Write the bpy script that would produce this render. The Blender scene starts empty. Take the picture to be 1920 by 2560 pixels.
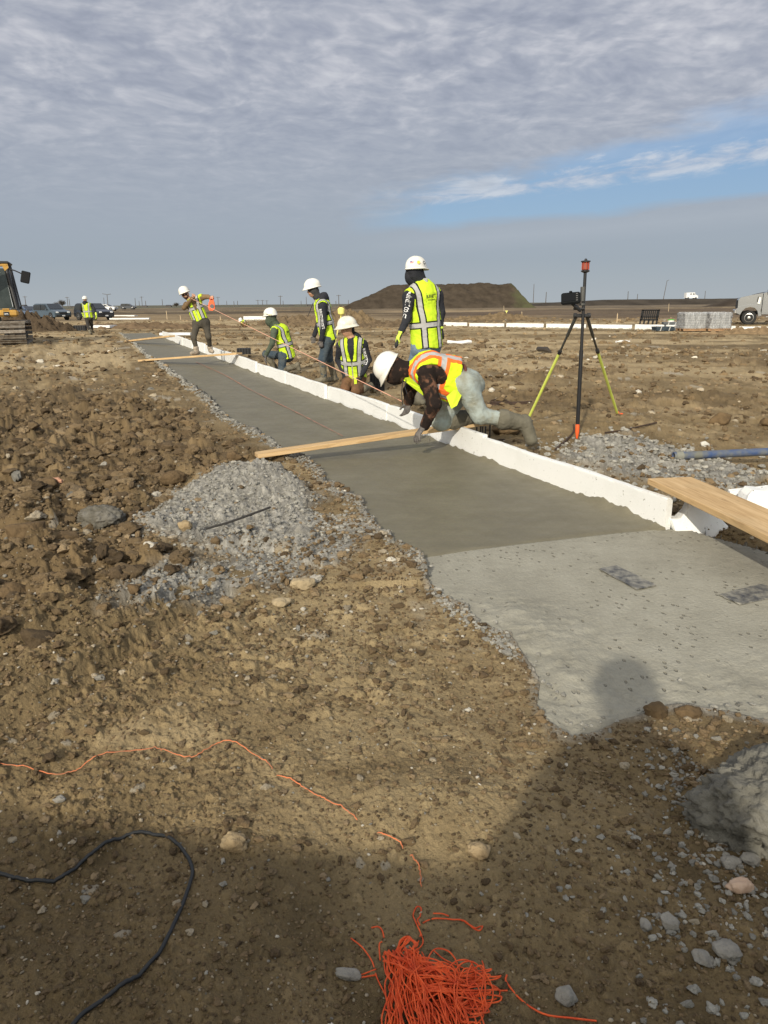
import bpy, math, random
import numpy as np
from mathutils import Vector, Matrix
from mathutils.bvhtree import BVHTree
random.seed(7); RNG = np.random.default_rng(7)
SC = bpy.context.scene
COL = SC.collection
R = math.radians

# ------------------------------------------------------------------ camera
CAM_H = 1.42; PITCH = R(15.75); ROLL = R(-0.42); LENS = 26.0
F = 2560 * LENS / 36.0
cam_d = bpy.data.cameras.new('camera'); cam = bpy.data.objects.new('camera', cam_d); COL.objects.link(cam)
cam_d.sensor_fit = 'VERTICAL'; cam_d.sensor_height = 36; cam_d.sensor_width = 27; cam_d.lens = LENS
cam_d.clip_start = 0.05; cam_d.clip_end = 9000
CM = Matrix.Rotation(math.pi / 2 - PITCH, 3, 'X') @ Matrix.Rotation(ROLL, 3, 'Z')
cam.matrix_world = Matrix.Translation((0, 0, CAM_H)) @ CM.to_4x4()
SC.camera = cam

# ------------------------------------------------------------------ sun, sky, exposure
SUN_EL = R(27); SUN_AZ = R(180 + 18)            # the sun stands behind the camera, a little left
LIGHT = Vector((math.sin(R(18)) * math.cos(SUN_EL), math.cos(R(18)) * math.cos(SUN_EL), -math.sin(SUN_EL)))
sl = bpy.data.lights.new('sun', 'SUN'); sl.energy = 3.9; sl.angle = R(0.8); sl.color = (1.0, 0.915, 0.76)
so = bpy.data.objects.new('sun', sl); COL.objects.link(so)
so.rotation_euler = LIGHT.to_track_quat('-Z', 'Y').to_euler()
SC.view_settings.view_transform = 'Standard'; SC.view_settings.look = 'None'
SC.view_settings.exposure = 0.0; SC.view_settings.gamma = 1.0

def N(nt, t, **kw):
    n = nt.nodes.new(t)
    for k, v in kw.items():
        if k == 'ins':
            for a, b in v.items(): n.inputs[a].default_value = b
        else: setattr(n, k, v)
    return n
def mathn(nt, op, a, b=None, c=None, clamp=False):
    n = nt.nodes.new('ShaderNodeMath'); n.operation = op; n.use_clamp = clamp
    for i, v in enumerate((a, b, c)):
        if v is None: continue
        if isinstance(v, (int, float)): n.inputs[i].default_value = v
        else: nt.links.new(v, n.inputs[i])
    return n.outputs[0]
def mixc(nt, fac, a, b, bt='MIX'):
    n = nt.nodes.new('ShaderNodeMix'); n.data_type = 'RGBA'; n.blend_type = bt
    for i, v in ((0, fac), (6, a), (7, b)):
        if isinstance(v, (int, float)): n.inputs[i].default_value = v
        elif isinstance(v, tuple): n.inputs[i].default_value = (*v[:3], 1)
        else: nt.links.new(v, n.inputs[i])
    return n.outputs[2]
def ramp(nt, fac, stops, interp='LINEAR'):
    n = nt.nodes.new('ShaderNodeValToRGB'); n.color_ramp.interpolation = interp
    e = n.color_ramp.elements
    while len(e) < len(stops): e.new(0.5)
    for i, (p, c) in enumerate(stops):
        e[i].position = p; e[i].color = (*c, 1) if isinstance(c, tuple) else (c, c, c, 1)
    nt.links.new(fac, n.inputs[0]); return n.outputs[0]
def noise(nt, vec, scale, detail=4, rough=.55, dist=0.0, dim='3D'):
    n = nt.nodes.new('ShaderNodeTexNoise'); n.noise_dimensions = dim
    n.inputs['Scale'].default_value = scale; n.inputs['Detail'].default_value = detail
    n.inputs['Roughness'].default_value = rough; n.inputs['Distortion'].default_value = dist
    if vec is not None: nt.links.new(vec, n.inputs['Vector'])
    return n.outputs[0]
def srgb(r, g, b):
    f = lambda c: (c / 255 / 12.92) if c / 255 <= .04045 else ((c / 255 + .055) / 1.055) ** 2.4
    return (f(r), f(g), f(b))

def build_world():
    w = bpy.data.worlds.new('World'); SC.world = w; w.use_nodes = True
    nt = w.node_tree; nt.nodes.clear()
    out = N(nt, 'ShaderNodeOutputWorld'); bg = N(nt, 'ShaderNodeBackground'); bg.inputs[1].default_value = 0.1
    nt.links.new(bg.outputs[0], out.inputs[0])
    sky = N(nt, 'ShaderNodeTexSky', sky_type='NISHITA'); sky.sun_disc = False
    sky.sun_elevation = SUN_EL; sky.sun_rotation = SUN_AZ; sky.air_density = 1.0; sky.dust_density = 1.0; sky.ozone_density = 2.0
    tc = N(nt, 'ShaderNodeTexCoord')
    sep = N(nt, 'ShaderNodeSeparateXYZ'); nt.links.new(tc.outputs['Generated'], sep.inputs[0])
    x, y, z = sep.outputs
    M = lambda *a, **k: mathn(nt, *a, **k)
    zc = M('MAXIMUM', z, 0.0)
    el = M('MULTIPLY', M('ARCSINE', zc), 57.2958)
    az = M('MULTIPLY', M('ARCTAN2', x, y), 57.2958)
    # cloud sheet plane coordinates
    inv = M('DIVIDE', 1.0, M('ADD', zc, 0.13))
    cx = M('MULTIPLY', x, inv); cy = M('MULTIPLY', y, inv)
    a = R(6)
    u = M('ADD', M('MULTIPLY', cx, math.cos(a)), M('MULTIPLY', cy, math.sin(a)))
    v = M('SUBTRACT', M('MULTIPLY', cy, math.cos(a)), M('MULTIPLY', cx, math.sin(a)))
    def comb(a_, b_, c_=None):
        n = N(nt, 'ShaderNodeCombineXYZ')
        for i, q in enumerate((a_, b_, c_)):
            if q is None: continue
            if isinstance(q, (int, float)): n.inputs[i].default_value = q
            else: nt.links.new(q, n.inputs[i])
        return n.outputs[0]
    big = noise(nt, comb(cx, cy, 3.0), 0.8, 3, .5)
    warp = noise(nt, comb(cx, cy, 5.0), 1.6, 3, .5)
    wu = M('ADD', u, M('MULTIPLY', M('SUBTRACT', warp, .5), .35)); wvv = M('ADD', v, M('MULTIPLY', M('SUBTRACT', warp, .5), .30))
    rip = noise(nt, comb(wu, M('MULTIPLY', wvv, 1.0), 1.0), 10.5, 3, .5)
    rip2 = noise(nt, comb(wu, M('MULTIPLY', wvv, 1.15), 9.0), 4.6, 4, .55)
    rip3 = noise(nt, comb(wu, M('MULTIPLY', wvv, 1.0), 4.0), 22.0, 3, .55)
    fade = M('MULTIPLY', M('SUBTRACT', el, 4.0), 0.11, clamp=True)     # ripples melt into a flat bank near the horizon
    t = M('ADD', M('MULTIPLY', M('SUBTRACT', rip, .5), 1.25), M('MULTIPLY', M('SUBTRACT', rip2, .5), .75))
    t = M('ADD', t, M('MULTIPLY', M('SUBTRACT', rip3, .5), .55))
    t = M('ADD', t, M('MULTIPLY', M('SUBTRACT', big, .5), .55))
    t = M('ADD', M('MULTIPLY', t, M('MULTIPLY', fade, .82)), .50)
    cl = ramp(nt, t, [(.16, srgb(150, 156, 171)), (.36, srgb(163, 168, 182)), (.52, srgb(176, 180, 191)), (.66, srgb(191, 193, 202)), (.90, srgb(212, 213, 218))])
    # elevation tone: bluish grey low, warmer pale violet higher
    lowc = ramp(nt, M('DIVIDE', el, 30.0), [(0.0, srgb(170, 179, 186)), (.10, srgb(154, 166, 178)), (.3, srgb(154, 164, 178)), (.5, srgb(168, 174, 187))])
    lowf = M('SUBTRACT', 1.0, M('MULTIPLY', M('SUBTRACT', el, 2.0), 0.07, clamp=True), clamp=True)
    cl = mixc(nt, M('MULTIPLY', lowf, .92), cl, lowc)
    # right hand blue window between two cloud banks
    wob = noise(nt, comb(M('MULTIPLY', az, .05), M('MULTIPLY', el, .22), 2.0), 2.6, 7, .6, .3)
    wv = M('MULTIPLY', M('SUBTRACT', wob, .5), 4.5)
    top = M('ADD', M('ADD', M('MULTIPLY', az, .19), 7.9), wv)
    bot = M('ADD', M('MULTIPLY', az, .06), M('ADD', 4.75, M('MULTIPLY', wv, .28)))
    gt = M('MULTIPLY', M('SUBTRACT', top, el), .62, clamp=True)
    gb = M('MULTIPLY', M('SUBTRACT', el, bot), 1.5, clamp=True)
    gr = M('MULTIPLY', M('SUBTRACT', M('ADD', az, M('MULTIPLY', wv, 1.2)), -3.0), .14, clamp=True)
    gap = M('MULTIPLY', M('MULTIPLY', gt, gb), gr)
    # torn white fleece along the middle of the window
    e2 = M('SUBTRACT', el, M('MULTIPLY', az, .085))
    st = noise(nt, comb(M('MULTIPLY', az, .15), M('MULTIPLY', e2, .62), 6.0), 1.5, 8, .62, .35)
    b1 = M('SUBTRACT', 1.0, M('ABSOLUTE', M('MULTIPLY', M('SUBTRACT', e2, 7.0), .85)), clamp=True)
    b2 = M('MULTIPLY', M('SUBTRACT', e2, 7.2), .30, clamp=True)
    streak = M('MULTIPLY', M('SUBTRACT', M('ADD', st, M('MULTIPLY', b1, .24)), .56), 6.0, clamp=True)
    streak = M('MULTIPLY', streak, M('MULTIPLY', M('SUBTRACT', e2, 5.9), 1.4, clamp=True))
    streak = M('MAXIMUM', streak, M('MULTIPLY', b2, .75))
    whitec = ramp(nt, st, [(.40, srgb(170, 180, 200)), (.62, srgb(208, 211, 219))])
    blue = ramp(nt, M('DIVIDE', el, 20.0), [(0.0, srgb(156, 176, 194)), (.26, srgb(146, 175, 204)), (.6, srgb(130, 165, 206))])
    eb = M('SUBTRACT', 1.0, M('ABSOLUTE', M('MULTIPLY', M('SUBTRACT', M('ADD', el, M('MULTIPLY', wv, .3)), M('SUBTRACT', bot, .7)), 1.0)), clamp=True)
    cl = mixc(nt, M('MULTIPLY', M('MULTIPLY', eb, gr), .36), cl, srgb(176, 183, 193))
    gapc = mixc(nt, M('MULTIPLY', streak, .9), blue, whitec)
    # the deep sky itself shows through a thin share of the window
    sc10 = mixc(nt, 1.0, gapc, (10.0, 10.0, 10.0), 'MULTIPLY')
    gapc = mixc(nt, .18, sc10, sky.outputs[0])
    cl10 = mixc(nt, 1.0, cl, (10.0, 10.0, 10.0), 'MULTIPLY')
    cl10 = mixc(nt, .06, cl10, sky.outputs[0])
    fin = mixc(nt, gap, cl10, gapc)
    # added warm sky glow round the sun, out of view, lifts the shade
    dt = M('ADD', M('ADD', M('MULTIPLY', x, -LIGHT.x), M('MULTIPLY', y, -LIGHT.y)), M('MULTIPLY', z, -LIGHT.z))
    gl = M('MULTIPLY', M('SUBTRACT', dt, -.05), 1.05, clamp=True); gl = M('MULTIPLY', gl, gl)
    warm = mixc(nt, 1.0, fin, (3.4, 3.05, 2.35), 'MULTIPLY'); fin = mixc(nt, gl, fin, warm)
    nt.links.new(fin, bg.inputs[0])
build_world()

# ------------------------------------------------------------------ pixel -> world helpers (photo pixels, 1920 x 2560)
def ray(px, py):
    d = CM @ Vector(((px - 960) / F, (1280 - py) / F, -1.0)); return d
def G(px, py, z=0.0):                     # point of the horizontal plane z seen at a photo pixel
    d = ray(px, py); t = (z - CAM_H) / d.z; return Vector((d.x * t, d.y * t, z))
def P(px, py, y):                         # point at forward distance y seen at a photo pixel
    d = ray(px, py); t = y / d.y; return Vector((d.x * t, y, CAM_H + d.z * t))

# ------------------------------------------------------------------ object helpers
def tag(o, label=None, cat=None, group=None, kind=None):
    if label: o['label'] = label
    if cat: o['category'] = cat
    if group: o['group'] = group
    if kind: o['kind'] = kind
    return o
def empty(name, loc=(0, 0, 0), rz=0.0):
    o = bpy.data.objects.new(name, None); COL.objects.link(o); o.location = loc; o.rotation_euler = (0, 0, rz)
    o.empty_display_size = .1; return o
def link(name, me, mats, parent=None, smooth=True, world=False):
    o = bpy.data.objects.new(name, me); COL.objects.link(o)
    for m in (mats if isinstance(mats, (list, tuple)) else [mats]): me.materials.append(m)
    if smooth: me.polygons.foreach_set('use_smooth', np.ones(len(me.polygons), dtype=bool))
    if parent:
        o.parent = parent
        if world: o.matrix_parent_inverse = parent.matrix_basis.inverted()
    return o
def np_mesh(name, v, f, mat_idx=None):
    me = bpy.data.meshes.new(name); v = np.asarray(v, np.float32); f = np.asarray(f, np.int32)
    me.vertices.add(len(v)); me.vertices.foreach_set('co', v.ravel())
    k = f.shape[1]; me.loops.add(f.size); me.loops.foreach_set('vertex_index', f.ravel())
    me.polygons.add(len(f)); me.polygons.foreach_set('loop_start', np.arange(0, f.size, k, dtype=np.int32))
    if mat_idx is not None: me.polygons.foreach_set('material_index', np.asarray(mat_idx, np.int32))
    me.update(calc_edges=True); return me

class MB:
    """collects simple solids and links them as one mesh"""
    def __init__(s): s.v = []; s.f = []; s.m = []
    def add(s, vs, fs, m=0):
        n = len(s.v); s.v += [tuple(p) for p in vs]; s.f += [tuple(i + n for i in f) for f in fs]; s.m += [m] * len(fs); return s
    def box(s, c, size, rot=None, m=0, bev=0.0, taper=(1, 1)):
        hx, hy, hz = [q / 2 for q in size]; c = Vector(c); b = min(bev, hx * .9, hy * .9, hz * .9)
        rot = rot or Matrix.Identity(3); vs = []; 
        if b <= 0:
            pts = [(sx * hx * (taper[0] if sz > 0 else 1), sy * hy * (taper[1] if sz > 0 else 1), sz * hz) for sz in (-1, 1) for sy in (-1, 1) for sx in (-1, 1)]
            return s.add([c + rot @ Vector(p) for p in pts], [(0, 2, 3, 1), (4, 5, 7, 6), (0, 1, 5, 4), (2, 6, 7, 3), (0, 4, 6, 2), (1, 3, 7, 5)], m)
        rings = []
        for z, e in ((-hz, b), (-hz + b, 0), (hz - b, 0), (hz, b)):
            tx = taper[0] if z > 0 else 1; ty = taper[1] if z > 0 else 1
            X = hx * tx - e; Y = hy * ty - e; q = b if e == 0 else b * .5
            rings.append([(X, -Y + q, z), (X, Y - q, z), (X - q, Y, z), (-X + q, Y, z), (-X, Y - q, z), (-X, -Y + q, z), (-X + q, -Y, z), (X - q, -Y, z)])
        vs = [c + rot @ Vector(p) for r in rings for p in r]; fs = []
        for k in range(3):
            for i in range(8): j = (i + 1) % 8; fs.append((k * 8 + i, k * 8 + j, k * 8 + 8 + j, k * 8 + 8 + i))
        fs.append(tuple(range(7, -1, -1))); fs.append(tuple(range(24, 32)))
        return s.add(vs, fs, m)
    def tube(s, pts, r, n=8, m=0, cap=True):
        pts = [Vector(p) for p in pts]; rs = r if isinstance(r, (list, tuple)) else [r] * len(pts)
        vs = []; fs = []; prev = None
        for i, p in enumerate(pts):
            t = (pts[min(i + 1, len(pts) - 1)] - pts[max(i - 1, 0)])
            if t.length < 1e-9: t = Vector((0, 0, 1))
            t.normalize()
            if prev is None: prev = t.orthogonal().normalized()
            prev = (prev - t * prev.dot(t)); prev = prev.normalized() if prev.length > 1e-6 else t.orthogonal().normalized()
            b = t.cross(prev)
            for k in range(n):
                a = 2 * math.pi * k / n; vs.append(p + (prev * math.cos(a) + b * math.sin(a)) * rs[i])
        for i in range(len(pts) - 1):
            for k in range(n):
                j = (k + 1) % n; fs.append((i * n + k, i * n + j, (i + 1) * n + j, (i + 1) * n + k))
        if cap: fs.append(tuple(range(n - 1, -1, -1))); fs.append(tuple(range((len(pts) - 1) * n, len(pts) * n)))
        return s.add(vs, fs, m)
    def lathe(s, prof, c, axis=(0, 0, 1), n=20, m=0):
        axis = Vector(axis).normalized(); a = axis.orthogonal().normalized(); b = axis.cross(a); c = Vector(c); vs = []; fs = []
        for (r, h) in prof:
            for k in range(n):
                t = 2 * math.pi * k / n; vs.append(c + axis * h + (a * math.cos(t) + b * math.sin(t)) * max(r, 1e-4))
        for i in range(len(prof) - 1):
            for k in range(n):
                j = (k + 1) % n; fs.append((i * n + k, i * n + j, (i + 1) * n + j, (i + 1) * n + k))
        fs.append(tuple(range(n - 1, -1, -1))); fs.append(tuple(range((len(prof) - 1) * n, len(prof) * n)))
        return s.add(vs, fs, m)
    def prism(s, poly, d0, d1, O=(0, 0, 0), U=(1, 0, 0), V=(0, 0, 1), W=(0, 1, 0), m=0, inset=0.0):
        """polygon in (U,V), extruded along W from d0 to d1"""
        O = Vector(O); U = Vector(U); V = Vector(V); W = Vector(W); n = len(poly)
        cx = sum(p[0] for p in poly) / n; cy = sum(p[1] for p in poly) / n
        def pt(p, d, k): return O + U * (cx + (p[0] - cx) * k) + V * (cy + (p[1] - cy) * k) + W * d
        vs = [pt(p, d0, 1 - inset) for p in poly] + [pt(p, d1, 1 - inset) for p in poly]
        fs = [(i, (i + 1) % n, n + (i + 1) % n, n + i) for i in range(n)] + [tuple(range(n - 1, -1, -1)), tuple(range(n, 2 * n))]
        return s.add(vs, fs, m)
    def build(s, name, mats, parent=None, smooth=False, origin=None):
        me = bpy.data.meshes.new(name); v = s.v
        if origin is not None: o0 = Vector(origin); v = [tuple(Vector(p) - o0) for p in v]
        me.from_pydata(v, [], s.f); me.polygons.foreach_set('material_index', s.m); me.update()
        o = link(name, me, mats, parent, smooth)
        if origin is not None and parent is None: o.location = origin
        if smooth:
            try:
                import bmesh
                bm = bmesh.new(); bm.from_mesh(me); bmesh.ops.recalc_face_normals(bm, faces=bm.faces)
                for e in bm.edges:
                    if len(e.link_faces) == 2 and e.calc_face_angle(0) > .7: e.smooth = False
                bm.to_mesh(me); bm.free()
            except Exception: pass
        else:
            import bmesh
            bm = bmesh.new(); bm.from_mesh(me); bmesh.ops.recalc_face_normals(bm, faces=bm.faces); bm.to_mesh(me); bm.free()
        return o

# ------------------------------------------------------------------ materials
MATS = {}
def mat(name, col, rough=.7, metal=0.0, spec=.4, bump=0.0, bscale=40, var=0.0, vscale=6, col2=None, coat=0.0, alpha=1.0, trans=0.0):
    """procedural principled material: two tone noise colour and a noise bump"""
    if name in MATS: return MATS[name]
    m = bpy.data.materials.new(name); m.use_nodes = True; nt = m.node_tree; b = nt.nodes['Principled BSDF']
    b.inputs['Roughness'].default_value = rough; b.inputs['Metallic'].default_value = metal
    b.inputs['Specular IOR Level'].default_value = spec; b.inputs['Coat Weight'].default_value = coat
    b.inputs['Alpha'].default_value = alpha; b.inputs['Transmission Weight'].default_value = trans
    tc = N(nt, 'ShaderNodeTexCoord')
    if var > 0:
        nz = noise(nt, tc.outputs['Object'], vscale, 6, .6)
        c2 = col2 or tuple(c * (1 - var) for c in col)
        f = mathn(nt, 'MULTIPLY', mathn(nt, 'SUBTRACT', nz, .36), 3.4, clamp=True)
        nt.links.new(mixc(nt, f, col, c2), b.inputs['Base Color'])
        rr = mathn(nt, 'ADD', mathn(nt, 'MULTIPLY', nz, .2), rough - .1); nt.links.new(rr, b.inputs['Roughness'])
    else: b.inputs['Base Color'].default_value = (*col, 1)
    if bump > 0:
        nb = noise(nt, tc.outputs['Object'], bscale, 6, .6)
        bp = N(nt, 'ShaderNodeBump'); bp.inputs['Strength'].default_value = bump; bp.inputs['Distance'].default_value = .01
        nt.links.new(nb, bp.inputs['Height']); nt.links.new(bp.outputs[0], b.inputs['Normal'])
    MATS[name] = m; return m

# ------------------------------------------------------------------ numpy noise
def _hash(ix, iy, seed):
    h = (ix.astype(np.int64) * 374761393 + iy.astype(np.int64) * 668265263 + seed * 2246822519) & 0xFFFFFFFF
    h = ((h ^ (h >> 13)) * 1274126177) & 0xFFFFFFFF; h = (h ^ (h >> 16)) & 0xFFFFFFFF
    h = (h * 2654435761) & 0xFFFFFFFF; h ^= h >> 15
    return (h & 0xFFFFFF).astype(np.float32) / 16777215.0
def vn(x, y, seed=0):
    xi = np.floor(x); yi = np.floor(y); fx = (x - xi).astype(np.float32); fy = (y - yi).astype(np.float32)
    fx = fx * fx * (3 - 2 * fx); fy = fy * fy * (3 - 2 * fy)
    a = _hash(xi, yi, seed); b = _hash(xi + 1, yi, seed); c = _hash(xi, yi + 1, seed); d = _hash(xi + 1, yi + 1, seed)
    return (a + (b - a) * fx) * (1 - fy) + (c + (d - c) * fx) * fy - .5
def fbm(x, y, f, seed=0, o=4, g=.5):
    s = 0; a = 1.0
    for i in range(o):
        c, t = math.cos(i * 1.3), math.sin(i * 1.3)
        s = s + a * vn((x * c + y * t) * f, (y * c - x * t) * f, seed + i * 17); a *= g; f *= 2.03
    return s
def stones(x, y, cell, rmin, rmax, seed, dens=1.0, flat=.8, warp=.25):
    """height of a packed layer of irregular stones or clods, one per cell, and each one's random tone"""
    wx = x + vn(x / cell * 1.7, y / cell * 1.7, seed + 5) * cell * warp * 2; wy = y + vn(x / cell * 1.7 + 9, y / cell * 1.7, seed + 6) * cell * warp * 2
    gx = wx / cell; gy = wy / cell; ix = np.floor(gx); iy = np.floor(gy)
    best = np.zeros_like(gx, dtype=np.float32); tone = np.zeros_like(best)
    for dx in (-1, 0, 1):
        for dy in (-1, 0, 1):
            cx = ix + dx; cy = iy + dy
            h1 = _hash(cx, cy, seed); h2 = _hash(cx, cy, seed + 101); h3 = _hash(cx, cy, seed + 202); h4 = _hash(cx, cy, seed + 303)
            r = (rmin + (rmax - rmin) * h3 * h3) / cell
            sx = .75 + .5 * h2; dxx = (gx - cx - .15 - .7 * h1) * sx; dyy = (gy - cy - .15 - .7 * h2) / sx
            q = 1 - (dxx * dxx + dyy * dyy) / (r * r)
            hh = np.where((q > 0) & (h4 < dens), np.sqrt(np.maximum(q, 0)) * r * cell * flat, 0)
            m = hh > best; best = np.where(m, hh, best); tone = np.where(m, h3 * .5 + h1 * .5 + .001, tone)
    return best, tone
def sstep(a, b, x): t = np.clip((x - a) / (b - a), 0, 1); return t * t * (3 - 2 * t)
def poly_sd(x, y, poly):
    """signed distance to a polygon, negative inside"""
    d = np.full(x.shape, 1e9, np.float32); ins = np.zeros(x.shape, bool); n = len(poly)
    for i in range(n):
        ax, ay = poly[i][:2]; bx, by = poly[(i + 1) % n][:2]; ex = bx - ax; ey = by - ay
        t = np.clip(((x - ax) * ex + (y - ay) * ey) / (ex * ex + ey * ey + 1e-12), 0, 1)
        d = np.minimum(d, (x - ax - ex * t) ** 2 + (y - ay - ey * t) ** 2)
        c = ((ay > y) != (by > y)) & (x < (bx - ax) * (y - ay) / (by - ay + 1e-12) + ax); ins ^= c
    d = np.sqrt(d); return np.where(ins, -d, d)
def seg_d(x, y, pts):
    d = np.full(x.shape, 1e9, np.float32)
    for i in range(len(pts) - 1):
        ax, ay = pts[i][:2]; bx, by = pts[i + 1][:2]; ex = bx - ax; ey = by - ay
        t = np.clip(((x - ax) * ex + (y - ay) * ey) / (ex * ex + ey * ey + 1e-12), 0, 1)
        d = np.minimum(d, (x - ax - ex * t) ** 2 + (y - ay - ey * t) ** 2)
    return np.sqrt(d)

# ------------------------------------------------------------------ site layout (world metres)
A0 = G(1662, 1322); A1 = G(428, 853)                      # foot of the foam form, near end and far
FD = Vector((A1.x - A0.x, A1.y - A0.y, 0)).normalized()   # direction of the strip
FN = Vector((FD.y, -FD.x, 0))                             # to the right of the strip
def lin(y): return A0.x + (y - A0.y) * FD.x / FD.y
LEFT_PX = [(1040, 1395), (949, 1305), (870, 1240), (799, 1178), (760, 1150), (695, 1114), (640, 1085), (573, 1050), (520, 1000), (475, 964), (434, 932), (395, 905), (373, 891), (340, 862), (304, 834)]
LEFT = [G(*p) for p in LEFT_PX]
FAR_Y = LEFT[-1].y
WET = [(A0.x, A0.y)] + [(p.x, p.y) for p in LEFT] + [(lin(FAR_Y + .3), FAR_Y + .3)]
NEAR_PX = [(1040, 1395), (1062, 1432), (1105, 1480), (1180, 1540), (1262, 1592), (1290, 1640), (1322, 1700), (1345, 1755), (1385, 1810), (1430, 1850), (1500, 1848), (1560, 1825), (1640, 1798), (1705, 1775), (1800, 1790), (1920, 1800), (2200, 1830), (2300, 1500), (1920, 1378), (1800, 1345), (1700, 1316), (1662, 1322)]
CURED = [tuple(G(*p)[:2]) for p in NEAR_PX]
SLABPOLY = [(p.x, p.y) for p in LEFT] + [(lin(FAR_Y + .3) + .03, FAR_Y + .3)] + [(A0.x + .03, A0.y)] + CURED[:0:-1]
PILE = [tuple(G(*p)[:2]) for p in [(350, 1300), (440, 1250), (560, 1200), (650, 1185), (720, 1205), (770, 1250), (800, 1330), (760, 1375), (690, 1375), (600, 1350), (480, 1375), (380, 1350)]]
PILEPK = G(665, 1215)
TAIL = [G(820, 1330), G(640, 1420), (G(430, 1470))]
GRAYR = [tuple(G(*p)[:2]) for p in [(1390, 1120), (1560, 1100), (1700, 1130), (1870, 1165), (1880, 1215), (1780, 1240), (1640, 1200), (1480, 1180)]]
CLOD = [tuple(G(*p)[:2]) for p in [(-500, 1000), (0, 985), (180, 960), (330, 985), (470, 1060), (560, 1130), (660, 1160), (560, 1190), (400, 1250), (320, 1310), (380, 1400), (330, 1450), (150, 1530), (0, 1600), (-600, 1650)]]
def ground_h(x, y, full=True):
    x = np.asarray(x, np.float32); y = np.asarray(y, np.float32); r = np.hypot(x, y)
    near = 1 - sstep(14, 40, r)
    wob = (fbm(x, y, 2.2, 3, 4) * .16 + fbm(x, y, 9, 5, 3) * .06) * near
    sd = poly_sd(x, y, SLABPOLY)
    wl = sstep(.9, 2.2, x - (A0.x - 3) * 0) * 0
    right = ((x - A0.x) * FD.y - (y - A0.y) * FD.x) > -.06       # beside the foam the edge is straight
    right &= (y > A0.y - .02)
    sdw = np.where(right, sd, sd + wob * np.where(y > 3.0, 1.0, .8) * np.clip(y / 5, .35, 1))
    h = fbm(x, y, .06, 11, 3) * .35 * sstep(25, 90, r) + fbm(x, y, .35, 12, 4) * .10 * sstep(3, 9, r) * near + fbm(x, y, 1.3, 13, 4) * .045
    # compacted wheel tracks left of the strip
    s = (x - A0.x) * FD.y - (y - A0.y) * FD.x
    for off, w, dpt in ((-4.3, .3, .05), (-5.1, .16, -.035), (-6.3, .34, .06), (-3.4, .2, .03), (-8.2, .5, .07)):
        h = h - dpt * np.exp(-((s - off + .12 * vn(y * .3, x * 0 + off, 4)) / w) ** 2) * (y > 3.5) * near
    for (g0, g1, w, dpt) in (((-300, 2050), (560, 1475), .07, .045), ((-300, 1900), (470, 1470), .06, .04), ((-400, 1790), (330, 1500), .06, .035), ((-300, 2250), (640, 1560), .05, .02)):
        q0, q1 = G(*g0), G(*g1); dd = seg_d(x + fbm(x, y, .9, 37, 2) * .10, y + fbm(x, y, .9, 38, 2) * .10, [q0, q1]); h = h - dpt * np.exp(-(dd / w) ** 2) + dpt * .6 * np.exp(-((dd - w * 1.9) / (w * .6)) ** 2)
    cl = 1 - sstep(-.35, .25, poly_sd(x, y, CLOD) + fbm(x, y, 1.5, 31, 3) * .7)
    tr = sstep(-11, -7.5, s) * (1 - sstep(-4.4, -3.2, s)) * sstep(7, 11, y) * (1 - sstep(28, 50, y))   # churned belt farther on
    rough = np.clip(cl + tr * .45 * sstep(-.1, .35, fbm(x, y, .5, 33, 3)), 0, 1)
    farr = np.clip(sstep(7, 14, y) * sstep(.0, .4, fbm(x, y, .45, 35, 4)) * .7 + sstep(6, 10, y) * .22, 0, 1)
    rough = np.maximum(rough, farr * near * np.where(sd > .3, 1, 0))
    tone = np.zeros_like(x); m = r < 45
    xm, ym, rm = x[m], y[m], rough[m]; hm = np.zeros_like(xm); tm = np.zeros_like(xm)
    a, t = stones(xm, ym, .42, .06, .30, 41, .7, .62); hm += a * rm * .55; tm = np.where(a * rm > .012, t, tm)
    a, t = stones(xm, ym, .17, .03, .125, 42, .85, .8); hm += a * np.clip(rm * .85, 0, 1); tm = np.where(a * rm > .01, t, tm)
    a, t = stones(xm, ym, .075, .010, .05, 43, .8, .8); k = np.clip(rm * 1.2 + .10 + .5 * sstep(.1, .4, fbm(xm, ym, 1.1, 44, 3)), 0, 1)
    hm += a * k; tm = np.where(a * k > .006, t, tm)
    n2 = (np.hypot(xm, ym) < 11)
    xs, ys = xm[n2], ym[n2]
    a, t = stones(xs, ys, .034, .004, .021, 45, .85, 1.0); a2, t2 = stones(xs, ys, .015, .002, .0085, 46, .95, 1.2); cr = fbm(xs, ys, 80, 48, 2) * .0030 + fbm(xs, ys, 26, 49, 2) * .005
    loose = .35 + .65 * sstep(-.15, .25, fbm(xs, ys, 1.4, 47, 3)); loose = loose * (1 - .6 * np.exp(-(seg_d(xs, ys, [G(700, 1480), G(880, 1700), G(1020, 1900)]) / .5) ** 2))
    hm[n2] += a * loose + a2 * .9 * (loose * .6 + .4) + cr * (.4 + .6 * loose)
    tt = tm[n2]; tt = np.where((a * loose > .004) & (tt == 0), t, tt); tt = np.where((a2 > .0022) & (tt == 0), t2 * .8 + .1, tt); tm[n2] = tt
    rg = rough[m]; jag = (np.abs(fbm(xm, ym, 5, 61, 3)) * .045 + np.abs(fbm(xm, ym, 13, 62, 3)) * .018 + fbm(xm, ym, 30, 63, 2) * .006); hm = hm * (.75 + .7 * np.abs(fbm(xm, ym, 17, 64, 2))) + rg * jag + fbm(xm, ym, 45, 65, 2) * .006 * (np.hypot(xm, ym) < 9)
    h[m] += hm; tone[m] = tm
    h += fbm(x, y, 6, 14, 3) * .014 * near
    # grey crumb piles
    gp = 1 - sstep(-.12, .12, poly_sd(x, y, PILE) + fbm(x, y, 3, 51, 3) * .22)
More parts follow.
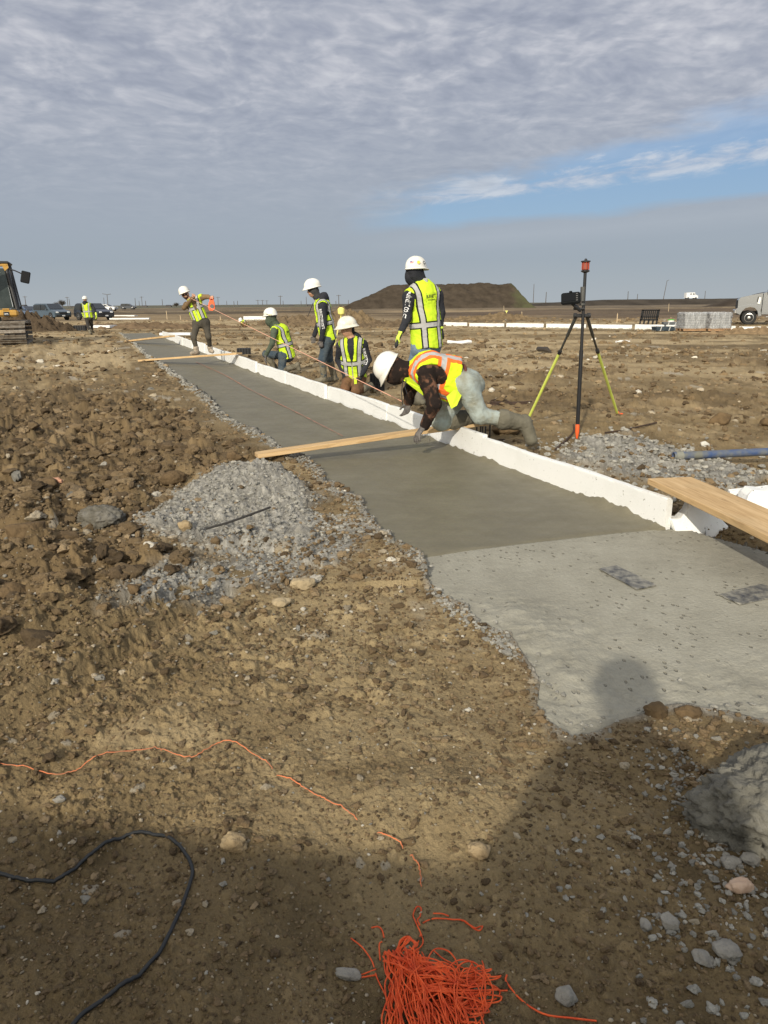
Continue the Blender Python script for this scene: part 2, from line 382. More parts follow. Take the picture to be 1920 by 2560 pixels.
    ptop = np.exp(-(((x - PILEPK.x) / .62) ** 2 + ((y - PILEPK.y) / .55) ** 2))
    h = h * (1 - gp * .6) + gp * (.05 + .115 * ptop)
    tail = (1 - sstep(.18, .42, seg_d(x, y, TAIL) + fbm(x, y, 4, 52, 3) * .25)) * (fbm(x, y, 5, 53, 3) > -.12)
    gr = 1 - sstep(-.1, .2, poly_sd(x, y, GRAYR) + fbm(x, y, 2.2, 54, 3) * .5)
    h += gr * (.05 + .04 * fbm(x, y, 2, 55, 2))
    m2 = ((gp > .01) | (gr > .01) | (tail > .01)); a, t = stones(x[m2], y[m2], .036, .008, .024, 56, 1.0, .9); b, t2 = stones(x[m2], y[m2], .08, .015, .05, 57, .5, .7)
    g_all = np.clip(gp + gr + tail, 0, 1)[m2]; h[m2] += (a * .9 + b * .8) * g_all
    gray = np.zeros_like(x); gray[m2] = g_all
    tone2 = tone.copy(); tone2[m2] = np.where(g_all > .5, t, tone[m2])
    # crumbly rim of concrete along the slab and the cut for it
    rim = np.exp(-(np.maximum(sdw, 0) / np.where(y < 4.4, .05, .085)) ** 2) * (~right)
    a, t = stones(x[m], y[m], .05, .01, .034, 58, .9, .8); rr = np.zeros_like(x); rr[m] = a
    h += rim * (.02 + rr * .8 + .03 * fbm(x, y, 4, 59, 2)) * np.where(y < 3.2, .4, 1)
    fl = np.exp(-(np.maximum(sdw, 0) / .30) ** 2) * (y < 3.6); h = h * (1 - fl * .75) + fl * .012
    slab_near = (y < 4.4) & (~right)
    lb = np.exp(-(np.maximum(sdw - .05, 0) / .5) ** 2) * (~right) * (y > 3.6); h = np.where(lb > .02, np.maximum(h, lb * .035), h)
    sdr = np.where(y < A0.y, sd, 9)
    h = np.where(right, h - .02, h)
    cut = 1 - sstep(-.035, .004, sdw); cut = np.where(right, 1 - sstep(-.01, .0, sd), cut)
    h = h * (1 - cut) - .28 * cut
    rimg = np.clip(rim * 1.3 - .25 + fbm(x, y, 6, 60, 3) * .9, 0, 1) * np.where(slab_near, .75, .95) * (sd < .5)
    # trench right of the cured slab, under the board
    tre = np.exp(-(seg_d(x, y, [G(1720, 1322), G(1920, 1400), G(2300, 1530)]) / .16) ** 2); h -= tre * .16 * (sdw > 0)
    # trampled soil in front: gentle heaps
    hp = G(1180, 2030); h += .05 * np.exp(-(((x - hp.x) / .35) ** 2 + ((y - hp.y) / .2) ** 2))
    hp = G(1750, 1880); h += .025 * np.exp(-(((x - hp.x) / .30) ** 2 + ((y - hp.y) / .10) ** 2))
    hp = G(160, 690 + 180); h += 0 * r
    if not full: return h
    return h, tone2, np.maximum(gray, rimg), rough, s, sd
def gz(x, y): return float(ground_h(np.array([x]), np.array([y]), False)[0])

SUN_ALB = None
def build_ground():
    th = np.concatenate([np.linspace(-175, -43, 70, endpoint=False), np.linspace(-43, 43, 1180), np.linspace(43, 175, 71)[1:]]) * math.pi / 180
    rs = [0.15, .4, .6, .75, .85, .92]; r = .95
    while r < 4500:
        rs.append(r); r += min(max(.0042, r * r / 1050.0), r * .03)
    rs = np.array(rs); T, RR = np.meshgrid(th, rs); x = (RR * np.sin(T)).ravel(); y = (RR * np.cos(T)).ravel()
    h, tone, gray, rough, s, sd = ground_h(x, y)
    rr = RR.ravel()
    nc = len(th); nr = len(rs); i = np.arange(nr - 1)[:, None] * nc + np.arange(nc - 1)[None, :]; i = i.ravel()
    f = np.stack([i, i + nc, i + nc + 1, i + 1], 1)[:, ::-1]
    me = np_mesh('ground', np.stack([x, y, h], 1), f)
    # albedo: tones of the soil itself
    def L(c): return np.array(c, np.float32)
    base = L((.238, .175, .092)); pale = L((.395, .308, .182)); dark = L((.100, .073, .040)); och = L((.135, .092, .048))
    n1 = fbm(x, y, .8, 71, 5, .6); n2 = fbm(x, y, 5, 72, 4, .6); n3 = fbm(x, y, .13, 73, 5, .6)
    c = base[None] * (1 + n1[:, None] * .5 + n2[:, None] * .38)
    k = sstep(.12, .5, n1 + n2 * .6)[:, None] * .55; c = c * (1 - k) + pale * k
    k = (sstep(.15, .6, fbm(x, y, 2.1, 76, 4, .6) * 1.2) * .6)[:, None]; c = c * (1 - k) + dark * 1.5 * k
    cmp_ = np.exp(-(seg_d(x, y, [G(760, 1480), G(900, 1700), G(1050, 1960)]) / .55) ** 2); k = (cmp_ * (1 - rough) * np.clip(.85 + n2, 0, 1) * .75)[:, None]; c = c * (1 - k) + L((.355, .275, .155)) * k
    k = (rough * .72)[:, None]; c = c * (1 - k) + och * (1 + n2[:, None] * .4) * k
    # middle distance: trampled pale streaks that run across, dark turned soil behind
    far = sstep(9, 16, y)
    # stretched noise follows the radial distance so that the wheel lanes run across the view
    tt_ = (x - A0.x) * FD.x + (y - A0.y) * FD.y; st = fbm(x * .10 + 40, y * .55, 1.0, 74, 5, .6); st2 = fbm(s * 1.5, tt_ * .10, 1.0, 78, 5, .62); lw_ = sstep(-.2, -1.0, s) if False else (1 - sstep(-1.2, -.2, s)) * (1 - sstep(30, 45, y)); st = st * (1 - lw_) + st2 * lw_; far = np.maximum(far, lw_ * sstep(4.5, 7, y) * .8)
    k = (far * sstep(-.05, .28, st) * .85 * (1 - rough * .9))[:, None]; c = c * (1 - k) + pale * 1.08 * k
    k = (far * sstep(.08, .4, -st) * .55)[:, None]; c = c * (1 - k) + dark * 1.25 * k
    def band(a0, a1, w, col, amt, side=None, sd_=75):
        nonlocal c
        yy = y + fbm(x, y * 0, .02, sd_, 3) * w * 2 + fbm(x, y, .08, sd_ + 1, 3) * w
        k = sstep(a0 - w, a0 + w, yy) * (1 - sstep(a1 - w * 2, a1 + w * 2, yy)) * amt
        if side is not None: k = k * side
        c = c * (1 - k[:, None]) + np.array(col) * (1 + n3[:, None] * .5) * k[:, None]
    rs_ = sstep(-6, 8, x + y * .02); ls = 1 - rs_
    band(72, 160, 7, (.085, .060, .042), .85, rs_)
    band(125, 230, 10, (.30, .225, .135), .75, rs_ * sstep(-.2, .2, fbm(x, y, .03, 77, 3)))
    band(58, 80, 4, (.13, .092, .058), .6, rs_)
    band(60, 130, 6, (.19, .138, .082), .7, ls)
    band(120, 170, 6, (.055, .042, .03), .8, ls)
    band(165, 330, 18, (.135, .105, .072), .9)
    band(330, 4600, 40, (.10, .098, .07), .95)
    hz = sstep(260, 330, rr)[:, None]
    # stones: tone of every single clod
    t = tone[:, None]; k = (tone > 0)[:, None] * .62
    cc = c * (.60 + .90 * t); cc = np.where((t > .95) & (rough[:, None] < .5), np.array((.42, .38, .31)), cc)
    c = c * (1 - k) + cc * k
    gcol = L((.345, .332, .298)) * (.72 + .55 * t) * (1 + n2[:, None] * .35); k = np.clip(gray, 0, 1)[:, None] * .93; c = c * (1 - k) + gcol * k
    c = np.clip(c, .01, .8)
    col = np.concatenate([c, np.ones((len(c), 1))], 1).astype(np.float32)
    at = me.color_attributes.new('soil', 'FLOAT_COLOR', 'POINT'); at.data.foreach_set('color', col.ravel())
    m = bpy.data.materials.new('soil'); m.use_nodes = True; nt = m.node_tree; b = nt.nodes['Principled BSDF']
    b.inputs['Roughness'].default_value = .93; b.inputs['Specular IOR Level'].default_value = .18
    ca = N(nt, 'ShaderNodeVertexColor', layer_name='soil'); tc = N(nt, 'ShaderNodeTexCoord')
    g1 = noise(nt, tc.outputs['Object'], 90, 5, .65); g2 = noise(nt, tc.outputs['Object'], 420, 3, .6)
    vor = N(nt, 'ShaderNodeTexVoronoi'); vor.inputs['Scale'].default_value = 55; nt.links.new(tc.outputs['Object'], vor.inputs['Vector'])
    vr = ramp(nt, vor.outputs['Distance'], [(0.0, .0), (.16, .0), (.20, 1.0)])
    seed = N(nt, 'ShaderNodeSeparateColor'); nt.links.new(vor.outputs['Color'], seed.inputs[0])
    pick = mathn(nt, 'GREATER_THAN', seed.outputs[0], .90)
    grit = mathn(nt, 'MULTIPLY', mathn(nt, 'SUBTRACT', 1.0, vr), pick)
    fac = mathn(nt, 'ADD', .55, mathn(nt, 'MULTIPLY', mathn(nt, 'ADD', g1, g2), .45))
    c1 = mixc(nt, 1.0, ca.outputs[0], fac, 'MULTIPLY')
    c2 = mixc(nt, mathn(nt, 'MULTIPLY', grit, .6), c1, (.46, .40, .29))
    nt.links.new(c2, b.inputs['Base Color'])
    bp = N(nt, 'ShaderNodeBump'); bp.inputs['Strength'].default_value = 1.0; bp.inputs['Distance'].default_value = .011
    hh = mathn(nt, 'ADD', g1, mathn(nt, 'ADD', mathn(nt, 'MULTIPLY', g2, .5), mathn(nt, 'MULTIPLY', grit, .4)))
    nt.links.new(hh, bp.inputs['Height']); nt.links.new(bp.outputs[0], b.inputs['Normal'])
    o = link('ground', me, m, None, True); tag(o, kind='structure')
build_ground()

# ------------------------------------------------------------------ concrete
def concrete_mat(name, wet):
    m = bpy.data.materials.new(name); m.use_nodes = True; nt = m.node_tree; b = nt.nodes['Principled BSDF']
    tc = N(nt, 'ShaderNodeTexCoord'); o = tc.outputs['Object']
    n1 = noise(nt, o, 2.2, 6, .65); n2 = noise(nt, o, 60, 5, .6); n3 = noise(nt, o, 9, 5, .62)
    if wet:
        c = ramp(nt, n1, [(.3, (.132, .118, .080)), (.5, (.155, .140, .096)), (.72, (.180, .164, .116))])
        b.inputs['Roughness'].default_value = .55; b.inputs['Specular IOR Level'].default_value = .35
        mp = N(nt, 'ShaderNodeMapping'); mp.inputs['Rotation'].default_value = (0, 0, 1.2); mp.inputs['Scale'].default_value = (.35, 5, 1); nt.links.new(o, mp.inputs[0]); tr = noise(nt, mp.outputs[0], 2.4, 5, .6, .6)
        c = mixc(nt, mathn(nt, 'MULTIPLY', mathn(nt, 'SUBTRACT', tr, .48), 2.2, clamp=True), c, (.130, .119, .084)); nt.links.new(mathn(nt, 'ADD', .36, mathn(nt, 'MULTIPLY', n3, .38)), b.inputs['Roughness']); n3 = mathn(nt, 'ADD', n3, mathn(nt, 'MULTIPLY', tr, 1.5))
        st, ds = .35, .003
    else:
        c = ramp(nt, mathn(nt, 'ADD', mathn(nt, 'MULTIPLY', n1, .6), mathn(nt, 'MULTIPLY', n3, .4)), [(.3, (.225, .214, .174)), (.5, (.290, .277, .228)), (.7, (.350, .336, .280))])
        b.inputs['Roughness'].default_value = .85; b.inputs['Specular IOR Level'].default_value = .25
        st, ds = .9, .006
    f = mathn(nt, 'ADD', .8, mathn(nt, 'MULTIPLY', n2, .4)); c = mixc(nt, 1.0, c, f, 'MULTIPLY')
    h = mathn(nt, 'ADD', n2, mathn(nt, 'MULTIPLY', n3, 1.2))
    if not wet:   # little pock marks left by rain drops, in patches
        mp = N(nt, 'ShaderNodeMapping'); mp.inputs['Scale'].default_value = (1.0, .55, 1); mp.inputs['Rotation'].default_value = (0, 0, .5); nt.links.new(o, mp.inputs[0])
        v = N(nt, 'ShaderNodeTexVoronoi'); v.inputs['Scale'].default_value = 34; nt.links.new(mp.outputs[0], v.inputs['Vector'])
        sp = N(nt, 'ShaderNodeSeparateColor'); nt.links.new(v.outputs['Color'], sp.inputs[0])
        pit = mathn(nt, 'MULTIPLY', mathn(nt, 'SUBTRACT', .26, v.outputs['Distance']), 12, clamp=True)
        pit = mathn(nt, 'MULTIPLY', pit, mathn(nt, 'GREATER_THAN', sp.outputs[1], .55))
        pt = mathn(nt, 'MULTIPLY', mathn(nt, 'SUBTRACT', noise(nt, o, 2.1, 3, .5), .42), 9, clamp=True)
        pit = mathn(nt, 'MULTIPLY', pit, pt)
        c = mixc(nt, mathn(nt, 'MULTIPLY', pit, .62), c, (.15, .135, .10)); h = mathn(nt, 'SUBTRACT', h, mathn(nt, 'MULTIPLY', pit, 1.6))
    nt.links.new(c, b.inputs['Base Color'])
    bp = N(nt, 'ShaderNodeBump'); bp.inputs['Strength'].default_value = st; bp.inputs['Distance'].default_value = ds
    nt.links.new(h, bp.inputs['Height']); nt.links.new(bp.outputs[0], b.inputs['Normal']); return m
def slab_sheet(name, poly, mt, step, hfun, grow=.12):
    xs = [p[0] for p in poly]; ys = [p[1] for p in poly]
    # grid warped: step grows with distance
    ysl = [min(ys) - .2]
    while ysl[-1] < max(ys) + .3: ysl.append(ysl[-1] + max(step, ysl[-1] ** 2 / 1100))
    ysl = np.array(ysl); nx = int((3.6) / step)
    return ysl
def build_concrete():
    # wet strip: grid along the strip (t) and across (s)
    L_ = (A1 - A0).length * (FAR_Y - A0.y) / (A1.y - A0.y); ts = [-.9]
    while ts[-1] < L_: yy = A0.y + ts[-1] * FD.y; ts.append(ts[-1] + max(.02, yy * yy / 1050))
    ts = np.array(ts); ss = np.linspace(0.0, -2.6, 150); T, S = np.meshgrid(ts, ss, indexing='ij'); T = T.ravel(); S = S.ravel()
    x = A0.x + FD.x * T + FN.x * S; y = A0.y + FD.y * T + FN.y * S
    z = fbm(x, y, 1.2, 81, 3) * .006 + fbm(x, y, 14, 82, 3) * .0025
    e = np.exp(-(-S / .05) ** 2); a, _ = stones(x, y, .05, .01, .035, 83, .9, .7)
    z += e * (.012 + np.maximum(0, fbm(x, y, 3, 84, 3)) * .07 + a * .7)
    # joint line to the older slab
    j0 = G(1040, 1395); j1 = A0
    jd = ((x - j0.x) * (j1.y - j0.y) - (y - j0.y) * (j1.x - j0.x)) / math.hypot(j1.x - j0.x, j1.y - j0.y)   # + on the near side
    jd = jd + fbm(x, y, 2.5, 85, 4) * .035
    z += .004 + np.where(jd < .12, 0, -.2) - .012 * sstep(-.06, .0, jd)
    z = np.where(jd > 0, z - .08 * sstep(0, .03, jd), z)
    nT, nS = len(ts), len(ss); i = (np.arange(nT - 1)[:, None] * nS + np.arange(nS - 1)[None, :]).ravel()
    f = np.stack([i, i + 1, i + nS + 1, i + nS], 1)
    keep = (poly_sd(x, y, WET) < .22) & (y < FAR_Y + .5); f = f[keep[f].any(1)]
    me = np_mesh('wet_concrete', np.stack([x, y, z], 1), f); o = link('wet_concrete_strip', me, concrete_mat('wet_concrete', True)); tag(o, kind='structure')
    # cured slab
    xs = np.arange(.05, 4.2, .016); ys = np.arange(1.9, 5.2, .016); X, Y = np.meshgrid(xs, ys, indexing='ij'); x = X.ravel(); y = Y.ravel()
    sd = poly_sd(x, y, CURED)
    edge = sstep(-.75, -.12, sd + fbm(x, y, 2, 91, 3) * .3) * (1 - sstep(3.1, 3.8, y)) * (1 - sstep(1.7, 2.4, x) * .55)
    edge = np.clip(edge, 0, 1); a, _ = stones(x, y, .08, .01, .045, 92, .6, .6)
    z = fbm(x, y, 1.1, 93, 3) * .008 - sstep(.03, .10, sd) * .12 + edge * (fbm(x, y, 2.2, 94, 2) * .012 + fbm(x, y, 11, 97, 4) * .010 + a * .22 * (fbm(x, y, 3, 98, 2) > .05) + np.abs(fbm(x, y, 18, 95, 4, .65)) * .016 + fbm(x, y, 55, 96, 3, .7) * .007)
    lc = np.exp(-(seg_d(x, y, [G(1300, 1540), G(1400, 1640), G(1420, 1700)]) / .12) ** 2); z += lc * .02
    jd = ((x - j0.x) * (j1.y - j0.y) - (y - j0.y) * (j1.x - j0.x)) / math.hypot(j1.x - j0.x, j1.y - j0.y)
    z -= .002; nx, ny = len(xs), len(ys); i = (np.arange(nx - 1)[:, None] * ny + np.arange(ny - 1)[None, :]).ravel()
    f = np.stack([i, i + ny, i + ny + 1, i + 1], 1)
    keep = (sd < .16) & (jd > -.35); rightside = ((x - A0.x) * FD.y - (y - A0.y) * FD.x) > .1
    lim = (y > A0.y - .35 * (x - A0.x)); z = np.where((sd > .0) & (x > 1.8) & (y > 3.0), -.3, z)
    f = f[keep[f].all(1)]
    me = np_mesh('cured_concrete', np.stack([x, y, z], 1), f); o = link('cured_concrete_slab', me, concrete_mat('cured_concrete', False)); tag(o, kind='structure')
build_concrete()

# ------------------------------------------------------------------ organic surfaces: signed distance bodies + surface nets
def noise3(p, f, seed):
    q = p * f; i = np.floor(q); t = (q - i).astype(np.float32); t = t * t * (3 - 2 * t); out = 0
    for dx in (0, 1):
        for dy in (0, 1):
            for dz in (0, 1):
                h = _hash(i[:, 0] + dx + (i[:, 2] + dz) * 57, i[:, 1] + dy, seed)
                w = (t[:, 0] if dx else 1 - t[:, 0]) * (t[:, 1] if dy else 1 - t[:, 1]) * (t[:, 2] if dz else 1 - t[:, 2]); out = out + h * w
    return out - .5
def cap(a, b, ra, rb, reg=0, k=.03, flat=None, ff=1.0):
    return dict(a=np.array(a, np.float32), b=np.array(b, np.float32), ra=ra, rb=rb, reg=reg, k=k, flat=None if flat is None else np.array(flat, np.float32), ff=ff)
def ell(c, r, M=None, reg=0, k=.02):
    """ellipsoid, M: 3x3 columns = its axes"""
    M = np.eye(3, dtype=np.float32) if M is None else np.array(M, np.float32)
    return dict(c=np.array(c, np.float32), r=np.array(r, np.float32), M=M, reg=reg, k=k)
def sd_prim(pr, p):
    if 'c' in pr:
        q = (p - pr['c']) @ pr['M']; k0 = np.linalg.norm(q / pr['r'], axis=-1); k1 = np.linalg.norm(q / (pr['r'] ** 2), axis=-1)
        return k0 * (k0 - 1) / np.maximum(k1, 1e-6)
    a, b = pr['a'], pr['b']; q = p - a; ba = b - a
    if pr['flat'] is not None:
        fl = pr['flat']; q = q + (q @ fl)[..., None] * fl * (1 / pr['ff'] - 1); ba = ba + (ba @ fl) * fl * (1 / pr['ff'] - 1)
    L = float(ba @ ba) + 1e-9; t = np.clip((q @ ba) / L, 0, 1)
    d = np.linalg.norm(q - t[..., None] * ba, axis=-1) - (pr['ra'] + (pr['rb'] - pr['ra']) * t)
    return d * (pr['ff'] if pr['flat'] is not None and pr['ff'] < 1 else 1) ** .5
def prim_box(pr, pad):
    if 'c' in pr: R_ = max(pr['r']); return pr['c'] - R_ - pad, pr['c'] + R_ + pad
    R_ = max(pr['ra'], pr['rb']); return np.minimum(pr['a'], pr['b']) - R_ - pad, np.maximum(pr['a'], pr['b']) + R_ + pad
def sd_field(prims, axes, pad=.05):
    """smooth union on a grid; returns field and the index of the nearest region"""
    sh = tuple(len(a) for a in axes); D = np.full(sh, .5, np.float32); B = np.full(sh, 9.0, np.float32); Rg = np.zeros(sh, np.int8)
    for pr in prims:
        lo, hi = prim_box(pr, pad); sl = []
        for i in range(3):
            a, b = np.searchsorted(axes[i], lo[i]), np.searchsorted(axes[i], hi[i]); sl.append(slice(a, b))
        if any(s.stop <= s.start for s in sl): continue
        sl = tuple(sl); X = np.stack(np.meshgrid(axes[0][sl[0]], axes[1][sl[1]], axes[2][sl[2]], indexing='ij'), -1)
        d = sd_prim(pr, X).astype(np.float32); cur = D[sl]; k = pr['k']
        h = np.maximum(k - np.abs(d - cur), 0) / k; D[sl] = np.minimum(d, cur) - h * h * k * .25
        m = d < B[sl]; B[sl] = np.where(m, d, B[sl]); Rg[sl] = np.where(m, pr['reg'], Rg[sl])
    return D, Rg
def axes_for(prims, vox, pad=.03):
    lo = np.min([prim_box(p, pad)[0] for p in prims], 0); hi = np.max([prim_box(p, pad)[1] for p in prims], 0)
    return [np.arange(lo[i], hi[i] + vox, vox).astype(np.float32) for i in range(3)]
def surf_net(D, axes):
    s = D < 0; nx, ny, nz = D.shape
    occ = np.zeros((nx - 1, ny - 1, nz - 1), np.int8)
    for dx in (0, 1):
        for dy in (0, 1):
            for dz in (0, 1): occ += s[dx:nx - 1 + dx, dy:ny - 1 + dy, dz:nz - 1 + dz]
    act = (occ > 0) & (occ < 8); idx = -np.ones(act.shape, np.int64); ii = np.argwhere(act); idx[act] = np.arange(len(ii))
    acc = np.zeros((len(ii), 3)); cnt = np.zeros(len(ii))
    C = [(0, 0, 0), (1, 0, 0), (0, 1, 0), (1, 1, 0), (0, 0, 1), (1, 0, 1), (0, 1, 1), (1, 1, 1)]
    val = [D[ii[:, 0] + c[0], ii[:, 1] + c[1], ii[:, 2] + c[2]] for c in C]
    for a in range(8):
        for b in range(a + 1, 8):
            if sum(abs(C[a][q] - C[b][q]) for q in range(3)) != 1: continue
            va, vb = val[a], val[b]; m = (va < 0) != (vb < 0); t = np.where(m, va / np.where(m, va - vb, 1), 0)
            p = np.array(C[a])[None] + (np.array(C[b]) - np.array(C[a]))[None] * t[:, None]; acc[m] += p[m]; cnt[m] += 1
    v = ii + acc / cnt[:, None]; h = np.array([a[1] - a[0] for a in axes]); o = np.array([a[0] for a in axes]); v = v * h + o
    faces = []
    for ax in range(3):
        a, b = [(1, 2), (2, 0), (0, 1)][ax]
        s0 = [slice(None)] * 3; s1 = [slice(None)] * 3; s0[ax] = slice(0, -1); s1[ax] = slice(1, None)
        for q in (a, b): s0[q] = slice(1, -1); s1[q] = slice(1, -1)
        d0 = s[tuple(s0)]; d1 = s[tuple(s1)]; m = d0 != d1; e = np.argwhere(m)
        if not len(e): continue
        e[:, a] += 1; e[:, b] += 1
        def at(da, db): q = e.copy(); q[:, a] -= da; q[:, b] -= db; return idx[q[:, 0], q[:, 1], q[:, 2]]
        f = np.stack([at(1, 1), at(0, 1), at(0, 0), at(1, 0)], 1); fl = d1[m]; f[fl] = f[fl][:, ::-1]; faces.append(f)
    f = np.concatenate(faces); f = f[(f >= 0).all(1)]; return v, f
def vnormals(v, f):
    n = np.cross(v[f[:, 2]] - v[f[:, 0]], v[f[:, 3]] - v[f[:, 1]]); vn_ = np.zeros_like(v)
    for k in range(4): np.add.at(vn_, f[:, k], n)
    return vn_ / np.maximum(np.linalg.norm(vn_, axis=1, keepdims=True), 1e-9)
def smooth_v(v, f, it=1):
    for _ in range(it):
        acc = np.zeros_like(v); c = np.zeros(len(v))
        for k in range(4):
            for j in (1, 3): np.add.at(acc, f[:, k], v[f[:, (k + j) % 4]]); np.add.at(c, f[:, k], 1)
        v = v * .5 + acc / np.maximum(c, 1)[:, None] * .5
    return v
def organic(name, prims, vox, mats, parent, org, wr=0.0, wf=14, seed=0, cut=None, regs=None, sm=1, frame=None, offs=0.0):
    """builds the smooth union of prims as one mesh; wr = depth of cloth folds; regs: material per region"""
    ax = axes_for(prims, vox, .03 + offs); D, Rg = sd_field(prims, ax, .05 + offs); D = D - offs
    if cut is not None:
        X = np.stack(np.meshgrid(*ax, indexing='ij'), -1); D = np.maximum(D, cut(X).astype(np.float32))
    v, f = surf_net(D, ax); v = smooth_v(v, f, sm)
    if wr > 0:
        nn = vnormals(v, f); q = v + np.stack([noise3(v, 5, seed + i) for i in range(3)], 1) * .10
        w = (1 - np.abs(noise3(q, wf, seed + 7)) * 4) * .55 + (1 - np.abs(noise3(q * np.array([1, 1, 2.2]), wf * 1.5, seed + 8)) * 4) * .35
        v = v + nn * (w * wr)[:, None]
    mi = None
    if regs is not None:
        c = v[f].mean(1); gi = [np.clip(np.rint((c[:, i] - ax[i][0]) / vox).astype(int), 0, len(ax[i]) - 1) for i in range(3)]; mi = np.array(regs)[Rg[gi[0], gi[1], gi[2]]]
    me = np_mesh(name, v - np.array(org), f, mi)
    if frame is not None:
        O, X_, Y_, Z_ = [np.array(q) for q in frame]; q = v - O; a = np.stack([q @ X_, q @ Y_, q @ Z_], 1).astype(np.float32)
        at = me.attributes.new('wear', 'FLOAT_VECTOR', 'POINT'); at.data.foreach_set('vector', a.ravel())
    return link(name, me, mats, parent, True)

# ------------------------------------------------------------------ people
def cloth(name, col, col2=None, var=.35, vscale=5, bump=.35, bscale=120, rough=.9):
    return mat(name, col, rough, 0, .2, bump, bscale, var, vscale, col2)
SKIN = mat('skin', (.48, .27, .175), .5, 0, .4, .1, 90, .25, 14)
SKIN_P = mat('pale_skin', (.52, .29, .20), .5, 0, .4, .1, 90, .25, 14)
BEARD = mat('beard', (.05, .028, .018), .9, 0, .2, .6, 200)
M_BLACK = cloth('black_cloth', (.018, .020, .026), (.035, .036, .042)); M_GREENH = cloth('olive_hoodie', (.085, .105, .075), (.06, .075, .052))
M_TAN = cloth('tan_jacket', (.20, .135, .072), (.13, .085, .045)); M_GREYP = cloth('grey_trousers', (.055, .050, .042), (.085, .075, .058))
M_JEAN = cloth('dark_jeans', (.040, .060, .082), (.085, .10, .105), vscale=7); M_LJEAN = cloth('light_jeans', (.37, .425, .41), (.25, .25, .20), vscale=8, bump=.8)
M_MJEAN = cloth('mid_jeans', (.14, .21, .30), (.21, .27, .34)); M_BROWN = cloth('brown_trousers', (.19, .10, .052), (.12, .066, .036)); M_DARKP = cloth('black_trousers', (.035, .033, .033), (.06, .055, .05))
M_BOOT = mat('muddy_boot', (.105, .092, .062), .85, 0, .3, .8, 28, .5, 9, (.20, .18, .135)); M_BOOTG = mat('concrete_caked_boot', (.150, .138, .105), .9, 0, .2, 1.0, 30, .45, 10, (.115, .105, .078))
M_SHOE = mat('dusty_shoe', (.40, .34, .27), .85, 0, .2, .5, 60, .4, 12)
M_GGLOVE = mat('grey_glove', (.16, .145, .135), .85, 0, .2, .6, 60, .5, 22, (.075, .07, .068)); M_YGLOVE = mat('lime_glove', (.62, .78, .10), .8, 0, .2, .3, 90); M_BGLOVE = mat('black_glove', (.022, .024, .026), .7, 0, .3, .4, 90)
M_GAITER = cloth('grey_gaiter', (.065, .065, .066), (.045, .045, .045)); M_HAT = mat('hard_hat_shell', (.80, .80, .76), .30, 0, .5, 0, 40, .10, 9, (.66, .63, .55)); M_HAT2 = mat('scuffed_hard_hat_shell', (.76, .74, .65), .42, 0, .45, .12, 60, .35, 7, (.55, .50, .40))
M_DARKPL = mat('dark_plastic', (.02, .02, .021), .45, 0, .5); M_LENS = mat('dark_lens', (.015, .015, .018), .12, 0, .6)
M_WHITEINK = mat('white_print', (.78, .78, .78), .7); M_BLACKINK = mat('black_print', (.06, .085, .02), .8)
def camo_mat():
    m = bpy.data.materials.new('mottled_brown_hoodie'); m.use_nodes = True; nt = m.node_tree; b = nt.nodes['Principled BSDF']; b.inputs['Roughness'].default_value = .92; b.inputs['Specular IOR Level'].default_value = .15
    tc = N(nt, 'ShaderNodeTexCoord'); n = noise(nt, tc.outputs['Object'], 11, 4, .5, .6)
    nt.links.new(ramp(nt, n, [(.0, (.012, .009, .009)), (.52, (.020, .014, .012)), (.57, (.060, .033, .022)), (.64, (.15, .075, .048)), (1, (.20, .10, .066))]), b.inputs['Base Color'])
    nb = noise(nt, tc.outputs['Object'], 90, 5, .6); bp = N(nt, 'ShaderNodeBump'); bp.inputs['Strength'].default_value = .5; bp.inputs['Distance'].default_value = .01; nt.links.new(nb, bp.inputs['Height']); nt.links.new(bp.outputs[0], b.inputs['Normal']); return m
M_CAMO = camo_mat()
